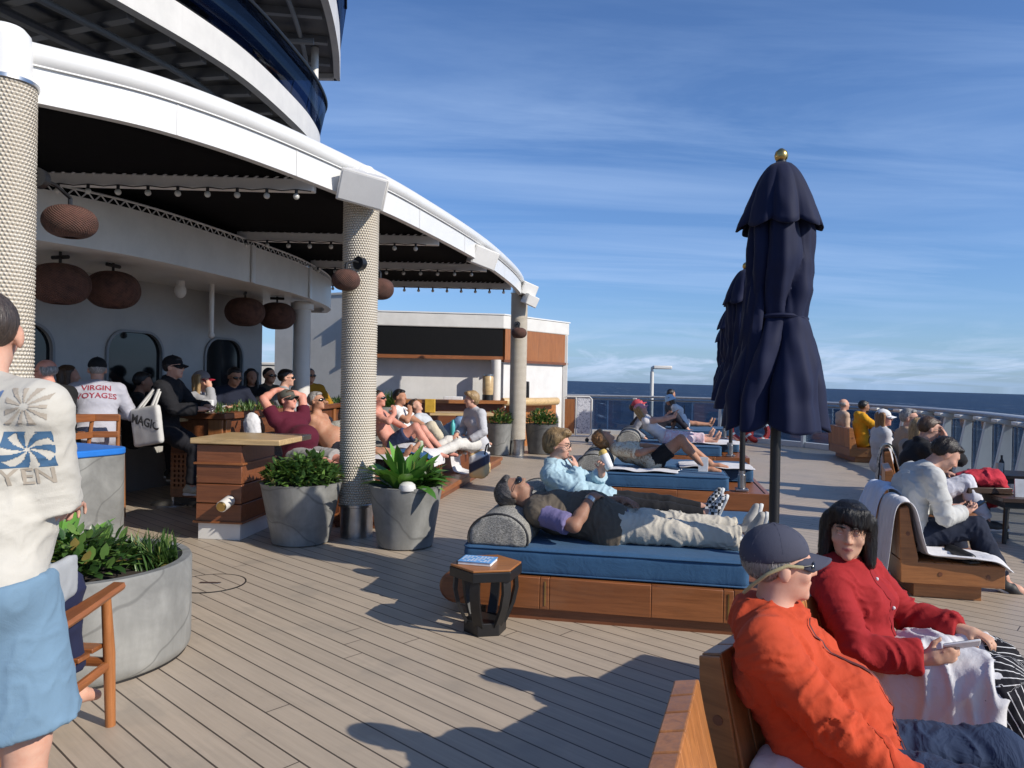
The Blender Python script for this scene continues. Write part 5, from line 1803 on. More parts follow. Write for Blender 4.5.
    def hair(s, style, color, vox=None):
        S = Sdf(); v = vox or min(s.vox, .011)
        if style in ('short', 'crop', 'buzz'):
            t = {'short': .010, 'crop': .006, 'buzz': .003}[style]
            S.ell((0, -.017, .035), (.077 + t * .8, .099 + t * .7, .087 + t))
            S.plane((0, .030, .052), (0, .80, -.60), .006); S.plane((0, 0, -.055), (0, -.2, -1), .01)
            if style == 'short': S.ell((0, .060, .092), (.055, .028, .022), .025)
        elif style == 'bob':
            S.ell((0, -.018, .040), (.091, .112, .098)); S.plane((0, .042, .030), (0, .86, -.5), .006)
            S.ell((0, -.075, -.045), (.092, .052, .115), .03)
            for sg in (-1, 1): S.cone((sg * .076, -.005, .05), (sg * .092, .005, -.125), .034, .024, .02); S.cone((sg * .08, -.05, .02), (sg * .088, -.04, -.14), .04, .03, .02)
            for i in range(9): S.cone((-.066 + .0165 * i, .078 - .002 * (i - 4) ** 2, .098), (-.080 + .018 * i, .094 - .0028 * (i - 4) ** 2, .060 - .010 * abs(i - 5.5) ** .7 + .004 * (i % 2)), .017, .008, .016)
        elif style == 'long':
            S.ell((0, -.018, .038), (.088, .108, .095)); S.plane((0, .034, .05), (0, .82, -.57), .006)
            S.ell((0, -.07, -.06), (.088, .05, .16), .03)
            for sg in (-1, 1): S.cone((sg * .076, -.01, .05), (sg * .088, -.01, -.17), .03, .026, .02)
        elif style == 'puffy':
            S.ell((0, -.02, .045), (.102, .118, .105)); S.plane((0, .040, .045), (0, .84, -.54), .008)
            S.ell((0, -.07, -.01), (.092, .055, .075), .03)
            S.ell((0, .05, .115), (.075, .05, .035), .02)
        elif style == 'curly':
            S.ell((0, -.02, .045), (.112, .122, .112)); S.plane((0, .046, .04), (0, .86, -.5), .008); S.ell((0, -.06, -.02), (.1, .07, .08), .03)
        elif style == 'bun':
            S.ell((0, -.018, .036), (.086, .106, .094)); S.plane((0, .030, .05), (0, .80, -.60), .006); S.ell((0, -.115, .07), (.05, .045, .045), .02)
        elif style == 'fringe':   # balding ring
            S.ell((0, -.016, .02), (.082, .103, .07)); S.plane((0, -.005, .04), (0, .80, .2), .006); S.plane((0, 0, -.055), (0, -.2, -1), .01); S.plane((0, 0, .062), (0, 0, 1), .01)
        me = S.mesh('hair', v)
        if style == 'curly': wrinkle(me, .012, 22, 3)
        elif style in ('buzz', 'crop'): wrinkle(me, .0012, 60, 3)
        else: wrinkle(me, .0055 if style != 'bob' else .0045, 26, 3, (1, 1, .22))
        ho = s.child('hair', me, cmat('hair', HC[color]), True)
        if s.vox < .0095 and style != 'buzz': s.strands(me, ho, style, color)
        return s

    def strands(s, me, ho, style, color):
        """loose locks lying on the hair, so that its outline is not smooth"""
        tree = bvh(me); rng = random.Random(4); b = MB()
        fall = style in ('bob', 'long', 'puffy')
        n_, L = (2600, .085) if style == 'bob' else ((2200, .055) if fall else (1600, .028))
        polys = me.polygons; crown = V((0, -.05, .13))
        for _ in range(n_):
            pl = polys[rng.randrange(len(polys))]; p = pl.center.copy(); nr = pl.normal.copy()
            if fall and p.z < -.09: continue
            l = L * rng.uniform(.5, 1.3); rows = []; w = rng.uniform(.0006, .0013); lift = rng.uniform(.0, .0035) + (.004 if rng.random() < .07 else 0)
            j = V((rng.gauss(0, .22), rng.gauss(0, .22), rng.gauss(0, .1)))
            if fall: fl = V((p.x * 2.2, p.y * 1.2 + (.55 if p.y > .03 else -.1), -1)) + j
            else: fl = (p - crown).normalized() + V((0, -.2, -.3)) + j * 1.6
            for i in range(7):
                u = i / 6
                d_ = fl - nr * fl.dot(nr)
                if d_.length < .05: break
                d_.normalize(); sd = d_.cross(nr).normalized()
                q = p + nr * (.0012 + lift * u); ww = w * (1 - .75 * u)
                rows.append([q - sd * ww, q + sd * ww])
                p = p + d_ * (l / 6); h = tree.find_nearest(p)
                if h[0] is None: break
                if (h[0] - p).length > .008: nr = h[1]; continue
                p, nr = h[0], h[1]
            if len(rows) > 3: b.grid(rows)
        o = b.build('loose_strands', cmat('hair', HC[color]), ho, smooth=180)

    def cap(s, c, c2=None, backwards=False, bucket=False, panel=None):
        m = cmat('cloth', c, bump=.3); S = Sdf(); v = min(s.vox, .010)
        if bucket:
            S.ell((0, -.014, .06), (.094, .112, .085)); S.plane((0, 0, .03), (0, 0, -1))
            S.func(lambda P: np.maximum(np.abs(np.linalg.norm(P[..., :2] - np.array((0, -.014)), axis=-1) - .10 - (.05 - P[..., 2]) * .55) - .012, np.abs(P[..., 2] - .02) - .035), (-.16, -.17, -.02), (.16, .15, .06), .01)
        else:
            S.ell((0, -.014, .046), (.088, .110, .092)); S.plane((0, 0, .030), (0, .12, -1), .004)
            S.cone((0, -.014, .138), (0, -.014, .141), .008, .006, .004)
        me = S.mesh('cap', v)
        o = s.child('cap', me, m, True)
        if not bucket and s.vox < .009:
            tree = bvh(me)
            for a in (0, 60, 120):
                pts = []
                for e in range(-6, 7):
                    an = e / 6 * R(84); dv = V((math.cos(R(a)) * math.sin(an), math.sin(R(a)) * math.sin(an), math.cos(an)))
                    h = tree.ray_cast(V((0, -.014, .05)), dv)
                    if h[0] is not None: pts.append(h[0])
                if len(pts) > 3: b = MB(); b.tube(pts, .0011, 5); b.build('seam', m, o)
        if not bucket:
            b = MB(); rows = []
            sg = -1 if backwards else 1
            for i in range(9):
                u = i / 8; row = []
                for j in range(13):
                    w = (j - 6) / 6
                    x = .078 * w * (1 - .12 * u)
                    y0 = .088 * math.sqrt(max(0, 1 - (w * .93) ** 2)) - .012
                    row.append(V((x, sg * (y0 + u * .092 * (1 - .30 * w * w)), .050 - .028 * w * w - .026 * u)))
                rows.append(row)
            b.grid(rows); br = b.build('brim', c2 and cmat('cloth', c2, bump=.3) or m, o, smooth=180)
            so_ = br.modifiers.new('thick', 'SOLIDIFY'); so_.thickness = .005
        return s

    def glasses(s, lens=(.008, .007, .007), frame=(.01, .01, .01), clear=False):
        b = MB()
        for sg in (-1, 1):
            b.tube([(sg * .058, .092, .016), (sg * .078, .06, .018), (sg * .081, -.005, .012)], .0022, 6)
        b.tube([(-.012, .108, .016), (0, .112, .019), (.012, .108, .016)], .0022, 6)
        MXs = [(sg, Matrix.Rotation(R(-sg * (16 if clear else 26)), 4, 'Z')) for sg in (-1, 1)]
        for sg, MX in MXs:
            pts = [V((.025 * math.cos(a * .4488), 0, .0185 * math.sin(a * .4488))) for a in range(14)]
            b.tube([V((sg * .034, .101, .009)) + MX @ p for p in pts], .0022 if clear else .003, 6, closed=True)
        o = b.build('eyeglasses' if clear else 'sunglasses', cmat('plain', frame), s.root); o.matrix_local = s.HM
        if not clear:
            for sg, MX in MXs:
                b = MB(); b.ball((sg * .037, .097, .008), (.033, .011, .0195), 14, M=MX.to_3x3()); b.build('lens', M['lens'], o)
        return s

    def face(s, brow=(.02, .015, .012), iris=(.03, .015, .01)):
        wm = plain('eye_white', (.62, .58, .55), .25); im = plain('iris', iris, .15)
        for sg in (-1, 1):
            b = MB(); b.ball((sg * .031, .0785, .010), .0125, 14); e = b.build('eye', wm, s.root); e.matrix_local = s.HM
            b = MB(); b.ball((sg * .031, .0868, .0095), (.0052, .0045, .0055), 12); b.build('iris', im, e)
            b = MB(); pts = [(sg * (.014 + .036 * u), .0985 - .022 * u * u - .002, .0335 + .0035 * math.sin(math.pi * u * .8) - .003 * u) for u in (0, .25, .5, .75, 1)]
            b.tube(pts, [.0028, .0036, .0034, .0028, .0014], 6); br = b.build('eyebrow', cmat('hair', brow), s.root, smooth=180); br.matrix_local = s.HM
            S = Sdf(); S.ell((sg * .031, .0785, .0115), (.0140, .0136, .0118)); S.plane((0, 0, .0125), (0, -.1, -1), .001)
            me = S.mesh('eyelid', .0025); el = s.child('eyelid', me, s.skin, True)
        return s

    def top(s, c, sleeve=2.0, t=.014, hem=.0, name='shirt', wr=.006, wf=5.0, seed=1, collar=0, hood=False, mat=None, hemdrop=.04, cuff=.006, vest=None, fold=.04):
        m = mat or cmat('cloth', c, fold=fold, scale=320)
        S = Sdf(); s.torso(S, t)
        if sleeve > 0:
            for i in (0, 1): s.arm(S, i, t, min(sleeve, 1.93), hem=cuff, kb=.012)
        if hemdrop > 0: S.cone(s.P, s.P - s.d[0] * hemdrop, .108 * s.k * s.b + t, .108 * s.k * s.b + t, .03, axis=s.r0, w=1.42)
        if collar:
            nr = (.058 if s.female else .066) * s.k
            cdir = (s.HB - s.N).normalized(); fx = s.f[2] - cdir * s.f[2].dot(cdir); fx.normalize(); rx = cdir.cross(fx)
            pts = [s.N + cdir * (.010 + 1.0 * collar) * s.k + (fx * math.cos(a) + rx * math.sin(a)) * nr * (1.12 if math.cos(a) > 0 else 1.0) - s.d[2] * .022 * max(0, math.cos(a)) for a in [i * math.pi / 7 for i in range(15)]]
            S.chain(pts, [.012 + collar * .5] * 15, .01)
        if hood:
            S.ell(s.N - s.f[2] * .075 * s.k - s.d[2] * .0, (.135 * s.k, .065 * s.k, .08 * s.k), .03, M=Matrix((s.r1, s.f[2], s.d[2])).transposed())
        # open the neck, cut the hem
        S.plane(s.P - s.d[0] * (.06 + hemdrop) * s.k, -s.d[0], .01)
        me = S.mesh(name, max(s.vox, .008)); s.folds(me, wr, seed, 't')
        s.top_o = s.child(name, me, m)
        return s

    def bottom(s, c, length=1.93, t=.014, hem=.012, name='trousers', wr=.006, wf=5.0, seed=2, mat=None, kt=.004, fold=.04):
        m = mat or cmat('cloth', c, fold=fold, scale=320)
        S = Sdf(); k, b = s.k, s.b
        S.cone(s.P - s.d[0] * .03 * k, s.P + s.d[0] * .06 * k, .105 * k * b + t * .6, .10 * k * b + t * .6, .04, axis=s.r0, w=1.45)
        for i in (0, 1):
            S.ell(s.hip[i] - s.f[0] * .05 * k, (.095 * k * b + t,) * 3, .04)
            s.leg(S, i, t, length, hem=hem, kt=kt)
        th = ((s.legs[0][0] - s.hip[0]).normalized() + (s.legs[1][0] - s.hip[1]).normalized()) * .5
        S.plane(s.P + s.d[0] * .045 * k, (s.d[0] - th * .9), .008)
        me = S.mesh(name, max(s.vox, .008)); s.folds(me, wr, seed, 'b')
        s.bottom_o = s.child(name, me, m)
        return s

    def shoes(s, c, sole=(.7, .7, .68), high=0.0, sock=None):
        m = cmat('plain', c, rough=.6); ms = cmat('plain', sole, rough=.7); k = s.k
        for i in (0, 1):
            kn, an, ft, sh = s.legs[i]
            f_ = (ft - sh * ft.dot(sh) * .0).normalized(); dn = (sh - f_ * sh.dot(f_)).normalized(); sd = f_.cross(dn)
            S = Sdf(); S.cone(an - f_ * .05 * k + dn * .04 * k, an + f_ * .08 * k + dn * .045 * k, .042 * k, .042 * k, .02)
            S.cone(an + f_ * .08 * k + dn * .045 * k, an + f_ * .175 * k + dn * .055 * k, .044 * k, .030 * k, .02, axis=sd, w=1.2)
            S.cone(an - f_ * .02 * k + dn * (.0 - high) * k, an + f_ * .02 * k + dn * .05 * k, .046 * k, .045 * k, .02)
            S.plane(an + dn * .078 * k, dn)
            sh_o = s.child('shoe', S.mesh('shoe', max(.007, s.vox * .7)), m)
            S = Sdf(); S.cone(an - f_ * .05 * k + dn * .078 * k, an + f_ * .18 * k + dn * .08 * k, .042 * k, .034 * k, .01, axis=sd, w=1.1)
            S.plane(an + dn * .092 * k, dn); S.plane(an + dn * .064 * k, -dn)
            link('sole', S.mesh('sole', max(.007, s.vox * .7)), ms, sh_o)
            if sock:
                S = Sdf(); S.cone(an - sh * .10 * k, an + dn * .02 * k, .042 * k, .044 * k, .01); s.child('sock', S.mesh('sock', max(.008, s.vox)), cmat('cloth', sock))
        return s

    def hair_beard(s, color):
        S = Sdf(); S.ell((0, .034, -.075), (.056, .064, .042)); S.plane((0, 0, -.045), (0, -.25, 1), .004)
        me = S.mesh('beard', .008); wrinkle(me, .002, 40, 3); s.child('beard', me, cmat('hair', HC[color]), True)
        return s


# usual poses
def sit_legs(sp=.12, th=0.0, shin=0.0, fd=0.0):
    return [((sg * sp, 1, th), (sg * .03, shin, -1), (sg * .1, 1, fd)) for sg in (1, -1)]


def lie_legs(sp=.05, dz=-.03, toe=.9):
    return [((sg * sp, 1, dz), (sg * sp * .6, 1, -.05), (sg * .25, .35, toe)) for sg in (1, -1)]


def bent_legs(up=.7, sp=.05, down=.75):
    return [((sg * sp, 1, up), (sg * .02, .75, -down - .1), (sg * .05, 1, -.1)) for sg in (1, -1)]


# ----------------------------------------------------------------- cloth lying over things
def drape(name, label, cat, path, y0, y1, loc, yaw, mat, amp=.02, seed=0, n=26, group=None, skew=0.0, taper=0.0):
    """cloth strip following path [(x,z)...] and spanning y0..y1, with folds"""
    pts = catmull([V((p[0], 0, p[1])) for p in path], 7)
    rows = []
    for i, p in enumerate(pts):
        t = (pts[min(i + 1, len(pts) - 1)] - pts[max(i - 1, 0)]).normalized(); nr = V((-t.z, 0, t.x))
        if nr.z < -.3 and False: nr = -nr
        u = i / (len(pts) - 1); row = []
        for j in range(n + 1):
            w = j / n
            yy = y0 + (y1 - y0) * (w if taper == 0 else .5 + (w - .5) * (1 - taper * u)) + skew * u + .03 * noise.noise(V((u * 3, seed, w * 2)))
            a = .8 * noise.noise(V((w * 7 + .8 * noise.noise(V((u * 3, seed, 1))), u * 2.2, seed))) + .35 * noise.noise(V((w * 20, u * 6, seed + 4)))
            row.append(V((p.x, yy, p.z)) + nr * (amp * (a + .45)) + V((0, 0, .01 * noise.noise(V((w * 4, u * 5, seed + 2))))))
        rows.append(row)
    b = MB(); b.grid(rows)
    o = b.build(name, mat, None, smooth=180)
    so_ = o.modifiers.new('thick', 'SOLIDIFY'); so_.thickness = .006; so_.offset = 0
    sb = o.modifiers.new('sub', 'SUBSURF'); sb.levels = 1; sb.render_levels = 1
    o.location = loc; o.rotation_euler = (0, 0, yaw)
    tag(o, label, cat, group)
    return o
H90 = R(-90)
def bedp(i, x, y): p = bx(i, x, y); return (p.x, p.y, 0)

# ---- front right: man in orange, woman in red
m1 = Person('man in a bright orange jacket and navy cap sitting on the nearest bench', (1.05, 2.23, 0), R(-116), h=1.64, pz=.35, lean=50, slouch=40, head=(24, 2, 0),
            bulk=1.12, belly=.07, vox=.0075, legs=[((.10, 1, .10), (.05, .5, -1), (.1, 1, -.3)), ((-.22, 1, .12), (-.05, .4, -1), (-.1, 1, -.3))],
            arms=[dict(t=(.20, .17, .40), pole=(1.2, -.5, -.8), hd=(-.6, .7, -.1), curl=.7), dict(t=(.02, .04, .48), pole=(-1, -.2, -.1), hd=(.9, .0, -.3), curl=.6)], skin='fair')
m1.body().hair('crop', 'grey').cap((.055, .058, .085)).glasses()
m1.top((.47, .058, .020), t=.026, name='jacket', wr=.017, wf=4.0, seed=4, collar=.030, hood=True, hemdrop=.05, cuff=.004, fold=.06)
m1.bottom((.022, .037, .078), t=.016, name='jeans', wr=.008, wf=7, seed=9, kt=.012, fold=.2)
m1.shoes((.3, .3, .3))
zipm = plain('jacket_zip', (.10, .02, .012), .5)
tj = m1.top_o.data; f_ = (m1.f[1] + m1.f[2]).normalized()
m1.strip(tj, m1.N - m1.d[2] * .02, m1.P + m1.d[0] * .0, f_, .006, zipm, 'zip', off=.006)
for sg in (-1, 1):
    m1.strip(tj, m1.Mw + m1.r0 * .06 * sg + m1.d[0] * .08, m1.Mw + m1.r0 * .17 * sg - m1.d[0] * .07, (f_ + m1.r0 * .5 * sg), .008, cmat('cloth', (.40, .04, .012)), 'pocket_flap', thick=.006)

# ear-retainer cord of the glasses
b = MB(); b.tube([(.081, .05, .015), (.086, 0, .022), (.078, -.06, -.005), (.045, -.10, -.05), (0, -.112, -.085)], .006, 8); o = b.build('glasses_cord', cmat('cloth', (.42, .36, .2), bump=.9, scale=500), m1.root); o.matrix_local = m1.HM

w1 = Person('woman with black bobbed hair and a dark red jacket looking at the viewer', (1.49, 2.90, 0), R(-120), h=1.52, pz=.335, lean=29, slouch=18, head=(-84, -2, -2), twist=-18,
            female=True, bulk=1.06, vox=.0072, legs=[((.06, 1, .30), (.0, .55, -1), (.1, 1, -.3)), ((-.16, 1, .26), (-.05, .5, -1), (-.1, 1, -.3))],
            arms=[dict(t=(.20, .13, .52), pole=(1, -1, -1), hd=(.05, 1, .3), pn=(-1, 0, .35), curl=.42), dict(t=(-.12, .26, .55), pole=(-1, -.5, -1), curl=.5)], skin='asian')
w1.body().hair('bob', 'black').face()
w1.top((.30, .014, .016), t=.021, name='jacket', wr=.014, wf=4.5, seed=8, collar=.026, hood=True, hemdrop=.03, cuff=.006, fold=.06)
st = stripes_mat()
w1.bottom((0, 0, 0), t=.03, name='trousers', wr=.012, wf=5.5, seed=3, kt=.02, hem=.05, mat=st)
me = w1.bottom_o.data
at_ = me.attributes.new('around', 'FLOAT', 'POINT')
vals = []
for v in me.vertices:
    best = None
    for i in (0, 1):
        kn, an, ft, sh = w1.legs[i]
        for a, c in ((w1.hip[i], kn), (kn, an)):
            e = c - a; t = max(0, min(1, (v.co - a).dot(e) / e.length_squared)); q = v.co - a - e * t
            if best is None or q.length < best[0]:
                e.normalize(); ref = V((1, 0, 0)); ref = (ref - e * ref.dot(e)).normalized(); up = e.cross(ref)
                best = (q.length, math.atan2(q.dot(up), q.dot(ref)))
    vals.append(best[1] / (2 * math.pi) * 24)
at_.data.foreach_set('value', vals)
w1.shoes((.02, .02, .02))
tj = w1.top_o.data; f_ = (w1.f[1] + w1.f[2]).normalized()
w1.strip(tj, w1.N - w1.d[2] * .01, w1.P + w1.d[0] * .0, f_, .016, cmat('cloth', (.26, .012, .016)), 'placket', thick=.003)
tree = bvh(tj)
for u in (.12, .38, .64):
    h = tree.ray_cast(w1.N.lerp(w1.P, u) + f_ * .5, -f_)
    if h[0] is not None: b = MB(); b.ball(h[0] + f_ * .006, .007, 8); b.build('snap', M['paper'], w1.root)

S = Sdf(); nr = .052
cd = (w1.HB - w1.N).normalized(); fx = (w1.f[2] - cd * w1.f[2].dot(cd)).normalized(); rx = cd.cross(fx)
S.chain([w1.N + cd * .035 + (fx * math.cos(a) + rx * math.sin(a)) * nr for a in [i * math.pi / 8 for i in range(17)]], [.014] * 17, .01)
w1.child('white_collar', S.mesh('white_collar', .007), M['towel'])
ph = thing('phone', 'phone in a white case held by the woman in the red jacket', 'phone', w1.root.matrix_basis @ V((.19, .27, .615)), R(-112))
w1.root.rotation_euler
MW = Matrix.Translation(w1.root.location) @ Matrix.Rotation(R(-120), 4, 'Z')
ph.location = MW @ V((.185, .245, .585)); ph.rotation_euler = (R(20), R(-35), R(-120)); ph.scale = (.8, .8, .8)
b = MB(); b.box(-.037, -.075, -.005, .037, .075, .005); b.build('case', M['paper'], ph, bevel=.004)
b = MB(); b.box(-.034, -.071, .0052, .034, .071, .0062); b.build('screen', M['lens'], ph)
# towel across her lap
S = Sdf()
for i in (0, 1):
    kn = w1.legs[i][0]; hp = w1.hip[i]
    S.cone(hp.lerp(kn, .02) + V((0, 0, .035)), hp.lerp(kn, .80) + V((0, 0, .03)), .115, .105, .05)
S.ell(w1.P + V((.02, .12, .13)), (.16, .13, .09), .05)
S.box(w1.hip[0].lerp(w1.legs[0][0], .52) + V((.115, .0, -.12)), (.022, .19, .23), .015, .05, M=Matrix.Rotation(R(-10), 4, 'Y'))
S.plane(V((0, 0, .08)), (0, 0, -1)); 
for i in (0, 1): S.cone(w1.hip[i] - V((0, .1, .05)), w1.legs[i][0] + V((0, .1, -.05)), .085, .07, .01, 's')
me = S.mesh('towel', .009); wrinkle(me, .020, 4.5, 12, (1.0, 1.6, .45))
tw = link('towel', me, M['towel']); tw.matrix_basis = MW; tag(tw, 'white towel across the lap of the woman in the red jacket', 'towel')
# white bag beside the man
S = Sdf(); S.ell((0, 0, 0), (.20, .14, .075)); S.box((0, .05, -.02), (.2, .12, .05), .04, .05)
me = S.mesh('towel', .012); wrinkle(me, .014, 4.5, 2); tw = link('towel', me, M['towel']); tw.location = (.93, 2.13, .325); tw.rotation_euler = (0, R(6), R(-30)); tag(tw, 'folded white towel on the bench seat beside the man in the orange jacket', 'towel')

# ---- nearest daybed
m2 = Person('man in a brown vest and cream trousers lying on the nearest daybed', bedp(0, 1.03, .47), R(-101), h=1.74, pz=.535, lean=81, slouch=2, head=(8, 64, 0), vox=.0085, skin='deep', bulk=1.0, belly=.015,
            legs=[((.03, 1, -.02), (-.02, 1, -.045), (.15, .3, 1)), ((-.08, 1, .0), (.07, 1, -.03), (-.2, .3, 1))],
            arms=[dict(t=(.15, -.12, .735), pole=(1, -.1, -.9), hd=(-.9, .35, .02), pn=(0, 0, -1), curl=.25), dict(t=(-.14, .1, .68), pole=(-1, 0, -.2), hd=(.6, .8, 0), pn=(0, 0, -1), curl=.3)])
m2.body().hair('short', 'saltpepper').glasses()
m2.top((.16, .14, .27), sleeve=.85, t=.012, name='shirt', wr=.006, wf=6, seed=3)
m2.top((.105, .085, .064), sleeve=0, t=.031, name='vest', wr=.012, wf=4.5, seed=6, collar=.03, hemdrop=.02)
m2.bottom((.50, .46, .385), t=.020, name='trousers', wr=.010, wf=4.5, seed=5, hem=.022, kt=.01, fold=.08)
m2.shoes((.40, .38, .35), sole=(.62, .62, .6), sock=(.7, .7, .7), high=.02)
b = MB(); el, wr_ = m2.arms[0][0], m2.arms[0][1]; p = el.lerp(wr_, .9); dr = (wr_ - el).normalized()
b.tube([p - dr * .014, p + dr * .014], .036, 18); b.build('wristwatch', M['steel'], m2.root)

w2 = Person('woman in a pale blue jacket eating a wrap on the nearest daybed', bedp(0, .90, 1.38), R(-100), h=1.66, pz=.53, lean=77, slouch=48, head=(-10, -8, 0), twist=-14, female=True, vox=.0085, bulk=1.05,
            legs=[((.05, 1, -.02), (.02, 1, -.06), (.2, .4, 1)), ((-.1, 1, .02), (.02, 1, -.08), (-.1, .4, 1))],
            arms=[dict(t=(.075, -.205, .80), pole=(1, .6, -1), hd=(-.4, -.15, .8), pn=(-.3, -1, 0), curl=.75), dict(t=(.01, .0, .76), pole=(-1, -.2, -.8), hd=(.3, .1, 1), pn=(.6, -.5, .2), curl=.75)])
w2.body().hair('puffy', 'blond').glasses(clear=True).face()
w2.top((.36, .50, .56), t=.022, name='jacket', wr=.016, wf=4.2, seed=5, collar=.03, fold=.06)
w2.bottom((.012, .012, .014), t=.006, name='leggings', wr=.003, wf=7, hem=0, kt=0)
chk = Mat('checker_shoe'); ck = chk.n('TexChecker', Scale=42.0); chk.nt.links.new(chk.coord(), ck.inputs['Vector']); chk.put(ck.inputs[1], (.65, .64, .62)); chk.put(ck.inputs[2], (.012, .012, .012)); chk.set(color=ck.outputs[0], rough=.7)
w2.shoes((.02, .02, .02), sole=(.6, .6, .58))
for o in children(w2.root):
    if o.name.startswith('shoe'): o.data.materials[0] = chk.m
MW2 = Matrix.Translation(w2.root.location) @ Matrix.Rotation(R(-100), 4, 'Z')
t = thing('food_wrap', 'food wrap in white and yellow paper held by the woman in pale blue', 'food', MW2 @ V((.035, .035, .87)))
b = MB(); b.lathe([(.022, -.075), (.034, -.06), (.038, .02), (.036, .05), (.02, .06)], 18); b.build('paper', M['paper'], t)
b = MB(); b.lathe([(.033, .045), (.034, .075), (.022, .09), (0, .092)], 16); b.build('filling', plain('bread_filling', (.6, .42, .12), .7), t); t.rotation_euler = (R(-10), R(-24), 0)

# ---- second daybed
p7 = Person('curly haired sunbather in a cream floral top and black shorts lying with bent knees', bedp(1, 1.05, .62), R(-101), h=1.68, pz=.535, lean=78, slouch=8, head=(10, 58, 0), female=True, vox=.012, skin='tan',
            legs=[((.05, .78, .72), (.0, .66, -.78), (.05, 1, -.1)), ((-.1, .9, .62), (-.02, .8, -.62), (-.05, 1, -.1))],
            arms=[dict(t=(.10, -.02, .68), pole=(1, 0, -.2), hd=(-.7, .7, 0)), dict(t=(-.05, .02, .70), pole=(-1, 0, 0), hd=(.5, .8, 0))])
p7.body().hair('curly', 'ginger')
fl2 = Mat('floral_cream'); nz = fl2.noise(fl2.coord(), 26, 4, .6, 1.0); fl2.set(color=fl2.ramp(nz, [(.4, (.36, .24, .16)), (.47, (.6, .52, .38)), (.6, (.66, .6, .48)), (.7, (.3, .32, .2))]), rough=.85)
p7.top(None, sleeve=.9, t=.014, mat=fl2.m, wr=.006)
p7.bottom((.012, .012, .014), length=.55, t=.012, name='shorts', wr=.004)
def lay_towel(label, i, x0, x1, y0, y1, seed, mat=None, yaw=BYAW, amp=.022):
    p = bx(i, x0, y0); L = x1 - x0
    return drape('towel', label, 'towel', [(0, .445), (L * .2, .46), (L * .45, .447), (L * .7, .455), (L, .445)], 0, y1 - y0, (p.x, p.y, 0), yaw, mat or M['towel'], amp, seed, group='white towels on the daybeds')
lay_towel('rumpled white towel along the near edge of the second daybed', 1, .48, 1.32, .08, .38, 3)
lay_towel('white towel under the feet of the curly haired sunbather', 1, 1.35, 2.25, .72, 1.3, 4)
t = thing('magazine', 'dark magazine lying beside the tent card on the second daybed', 'magazine', bx(1, 1.22, .42, .452), R(-30))
b = MB(); b.box(-.13, -.09, 0, .13, .09, .012); b.build('pages', M['paper'], t); b = MB(); b.box(-.132, -.092, .0125, .132, .092, .016); b.build('cover', M['black'], t)

# ---- third daybed
p8 = Person('sunbather in a pink cap reclining and holding up a dark phone on the third daybed', bedp(2, .98, .62), R(-101), h=1.64, pz=.53, lean=62, slouch=22, head=(0, 30, 0), female=True, vox=.015, skin='fair', legs=lie_legs(),
            arms=[dict(t=(.10, .26, .92), pole=(1, 0, -1), hd=(0, .3, 1)), dict(t=(-.08, .26, .92), pole=(-1, 0, -1), hd=(0, .3, 1))])
p8.body().hair('long', 'blond').cap((.62, .28, .33)); p8.top((.7, .66, .66), sleeve=.25, t=.012)
pk = Mat('pink_sarong'); nz = pk.noise(pk.coord(), 20, 4); pk.set(color=pk.ramp(nz, [(.4, (.68, .62, .66)), (.55, (.66, .4, .45)), (.7, (.72, .7, .72))]), rough=.85)
p8.bottom(None, length=1.6, t=.04, hem=.04, mat=pk.m, name='wrap_skirt', wr=.012)
MP = Matrix.Translation(p8.root.location) @ Matrix.Rotation(R(-101), 4, 'Z')
t = thing('phone', 'dark phone held up by the sunbather in the pink cap', 'phone', MP @ V((.01, .30, 1.02)), R(-101)); b = MB(); b.box(-.05, -.006, -.08, .05, .006, .08); b.build('case', M['black'], t, bevel=.004); b = MB(); b.box(-.045, -.0075, -.074, .045, -.0065, .074); b.build('screen', M['lens'], t)
p9 = Person('sunbather in a red cap lying behind the pink cap on the third daybed', bedp(2, .9, 1.42), R(-101), h=1.7, pz=.53, lean=58, slouch=20, head=(0, 20, 0), vox=.016, skin='fair', legs=lie_legs())
p9.body().hair('short', 'brown').cap((.5, .07, .09)).top((.3, .3, .33), t=.012).bottom((.05, .06, .09), length=1.2, t=.012, name='shorts')
lay_towel('white towel spread over the foot of the third daybed', 2, 1.2, 2.26, .3, 1.2, 7, amp=.03)

# ---- farthest daybed
p10 = Person('guest in a pale blue bucket hat sitting with knees drawn up on the farthest daybed', bedp(3, 1.15, .6), R(72), h=1.62, pz=.52, lean=-12, slouch=30, head=(0, -22, 0), female=True, vox=.016,
             legs=[((.1, 1, .75), (.0, .4, -.9), (0, 1, -.1)), ((-.1, 1, .55), (.0, .6, -.8), (0, 1, -.1))])
p10.body().hair('long', 'brown').cap((.34, .52, .68), bucket=True).top((.62, .64, .66), sleeve=.5).bottom((.4, .5, .6), length=.4, name='shorts')
p11 = Person('dark haired guest with one leg stretched out behind the blue bucket hat', bedp(3, .95, 1.6), R(-95), h=1.72, pz=.52, lean=18, slouch=18, head=(30, 0, 0), vox=.016, skin='tan', legs=lie_legs())
p11.body().hair('short', 'black').top((.05, .06, .08), sleeve=.6).bottom((.1, .13, .2), length=.9, name='shorts')
p12b = Person('guest in black lying at the near edge of the farthest daybed', bedp(3, .62, .30), R(-101), h=1.7, pz=.52, lean=70, slouch=15, head=(0, 40, 0), vox=.017, skin='fair', legs=bent_legs())
p12b.body().hair('short', 'dark').top((.02, .02, .025)).bottom((.02, .02, .03))

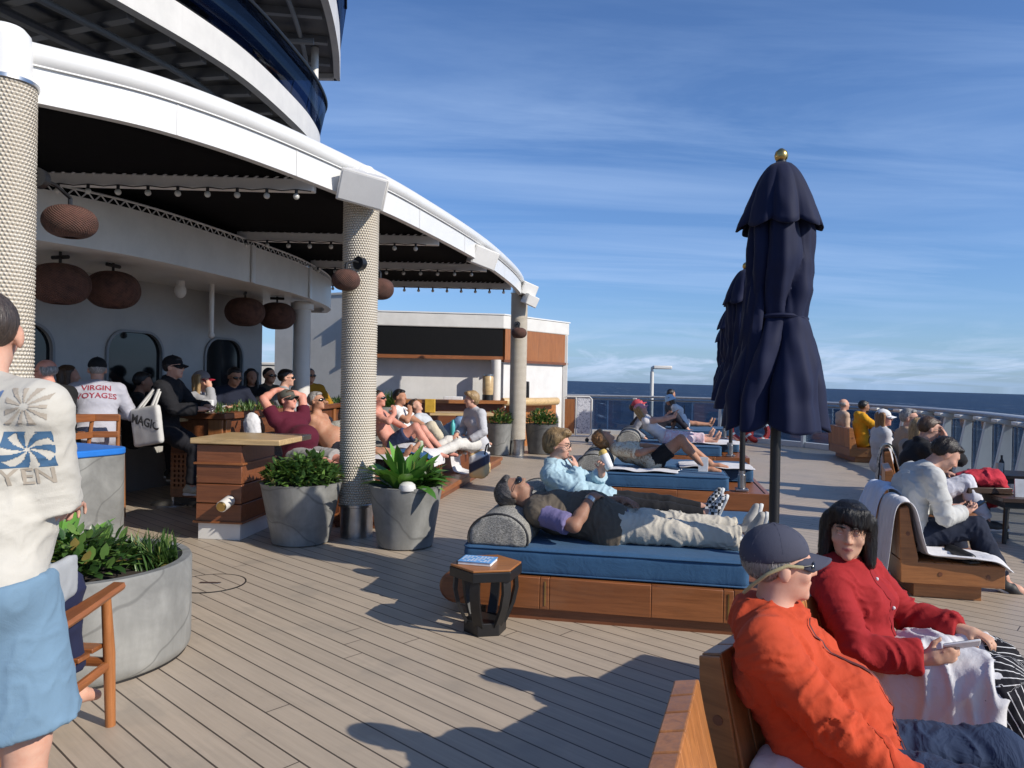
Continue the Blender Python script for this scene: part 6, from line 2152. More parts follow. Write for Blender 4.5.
# ---- right side benches
g1 = Person('man in a pale grey sweater and dark jeans bent over his phone on a bench', (3.02, 5.60, 0), R(-96), h=1.74, pz=.38, lean=6, slouch=40, head=(-6, -38, 0), vox=.0085, bulk=1.06,
            legs=[((.10, 1, .22), (-.02, .55, -1), (.1, 1, -.5)), ((-.2, 1, .06), (0, .1, -1), (0, 1, 0))],
            arms=[dict(t=(.10, .34, .575), pole=(1, -1, -.5), hd=(-.45, .9, .1), pn=(-.4, 0, 1), curl=.6), dict(t=(-.06, .34, .58), pole=(-1, -.6, -.6), hd=(.5, .8, .1), pn=(0, 0, 1), curl=.6)], skin='fair')
g1.body().hair('short', 'dark')
g1.top((.50, .50, .48), t=.018, name='sweater', wr=.011, wf=5, seed=7)
g1.bottom((.012, .017, .035), t=.016, name='jeans', wr=.010, wf=6, seed=8)
g1.shoes((.012, .012, .014), sole=(.35, .35, .36))
MG = Matrix.Translation(g1.root.location) @ Matrix.Rotation(R(-96), 4, 'Z')
t = thing('phone', 'phone in the hands of the man in the pale grey sweater', 'phone', MG @ V((.03, .46, .61)), R(-96)); t.rotation_euler = (R(35), 0, R(-96)); b = MB(); b.box(-.036, -.074, -.005, .036, .074, .005); b.build('case', M['black'], t, bevel=.003); b = MB(); b.box(-.033, -.07, .0052, .033, .07, .006); b.build('screen', M['lens'], t)
tw_a = drape('towel', 'white towel hung over the bench back next to the grey sweater man', 'towel', [(-.12, .06), (-.085, .3), (-.045, .62), (.01, .695), (.07, .64), (.135, .4), (.19, .315), (.38, .30), (.58, .295), (.70, .288), (.80, .22)], -.07, .33, (2.74, 5.22, 0), R(-12), M['towel'], .045, 5, skew=-.05, taper=.35)
tw_b = drape('towel', 'bluish white towel bunched behind the back of the grey sweater man', 'towel', [(-.16, .22), (-.11, .5), (-.05, .70), (.04, .73), (.12, .6), (.17, .42)], .28, .74, (2.74, 5.22, 0), R(-12), cmat('cloth', (.56, .62, .74), scale=160), .05, 8)
for o in (tw_a, tw_b): o.scale = (.86, 1, .97); o.location.x += .04; o.location.y += .02
t = thing('sandal', 'black shoe lying on the bench beside the grey sweater man', 'shoe', MG @ V((.32, .22, .275)), R(-80))
S = Sdf(); S.cone((-.08, 0, .04), (.1, 0, .03), .045, .035, .01, axis=(0, 1, 0), w=1.1); S.plane((0, 0, .012), (0, 0, -1)); link('upper', S.mesh('upper', .01), M['black'], t)
S = Sdf(); S.box((.01, 0, .006), (.13, .045, .007), .004); link('sole', S.mesh('sole', .006), M['piping'], t)

g2 = Person('man in a black jacket and white trousers holding a hand to his forehead', (4.17, 7.55, 0), R(-96), h=1.76, pz=.38, lean=12, slouch=28, head=(-4, -14, 0), vox=.011, bulk=1.05,
            legs=[((.1, 1, .42), (0, .5, -1), (0, 1, 0)), ((-.15, 1, .25), (0, .3, -1), (0, 1, 0))],
            arms=[dict(t=(.10, .20, .98), pole=(.6, 1, -1), hd=(-.5, -.1, .8), pn=(0, -1, 0), curl=.5), dict(t=(-.1, .3, .6), pole=(-1, -1, 0))])
g2.body().hair('short', 'brown').glasses(clear=True)
g2.top((.014, .014, .016), t=.024, name='jacket', wr=.006, collar=.03)
g2.bottom((.60, .60, .66), t=.018, name='trousers', wr=.008)
g2.shoes((.05, .05, .05))
S = Sdf(); S.ell((0, 0, .0), (.22, .2, .07)); S.cone((.15, .1, 0), (.24, .12, -.24), .1, .07, .05); S.cone((.1, -.1, .02), (.26, -.08, -.2), .08, .05, .05)
me = S.mesh('red_jacket', .014); wrinkle(me, .025, 4.5, 6); o = link('red_jacket', me, cmat('cloth', (.5, .03, .05), fold=.2)); q = at(978, 478, 7.5); o.location = (q.x, q.y, q.z); tag(o, 'bright red jacket heaped beside the white trousers near the low table', 'jacket')
t = thing('stool', 'low dark stool under the heaped red jacket', 'stool', (q.x, q.y, 0)); b = MB(); b.box(-.22, -.2, q.z - .13, .22, .2, q.z - .07); b.build('seat', M['dark_wood'], t, bevel=.006)
for sx in (-1, 1):
    for sy in (-1, 1): b = MB(); b.tube([(sx * .19, sy * .17, 0), (sx * .18, sy * .16, q.z - .13)], .018, 8); b.build('leg', M['black'], t)

g3 = Person('blond haired guest seen from behind beyond the grey sweater man', (4.62, 8.35, 0), R(-75), h=1.62, pz=.38, lean=14, slouch=15, head=(20, -5, 0), female=True, vox=.014, legs=sit_legs())
g3.body().hair('long', 'blond').top((.30, .28, .25), t=.018, name='coat').bottom((.05, .05, .06)).shoes((.1, .1, .1))
g4 = Person('man in dark sunglasses and a tan fleece turning towards the viewer', (5.15, 9.55, 0), R(-100), h=1.76, pz=.38, lean=12, slouch=16, head=(-32, 2, 0), vox=.012, legs=sit_legs(), bulk=1.08)
g4.body().hair('short', 'grey').glasses().top((.40, .27, .18), t=.026, name='fleece', collar=.03, wr=.008).bottom((.05, .06, .09)).shoes((.05, .05, .05))
g5 = Person('guest in a white cap with a flushed face behind the man in the tan fleece', (5.25, 10.4, 0), R(-95), h=1.66, pz=.38, lean=12, slouch=14, head=(-20, 0, 0), female=True, vox=.015, legs=sit_legs(), skin='red')
g5.body().hair('long', 'ginger').cap((.7, .7, .7)).glasses().top((.5, .5, .52), t=.024, name='jacket', collar=.03).bottom((.1, .1, .12)).shoes((.3, .3, .3))
gr = Mat('grey_print'); nz = gr.noise(gr.coord(), 16, 4, .6, 1); gr.set(color=gr.ramp(nz, [(.42, (.16, .17, .16)), (.5, (.45, .46, .42)), (.6, (.6, .6, .56))]), rough=.85)
drape('jacket', 'grey patterned jacket hung over a bench back in front of the tan fleece', 'jacket', [(-.08, .1), (-.06, .4), (-.03, .66), (.03, .70), (.09, .6), (.14, .4)], .1, .62, (4.72, 9.3, 0), R(-25), gr.m, .05, 4)

g6 = Person('bearded man in a mustard yellow jacket on the farthest bench', (7.02, 14.75, 0), R(-100), h=1.74, pz=.38, lean=14, slouch=20, head=(10, -4, 0), vox=.015, skin='deep', legs=sit_legs(), arms=[dict(t=(.12, .42, .62), pole=(1, -1, -1)), dict(t=(-.1, .42, .62), pole=(-1, -1, -1))])
g6.body().hair('short', 'black').hair_beard('black').top((.62, .30, .015), t=.026, name='jacket', collar=.02, hood=True, wr=.01).bottom((.012, .012, .02)).shoes((.05, .05, .05))
g7 = Person('bald guest in a beige top beside the mustard jacket', (6.98, 15.45, 0), R(-95), h=1.72, pz=.40, lean=14, slouch=14, head=(10, 0, 0), vox=.016, legs=sit_legs(), skin='fair')
g7.body().hair('fringe', 'grey').top((.48, .34, .25), t=.02).bottom((.2, .2, .2)).shoes((.1, .1, .1))

# ---- lounge platform
l1 = Person('man in a maroon shirt and grey cap reclining with arms folded behind his head', (-2.40, 8.52, 0), R(-128), h=1.76, pz=.57, lean=38, slouch=14, head=(10, 14, 0), bulk=1.15, belly=.12, vox=.012, skin='red', legs=lie_legs(.1),
            arms=[dict(t=(.04, -.50, 1.305), pole=(1, .15, .0), hd=(-1, -.1, .25), pn=(0, 0, -1)), dict(t=(-.05, -.49, 1.315), pole=(-1, .15, .5), hd=(1, -.1, .2), pn=(0, 0, -1))])
l1.body().hair('short', 'brown').cap((.10, .10, .085)).glasses().top((.085, .008, .022), sleeve=.55, t=.016, wr=.006).bottom((.30, .29, .28), length=1.0, name='shorts', t=.02)
l2 = Person('shirtless grey haired man in dark glasses lying with his legs stretched out', (-2.22, 9.55, 0), R(-97), h=1.78, pz=.555, lean=48, slouch=26, head=(-8, 10, 0), vox=.012, skin='tan', legs=lie_legs(.06, -.06, .6), bulk=1.06, belly=.05)
l2.body().hair('short', 'grey').glasses().bottom((.02, .02, .03), length=.7, name='shorts', t=.014)
l3 = Person('shirtless man in navy shorts with knees bent and hand raised to his face', (-1.66, 10.5, 0), R(-100), h=1.76, pz=.555, lean=44, slouch=30, head=(-6, 4, 0), vox=.013, skin='red', legs=[((.06, .85, .62), (0, .62, -.8), (0, 1, -.1)), ((-.1, .9, .5), (0, .7, -.7), (0, 1, -.1))],
            arms=[dict(t=(.06, .02, .98), pole=(1, .5, -.5), hd=(-.3, -.2, .8)), dict(t=(-.14, .3, .66), pole=(-1, -.5, 0))])
l3.body().hair('crop', 'dark').glasses().bottom((.025, .035, .08), length=.6, name='shorts', t=.018)
l4 = Person('dark haired man in a white shirt and cream trousers resting his chin on his hand', (-1.52, 11.25, 0), R(-104), h=1.74, pz=.555, lean=42, slouch=34, head=(-6, 0, 0), vox=.014, skin='tan', legs=bent_legs(.6),
            arms=[dict(t=(.05, .0, .96), pole=(1, .5, -.6), hd=(-.3, -.2, .8)), dict(t=(-.14, .3, .66), pole=(-1, -.5, 0))])
l4.body().hair('short', 'black').top((.70, .68, .66), sleeve=.6, t=.015).bottom((.56, .50, .38), t=.016).shoes((.3, .2, .12))
l4b = Person('guest in pale blue jeans with bent knees beyond the cream trousers', (-1.15, 12.25, 0), R(-104), h=1.72, pz=.54, lean=62, slouch=20, head=(0, 30, 0), vox=.016, skin='fair', legs=bent_legs(.75))
l4b.body().hair('short', 'brown').top((.5, .52, .55), t=.014).bottom((.16, .24, .38), t=.016, name='jeans').shoes((.5, .5, .5))
l5 = Person('blond woman in a grey top sitting at the end of the lounge platform', (-.52, 10.9, 0), R(128), h=1.64, pz=.535, lean=4, slouch=16, head=(-18, -8, 0), female=True, vox=.012, bulk=1.1, legs=[((.15, 1, .12), (0, .9, -.4), (0, .5, .5)), ((-.1, 1, .05), (0, .95, -.3), (0, .5, .5))],
            arms=[dict(t=(.12, .26, .67), pole=(1, -1, -.5)), dict(t=(-.16, .22, .61), pole=(-1, -1, -.3))])
l5.body().hair('puffy', 'blond').top((.46, .46, .48), t=.018, wr=.006).bottom((.62, .6, .56), t=.018).shoes((.08, .08, .08))
def edge_towel(label, x, y, w, path, yaw, seed, mat=None, amp=.03, skew=0.0):
    drape('towel', label, 'towel', path, -w / 2, w / 2, (x, y, -.055), yaw, mat or M['towel'], amp, seed, group='towels on the lounge platform', skew=skew)
steppath = [(-.55, .545), (-.3, .56), (-.1, .545), (.02, .48), (.05, .3), (.09, .19), (.2, .165), (.34, .16)]
edge_towel('white towel hanging from the platform edge down onto the step behind the leafy pot', -1.28, 9.0, .62, steppath, R(-14), 3)
edge_towel('white towel bunched on the platform edge beside the first hanging towel', -1.05, 10.1, .5, [(-.6, .55), (-.35, .6), (-.15, .56), (.02, .5), (.06, .36)], R(-12), 6, amp=.05)
edge_towel('blue towel lying on the platform between two white towels', -1.12, 9.6, .4, [(-.6, .55), (-.35, .58), (-.1, .56), (.05, .49)], R(-12), 9, cmat('cloth', (.03, .09, .2), scale=160), .04)
edge_towel('white towel spilling over the step next to the striped bag', -.86, 10.85, .45, steppath, R(-12), 12, amp=.045)
t = thing('beach_bag', 'tan and dark striped beach bag standing on the step of the lounge platform', 'bag', (-.42, 10.25, .145), R(-8))
bm = Mat('striped_canvas'); sp_ = bm.n('SeparateXYZ'); bm.nt.links.new(bm.coord(rot=(0, R(28), 0)), sp_.inputs[0]); zf = bm.math('FRACT', bm.math('MULTIPLY_ADD', sp_.outputs[2], 2.6, .2)); bm.set(color=bm.ramp(zf, [(.0, (.55, .36, .16)), (.45, (.62, .45, .22)), (.5, (.03, .035, .06)), (.75, (.03, .035, .06)), (.8, (.66, .64, .6))]), rough=.85)
S = Sdf(); S.box((0, 0, .17), (.11, .27, .16), .05); S.ell((0, .1, .3), (.08, .15, .06), .05); me = S.mesh('sack', .016); wrinkle(me, .018, 4, 3); link('sack', me, bm.m, t)
b = MB(); b.tube([(.08, -.14, .3), (.1, -.1, .44), (.1, .06, .45), (.08, .12, .31)], .011, 8); b.build('handle', M['piping'], t)
b = MB(); b.lathe([(.03, 0), (.033, .02), (.033, .15), (.02, .165), (0, .166)], 16); t = b.build('drink_can', plain('pale_green_can', (.45, .5, .36), .35), None); q = at(421, 428, 9.7); t.location = (q.x, q.y, .505); tag(t, 'pale green drink can standing among the lounging guests', 'can')

# ---- guests under the overhang
def barguest(label, px, py, D, yaw, **kw):
    c = at(px, py, D); h = kw.pop('h', 1.72)
    lean, sl = kw.pop('lean', 6), kw.pop('slouch', 22)
    pz = c.z - (.17 + .19 + .155) * h / 1.72 * math.cos(R(lean - sl / 2)) - .165 * h / 1.72
    fx = V((-math.sin(R(yaw)), math.cos(R(yaw)), 0))
    return Person(label, (c.x - fx.x * .05, c.y - fx.y * .05, 0), R(yaw), h=h, pz=pz, lean=lean, slouch=sl, vox=kw.pop('vox', .013), legs=kw.pop('legs', sit_legs(.15, -.05, .05)), **kw)
A_TAB = [dict(t=(.16, .34, 1.08), pole=(1, -.6, -.8)), dict(t=(-.16, .34, 1.08), pole=(-1, -.6, -.8))]
A_CHIN = [dict(t=(.07, .20, 1.33), pole=(.8, .6, -1), hd=(-.2, -.2, .9)), dict(t=(-.12, .32, 1.08), pole=(-1, -.6, -.8))]
v1 = barguest('man in a white shirt with red lettering on its back and a black cap', 97, 370, 7.5, 28, lean=-4, slouch=18, bulk=1.08, belly=.08, arms=A_TAB, skin='fair', head=(0, -6, 0), vox=.011)
v1.body().hair('crop', 'grey').cap((.012, .012, .013)).top((.40, .40, .46), t=.022, wr=.007, hemdrop=.1).bottom((.015, .015, .02)).shoes((.3, .3, .3))
tree = bvh(v1.top_o.data); red = plain('shirt_print', (.26, .02, .04), .8)
nb = -(v1.f[2] + v1.f[1]).normalized(); ux = v1.r0; uy = ux.cross(nb) * -1
if uy.z < 0: uy = -uy
pm = MB()
for txt, dz, sz in (('VIRGIN', .045, .082), ('VOYAGES', -.045, .082)):
    vs, fs = text_mesh(txt, sz, .0015); ov, of = project(tree, vs, fs, v1.C + v1.d[1] * .06, ux * 1.0, uy, nb, .004)
    pm.add([p + uy * 0 for p in ov], of) if dz == 0 else None
    vs2 = [V((v.x, v.y + dz, 0)) for v in vs]; ov, of = project(tree, vs2, fs, v1.C + v1.d[1] * .06, ux, uy, nb, .004); pm.add(ov, of)
pm.build('lettering', red, v1.root, smooth=0)
bar_chair('high teak chair of the man in the white lettered shirt', (v1.root.location.x + .06, v1.root.location.y - .04, 0), R(20))
bg = barguest('bald man in a black jacket with glasses in profile at the far left', 50, 372, 7.0, 78, head=(0, -8, 0), bulk=1.15, arms=A_TAB, skin='red')
bg.body().hair('fringe', 'grey').glasses(clear=True).top((.012, .012, .013), t=.024, name='jacket', collar=.02).bottom((.02, .02, .03)).shoes((.02, .02, .02))
bar_chair('high teak chair of the bald man in black', (bg.root.location.x, bg.root.location.y, 0), R(78))
bg = barguest('long haired blond guest between the bald man and the white shirt', 66, 376, 7.9, -60, female=True, arms=A_TAB, h=1.62)
bg.body().hair('long', 'brown').top((.42, .40, .40)).bottom((.02, .02, .03)).shoes((.02, .02, .02))
bar_chair('high teak chair of the long haired guest', (bg.root.location.x, bg.root.location.y, 0), R(-60))
t1 = barguest('man in black cap and quilted jacket at the planter wall with a tote bag', 171, 368, 8.0, -88, lean=2, slouch=14, h=1.70, arms=[dict(t=(.12, .40, 1.12), pole=(1, -1, -.7), curl=.5), dict(t=(-.05, .42, 1.14), pole=(-1, -.8, -.7), curl=.5)], legs=[((.08, 1, -.5), (0, -.1, -1), (0, 1, 0)), ((-.1, 1, -.6), (0, -.2, -1), (0, 1, 0))], head=(-6, 0, 0), vox=.011)
t1.body().hair('short', 'black').cap((.010, .010, .012)).glasses().top((.012, .012, .015), t=.028, name='quilted_jacket', collar=.035, wr=.010, wf=9).bottom((.012, .012, .016)).shoes((.4, .38, .3))
q = at(147, 427, 7.6)
tb = thing('tote_bag', 'pale canvas tote bag with bold dark lettering hanging from a shoulder', 'bag', (q.x, q.y, 0), R(-24))
S = Sdf(); S.box((0, 0, .95), (.20, .035, .20), .03, M=Matrix.Rotation(R(-10), 4, 'Y')); me = S.mesh('sack', .012); wrinkle(me, .004, 3, 5)
canvas = cmat('cloth', (.52, .51, .49), scale=220, bump=.5); sk = link('sack', me, canvas, tb)
tree = bvh(me); RY = Matrix.Rotation(R(10), 3, 'Y'); n_ = V((0, -1, 0)); ux, uy = RY @ V((1, 0, 0)), RY @ V((0, 0, 1))
pm = MB(); vs, fs = text_mesh('MAGIC', .125, .004); ov, of = project(tree, vs, fs, V((.01, 0, .99)), ux, uy, n_, .004); pm.add(ov, of)
pm.build('lettering', M['black'], tb, smooth=0)
inv = (Matrix.Translation(tb.location) @ Matrix.Rotation(R(-24), 4, 'Z')).inverted()
sh_ = inv @ (Matrix.Translation(t1.root.location) @ Matrix.Rotation(R(-88), 4, 'Z') @ (t1.S[0] + V((0, 0, .075))))
for dy in (-.02, .02):
    for bx_ in (-.09, .09):
        b = MB(); A_ = V((bx_ - .02, dy, 1.13)); rows = []
        for i_ in range(9):
            u = i_ / 8; p = A_.lerp(sh_ + V((.012 if bx_ > 0 else -.012, dy * .5, 0)), u); rows.append([p + V((0, -.018, 0)), p + V((0, .018, 0))] if False else [p + V((-.014, -.006, 0)), p + V((.014, .006, 0))])
        b.grid(rows); st_ = b.build('strap', canvas, tb, smooth=180); so_ = st_.modifiers.new('thick', 'SOLIDIFY'); so_.thickness = .006
bg = barguest('woman in a red brimmed cap and grey top resting chin on hand', 200, 381, 8.9, -92, female=True, arms=A_CHIN, h=1.64, head=(0, 0, 0))
bg.body().hair('long', 'blond').cap((.22, .2, .2), (.38, .02, .04)).glasses().top((.33, .33, .35), name='sweater').bottom((.02, .02, .03)).shoes((.02, .02, .02))
bg = barguest('man in dark glasses and a navy sweater reading behind the grass', 232, 376, 9.7, -130, arms=A_TAB, skin='tan', head=(0, -14, 0), bulk=1.1)
bg.body().hair('short', 'black').glasses().top((.012, .015, .03), t=.02, name='sweater').bottom((.02, .02, .03)).shoes((.02, .02, .02))
bg = barguest('dark haired guest in black sitting behind the navy sweater', 251, 377, 10.4, -150, h=1.66, female=True, skin='deep', arms=A_TAB)
bg.body().hair('long', 'black').top((.012, .012, .014), name='jacket').bottom((.02, .02, .03)).shoes((.02, .02, .02))
bg = barguest('man in sunglasses and an olive shirt behind the grass, left of the grey shirt', 268, 376, 10.9, -125, arms=A_TAB, skin='tan')
bg.body().hair('crop', 'dark').glasses().top((.06, .05, .035), t=.018).bottom((.02, .02, .03)).shoes((.02, .02, .02))
bg = barguest('dark haired man in a pale grey shirt seen from behind at the bar tables', 284, 378, 10.3, -62, arms=A_TAB, skin='fair', head=(-16, 0, 0))
bg.body().hair('short', 'dark').glasses().top((.36, .37, .39), t=.02).bottom((.02, .02, .03)).shoes((.02, .02, .02))
bg = barguest('man in sunglasses and a mustard sweater behind the grass strip', 309, 376, 11.7, -140, arms=A_TAB, skin='tan', bulk=1.12)
bg.body().hair('crop', 'dark').glasses().top((.36, .18, .012), t=.024, name='sweater').bottom((.02, .02, .03)).shoes((.02, .02, .02))
bg = barguest('guest in black half hidden behind the middle rope column', 338, 392, 12.3, -100, arms=A_TAB, skin='tan', lean=-14, slouch=30)
bg.body().hair('short', 'black').top((.012, .012, .014), name='jacket').bottom((.02, .02, .03)).shoes((.02, .02, .02))
bg = barguest('dark dressed guest seated in the deep shade by the second window', 139, 382, 9.0, -60, arms=A_TAB, skin='deep', head=(0, -5, 0))
bg.body().hair('short', 'black').top((.012, .012, .014), name='jacket').bottom((.02, .02, .03)).shoes((.02, .02, .02))
t = tag(MB().box(-.06, -.03, 0, .06, .03, .14).build('napkin_holder', M['paper'], None, bevel=.008), 'white napkin holder standing at the near end of the planter wall', 'napkin holder'); q = at(208, 407, 8.45); t.location = (q.x, q.y, 1.062)
t = thing('cloth_bundle', 'white cloth bundle hanging at the end of the planter wall beside the maroon shirt', 'cloth', at(251, 425, 8.35))
S = Sdf(); S.ell((0, 0, 0), (.09, .07, .15)); S.ell((.03, 0, -.1), (.08, .06, .08), .04); me = S.mesh('cloth', .012); wrinkle(me, .02, 6, 3); link('cloth', me, M['towel'], t)
b = MB(); b.tube([(0, .06, .13), (0, .12, .2)], .012, 8); b.build('hook', M['black'], t)

# ---- guest in the teak armchair
a1 = Person('guest in navy clothes sitting in the teak armchair, mostly hidden', (-2.03, 2.66, 0), R(-4), h=1.68, pz=.40, lean=16, slouch=16, head=(20, 0, 0), vox=.010, skin='fair',
            legs=[((.36, 1, .66), (-.05, .12, -1), (.3, 1, -.35)), ((-.05, 1, .12), (0, .1, -1), (0, 1, 0))], arms=[dict(t=(.16, .22, .60), pole=(1, -1, -.3)), dict(t=(-.2, .25, .55), pole=(-1, -1, -.3))])
a1.body().hair('short', 'brown').top((.02, .024, .06), t=.022, name='sweater').bottom((.016, .02, .055), length=1.85, t=.022, hem=.02, wr=.006)

# ---- standing man at the left edge
s1 = Person('man standing with his back turned in a white printed shirt and light blue shorts', (-1.455, 2.02, 0), R(-3), h=1.75, pz=.905, lean=4, slouch=14, side=-2, head=(30, -4, 0), vox=.0075, skin='fair', bulk=.94, belly=.03,
            legs=[((.10, .05, -1), (.04, -.06, -1), (.1, 1, 0)), ((-.12, .0, -1), (-.03, -.04, -1), (-.1, 1, 0))],
            arms=[dict(t=(.04, .31, 1.08), pole=(.22, -.6, -1), curl=.6), dict(t=(-.1, .33, 1.07), pole=(-.45, -.6, -1), curl=.6)])
s1.body().hair('buzz', 'buzzed')
s1.top((.50, .475, .42), sleeve=.95, t=.024, hemdrop=-.09, wr=.006, wf=4.0, seed=21, name='shirt', cuff=.022, fold=.05)
s1.bottom((.155, .25, .345), length=.88, t=.030, hem=.035, wr=.007, wf=3.6, seed=14, name='shorts', fold=.05)
s1.shoes((.5, .5, .5))
S = Sdf(); S.box(s1.P + V((.185, .09, .0)), (.012, .06, .06), .01); me = S.mesh('cloth_in_pocket', .009); wrinkle(me, .01, 6, 3)
s1.child('cloth_in_pocket', me, cmat('cloth', (.34, .35, .36)))
tree = bvh(s1.top_o.data)
cols = [plain('print_blue', (.045, .115, .215), .8), plain('print_sand', (.36, .31, .25), .8), plain('print_brown', (.26, .17, .14), .8), plain('print_sky', (.10, .16, .30), .8)]
cell = .0024
def petal(kind, x, y):
    """x,y in -1..1 inside the tile; True where ink lies"""
    r = math.hypot(x, y); a = math.atan2(y, x)
    if kind == 'swirl': return not (math.cos(7 * a + 3.2 * r) > -.15 + .35 * abs(r - .62) - (1 if r < .1 else 0) and r < 1.05) if r > .12 else False
    if kind == 'sun': return math.cos(11 * a + .6 * math.sin(3 * a)) > .25 and r > .22 and r < 1.35
    if kind == 'drop': return math.cos(8 * a + 1.4 * r) > .1 and r > .18 and r < 1.3
    return math.cos(9 * a) > .0 and r > .25
tiles = [(.113, .115, 'sun', 1), (0, .115, 'drop', 3), (-.113, .115, 'swirl', 1), (.113, .0, 'swirl', 0), (.0, -.045, 'sun', 2), (-.113, .0, 'drop', 2), (0, -.165, 'swirl', 1), (-.113, -.12, 'sun', 0)]
org = s1.C + s1.d[1] * .02; nb = V((0, -1, 0)); ux = V((1, 0, 0)); uy = V((0, 0, 1))
pms = [MB() for _ in cols]
hs = .048; nn = int(2 * hs / cell)
for (cx_, cy_, kd, ci) in [(a + .075, b_, c, d_) for a, b_, c, d_ in tiles]:
    for i in range(nn):
        for j in range(nn):
            x0, y0 = -hs + i * cell, -hs + j * cell
            if petal(kd, (x0 + cell / 2) / hs, (y0 + cell / 2) / hs):
                vs = [(cx_ + x0, cy_ + y0), (cx_ + x0 + cell, cy_ + y0), (cx_ + x0 + cell, cy_ + y0 + cell), (cx_ + x0, cy_ + y0 + cell)]
                ov, of = project(tree, vs, [(0, 1, 2, 3)], org, ux, uy, nb, .002); pms[ci].add(ov, of)
for txt, cx_, cy_, ci in (('YEN', .188, -.075, 1), ('INK', .075, .035, 1)):
    vs, fs = text_mesh(txt, .062, .0006); vs = [V((v.x * .8 + cx_, v.y + cy_, 0)) for v in vs]; ov, of = project(tree, vs, fs, org, ux, uy, nb, .003); pms[ci].add(ov, of)
for k, pm in enumerate(pms): pm.build('back_print', cols[k], s1.root, smooth=0)
# ----------------------------------------------------------------- light
SUN_DIR = V((.873, -.488, 0)).normalized()      # horizontal direction towards the sun
SUN_EL = R(32)
world = bpy.data.worlds.new('World'); scene.world = world
world.use_nodes = True
nt = world.node_tree
bg = nt.nodes['Background']
sky = nt.nodes.new('ShaderNodeTexSky'); sky.sky_type = 'NISHITA'
sky.sun_disc = False
sky.sun_elevation = SUN_EL
sky.sun_rotation = math.atan2(SUN_DIR.x, SUN_DIR.y)
sky.air_density = 1.0; sky.dust_density = .4; sky.ozone_density = 2.2
tc = nt.nodes.new('ShaderNodeTexCoord')
def wmath(op, a, b_=0.0, c=None):
    n_ = nt.nodes.new('ShaderNodeMath'); n_.operation = op
    for i, v in enumerate((a, b_, c)):
        if v is None: continue
        if isinstance(v, bpy.types.NodeSocket): nt.links.new(v, n_.inputs[i])
        else: n_.inputs[i].default_value = v
    return n_.outputs[0]
def wramp(f, stops):
    n_ = nt.nodes.new('ShaderNodeValToRGB'); nt.links.new(f, n_.inputs[0])
    e = n_.color_ramp.elements
    while len(e) < len(stops): e.new(.5)
    for i, (p, v) in enumerate(stops): e[i].position = p; e[i].color = (v, v, v, 1)
    return n_.outputs[0]
sep = nt.nodes.new('ShaderNodeSeparateXYZ'); nt.links.new(tc.outputs['Generated'], sep.inputs[0])
zz = wmath('MAXIMUM', sep.outputs[2], .0)
den = wmath('ADD', zz, .10)
cx = wmath('DIVIDE', sep.outputs[0], den); cy = wmath('DIVIDE', sep.outputs[1], den)
cmb = nt.nodes.new('ShaderNodeCombineXYZ'); nt.links.new(cx, cmb.inputs[0]); nt.links.new(cy, cmb.inputs[1])
def wnoise(scale, sx, sy, rot, detail, rough, dist, off=0):
    mp = nt.nodes.new('ShaderNodeMapping'); nt.links.new(cmb.outputs[0], mp.inputs[0])
    mp.inputs['Scale'].default_value = (sx, sy, 1); mp.inputs['Rotation'].default_value = (0, 0, rot); mp.inputs['Location'].default_value = (off, off * .7, 0)
    n_ = nt.nodes.new('ShaderNodeTexNoise'); nt.links.new(mp.outputs[0], n_.inputs['Vector'])
    n_.inputs['Scale'].default_value = scale; n_.inputs['Detail'].default_value = detail; n_.inputs['Roughness'].default_value = rough; n_.inputs['Distortion'].default_value = dist
    return n_.outputs['Fac']
wisps = wmath('MULTIPLY', wramp(wnoise(1.0, .35, 1.5, R(12), 7, .62, .6), [(.42, 0.0), (.75, 1.0)]),
              wramp(wnoise(.45, .6, 1.2, R(5), 3, .5, .3, 3.1), [(.4, .1), (.62, 1.0)]))
low = wmath('MULTIPLY', wramp(wnoise(1.3, 1.0, .6, R(0), 7, .62, .5, 7.7), [(.47, 0.0), (.62, 1.0)]),
            wramp(zz, [(.0, .2), (.012, .7), (.03, .8), (.055, .25), (.085, 0.0)]))
hz = wramp(zz, [(.0, .36), (.04, .2), (.13, .05), (.25, .0)])
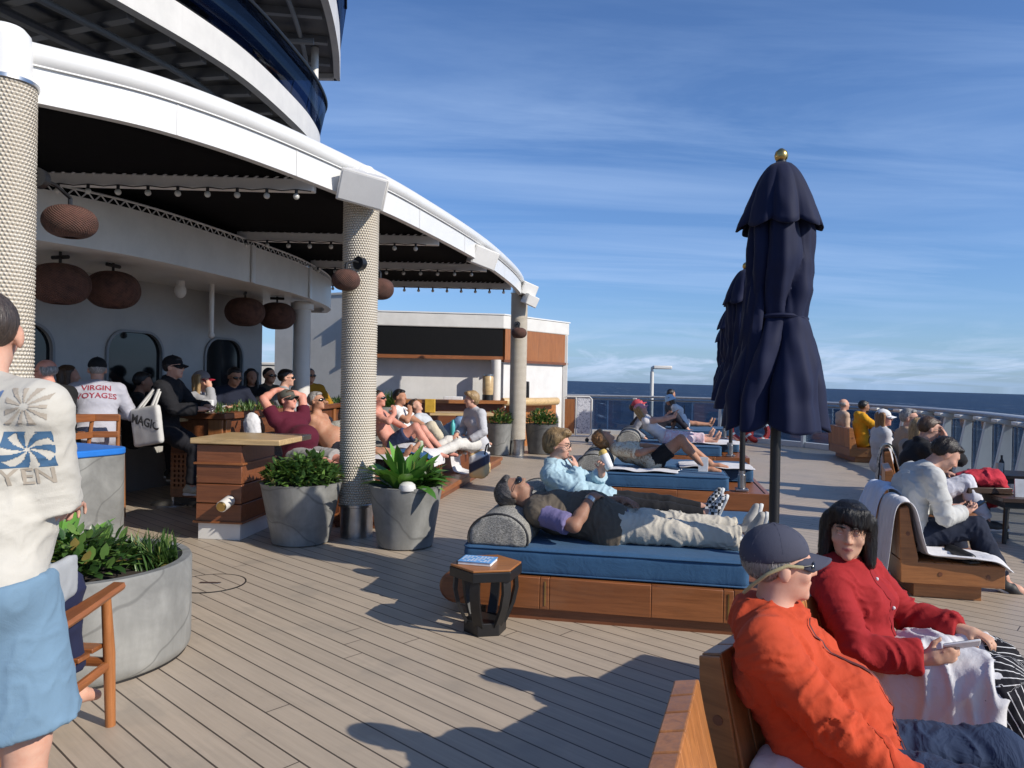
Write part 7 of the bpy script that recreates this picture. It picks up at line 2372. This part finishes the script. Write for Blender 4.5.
cl = wmath('MINIMUM', wmath('ADD', wmath('ADD', wmath('MULTIPLY', wisps, .55), wmath('MULTIPLY', low, .42)), hz), 1.0)
mx = nt.nodes.new('ShaderNodeMix'); mx.data_type = 'RGBA'
nt.links.new(cl, mx.inputs[0]); tint = nt.nodes.new('ShaderNodeMix'); tint.data_type = 'RGBA'; tint.blend_type = 'MULTIPLY'; tint.inputs[0].default_value = 1.0
nt.links.new(sky.outputs[0], tint.inputs[6]); tr = nt.nodes.new('ShaderNodeMix'); tr.data_type = 'RGBA'; nt.links.new(wramp(zz, [(.0, 0.0), (.3, 1.0)]), tr.inputs[0])
tr.inputs[6].default_value = (.54, .76, 1.16, 1); tr.inputs[7].default_value = (.72, .94, 1.28, 1); nt.links.new(tr.outputs[2], tint.inputs[7])
nt.links.new(tint.outputs[2], mx.inputs[6])
mx.inputs[7].default_value = (3.2, 5.0, 8.3, 1)
m2_ = nt.nodes.new('ShaderNodeMix'); m2_.data_type = 'RGBA'
nt.links.new(wmath('MINIMUM', wmath('ADD', wmath('MULTIPLY', wisps, .13), wmath('MULTIPLY', low, .55)), 1.0), m2_.inputs[0])
nt.links.new(mx.outputs[2], m2_.inputs[6]); m2_.inputs[7].default_value = (6.6, 7.4, 8.8, 1)
nt.links.new(m2_.outputs[2], bg.inputs[0])
bg.inputs[1].default_value = .092

sd = bpy.data.lights.new('sun', 'SUN'); sd.energy = 4.2; sd.angle = R(.5); sd.color = (1.0, .93, .82)
sun = bpy.data.objects.new('sun', sd); COL.objects.link(sun)
dirv = V((SUN_DIR.x * math.cos(SUN_EL), SUN_DIR.y * math.cos(SUN_EL), math.sin(SUN_EL)))
sun.rotation_euler = dirv.to_track_quat('Z', 'Y').to_euler()
sun.location = dirv * 30

vs_ = scene.view_settings
scene.display_settings.display_device = 'sRGB'
vs_.view_transform = 'Standard'; vs_.look = 'None'; vs_.gamma = 1.0; vs_.use_curve_mapping = False
vs_.exposure = .3
scene.render.resolution_x = 1024; scene.render.resolution_y = 768
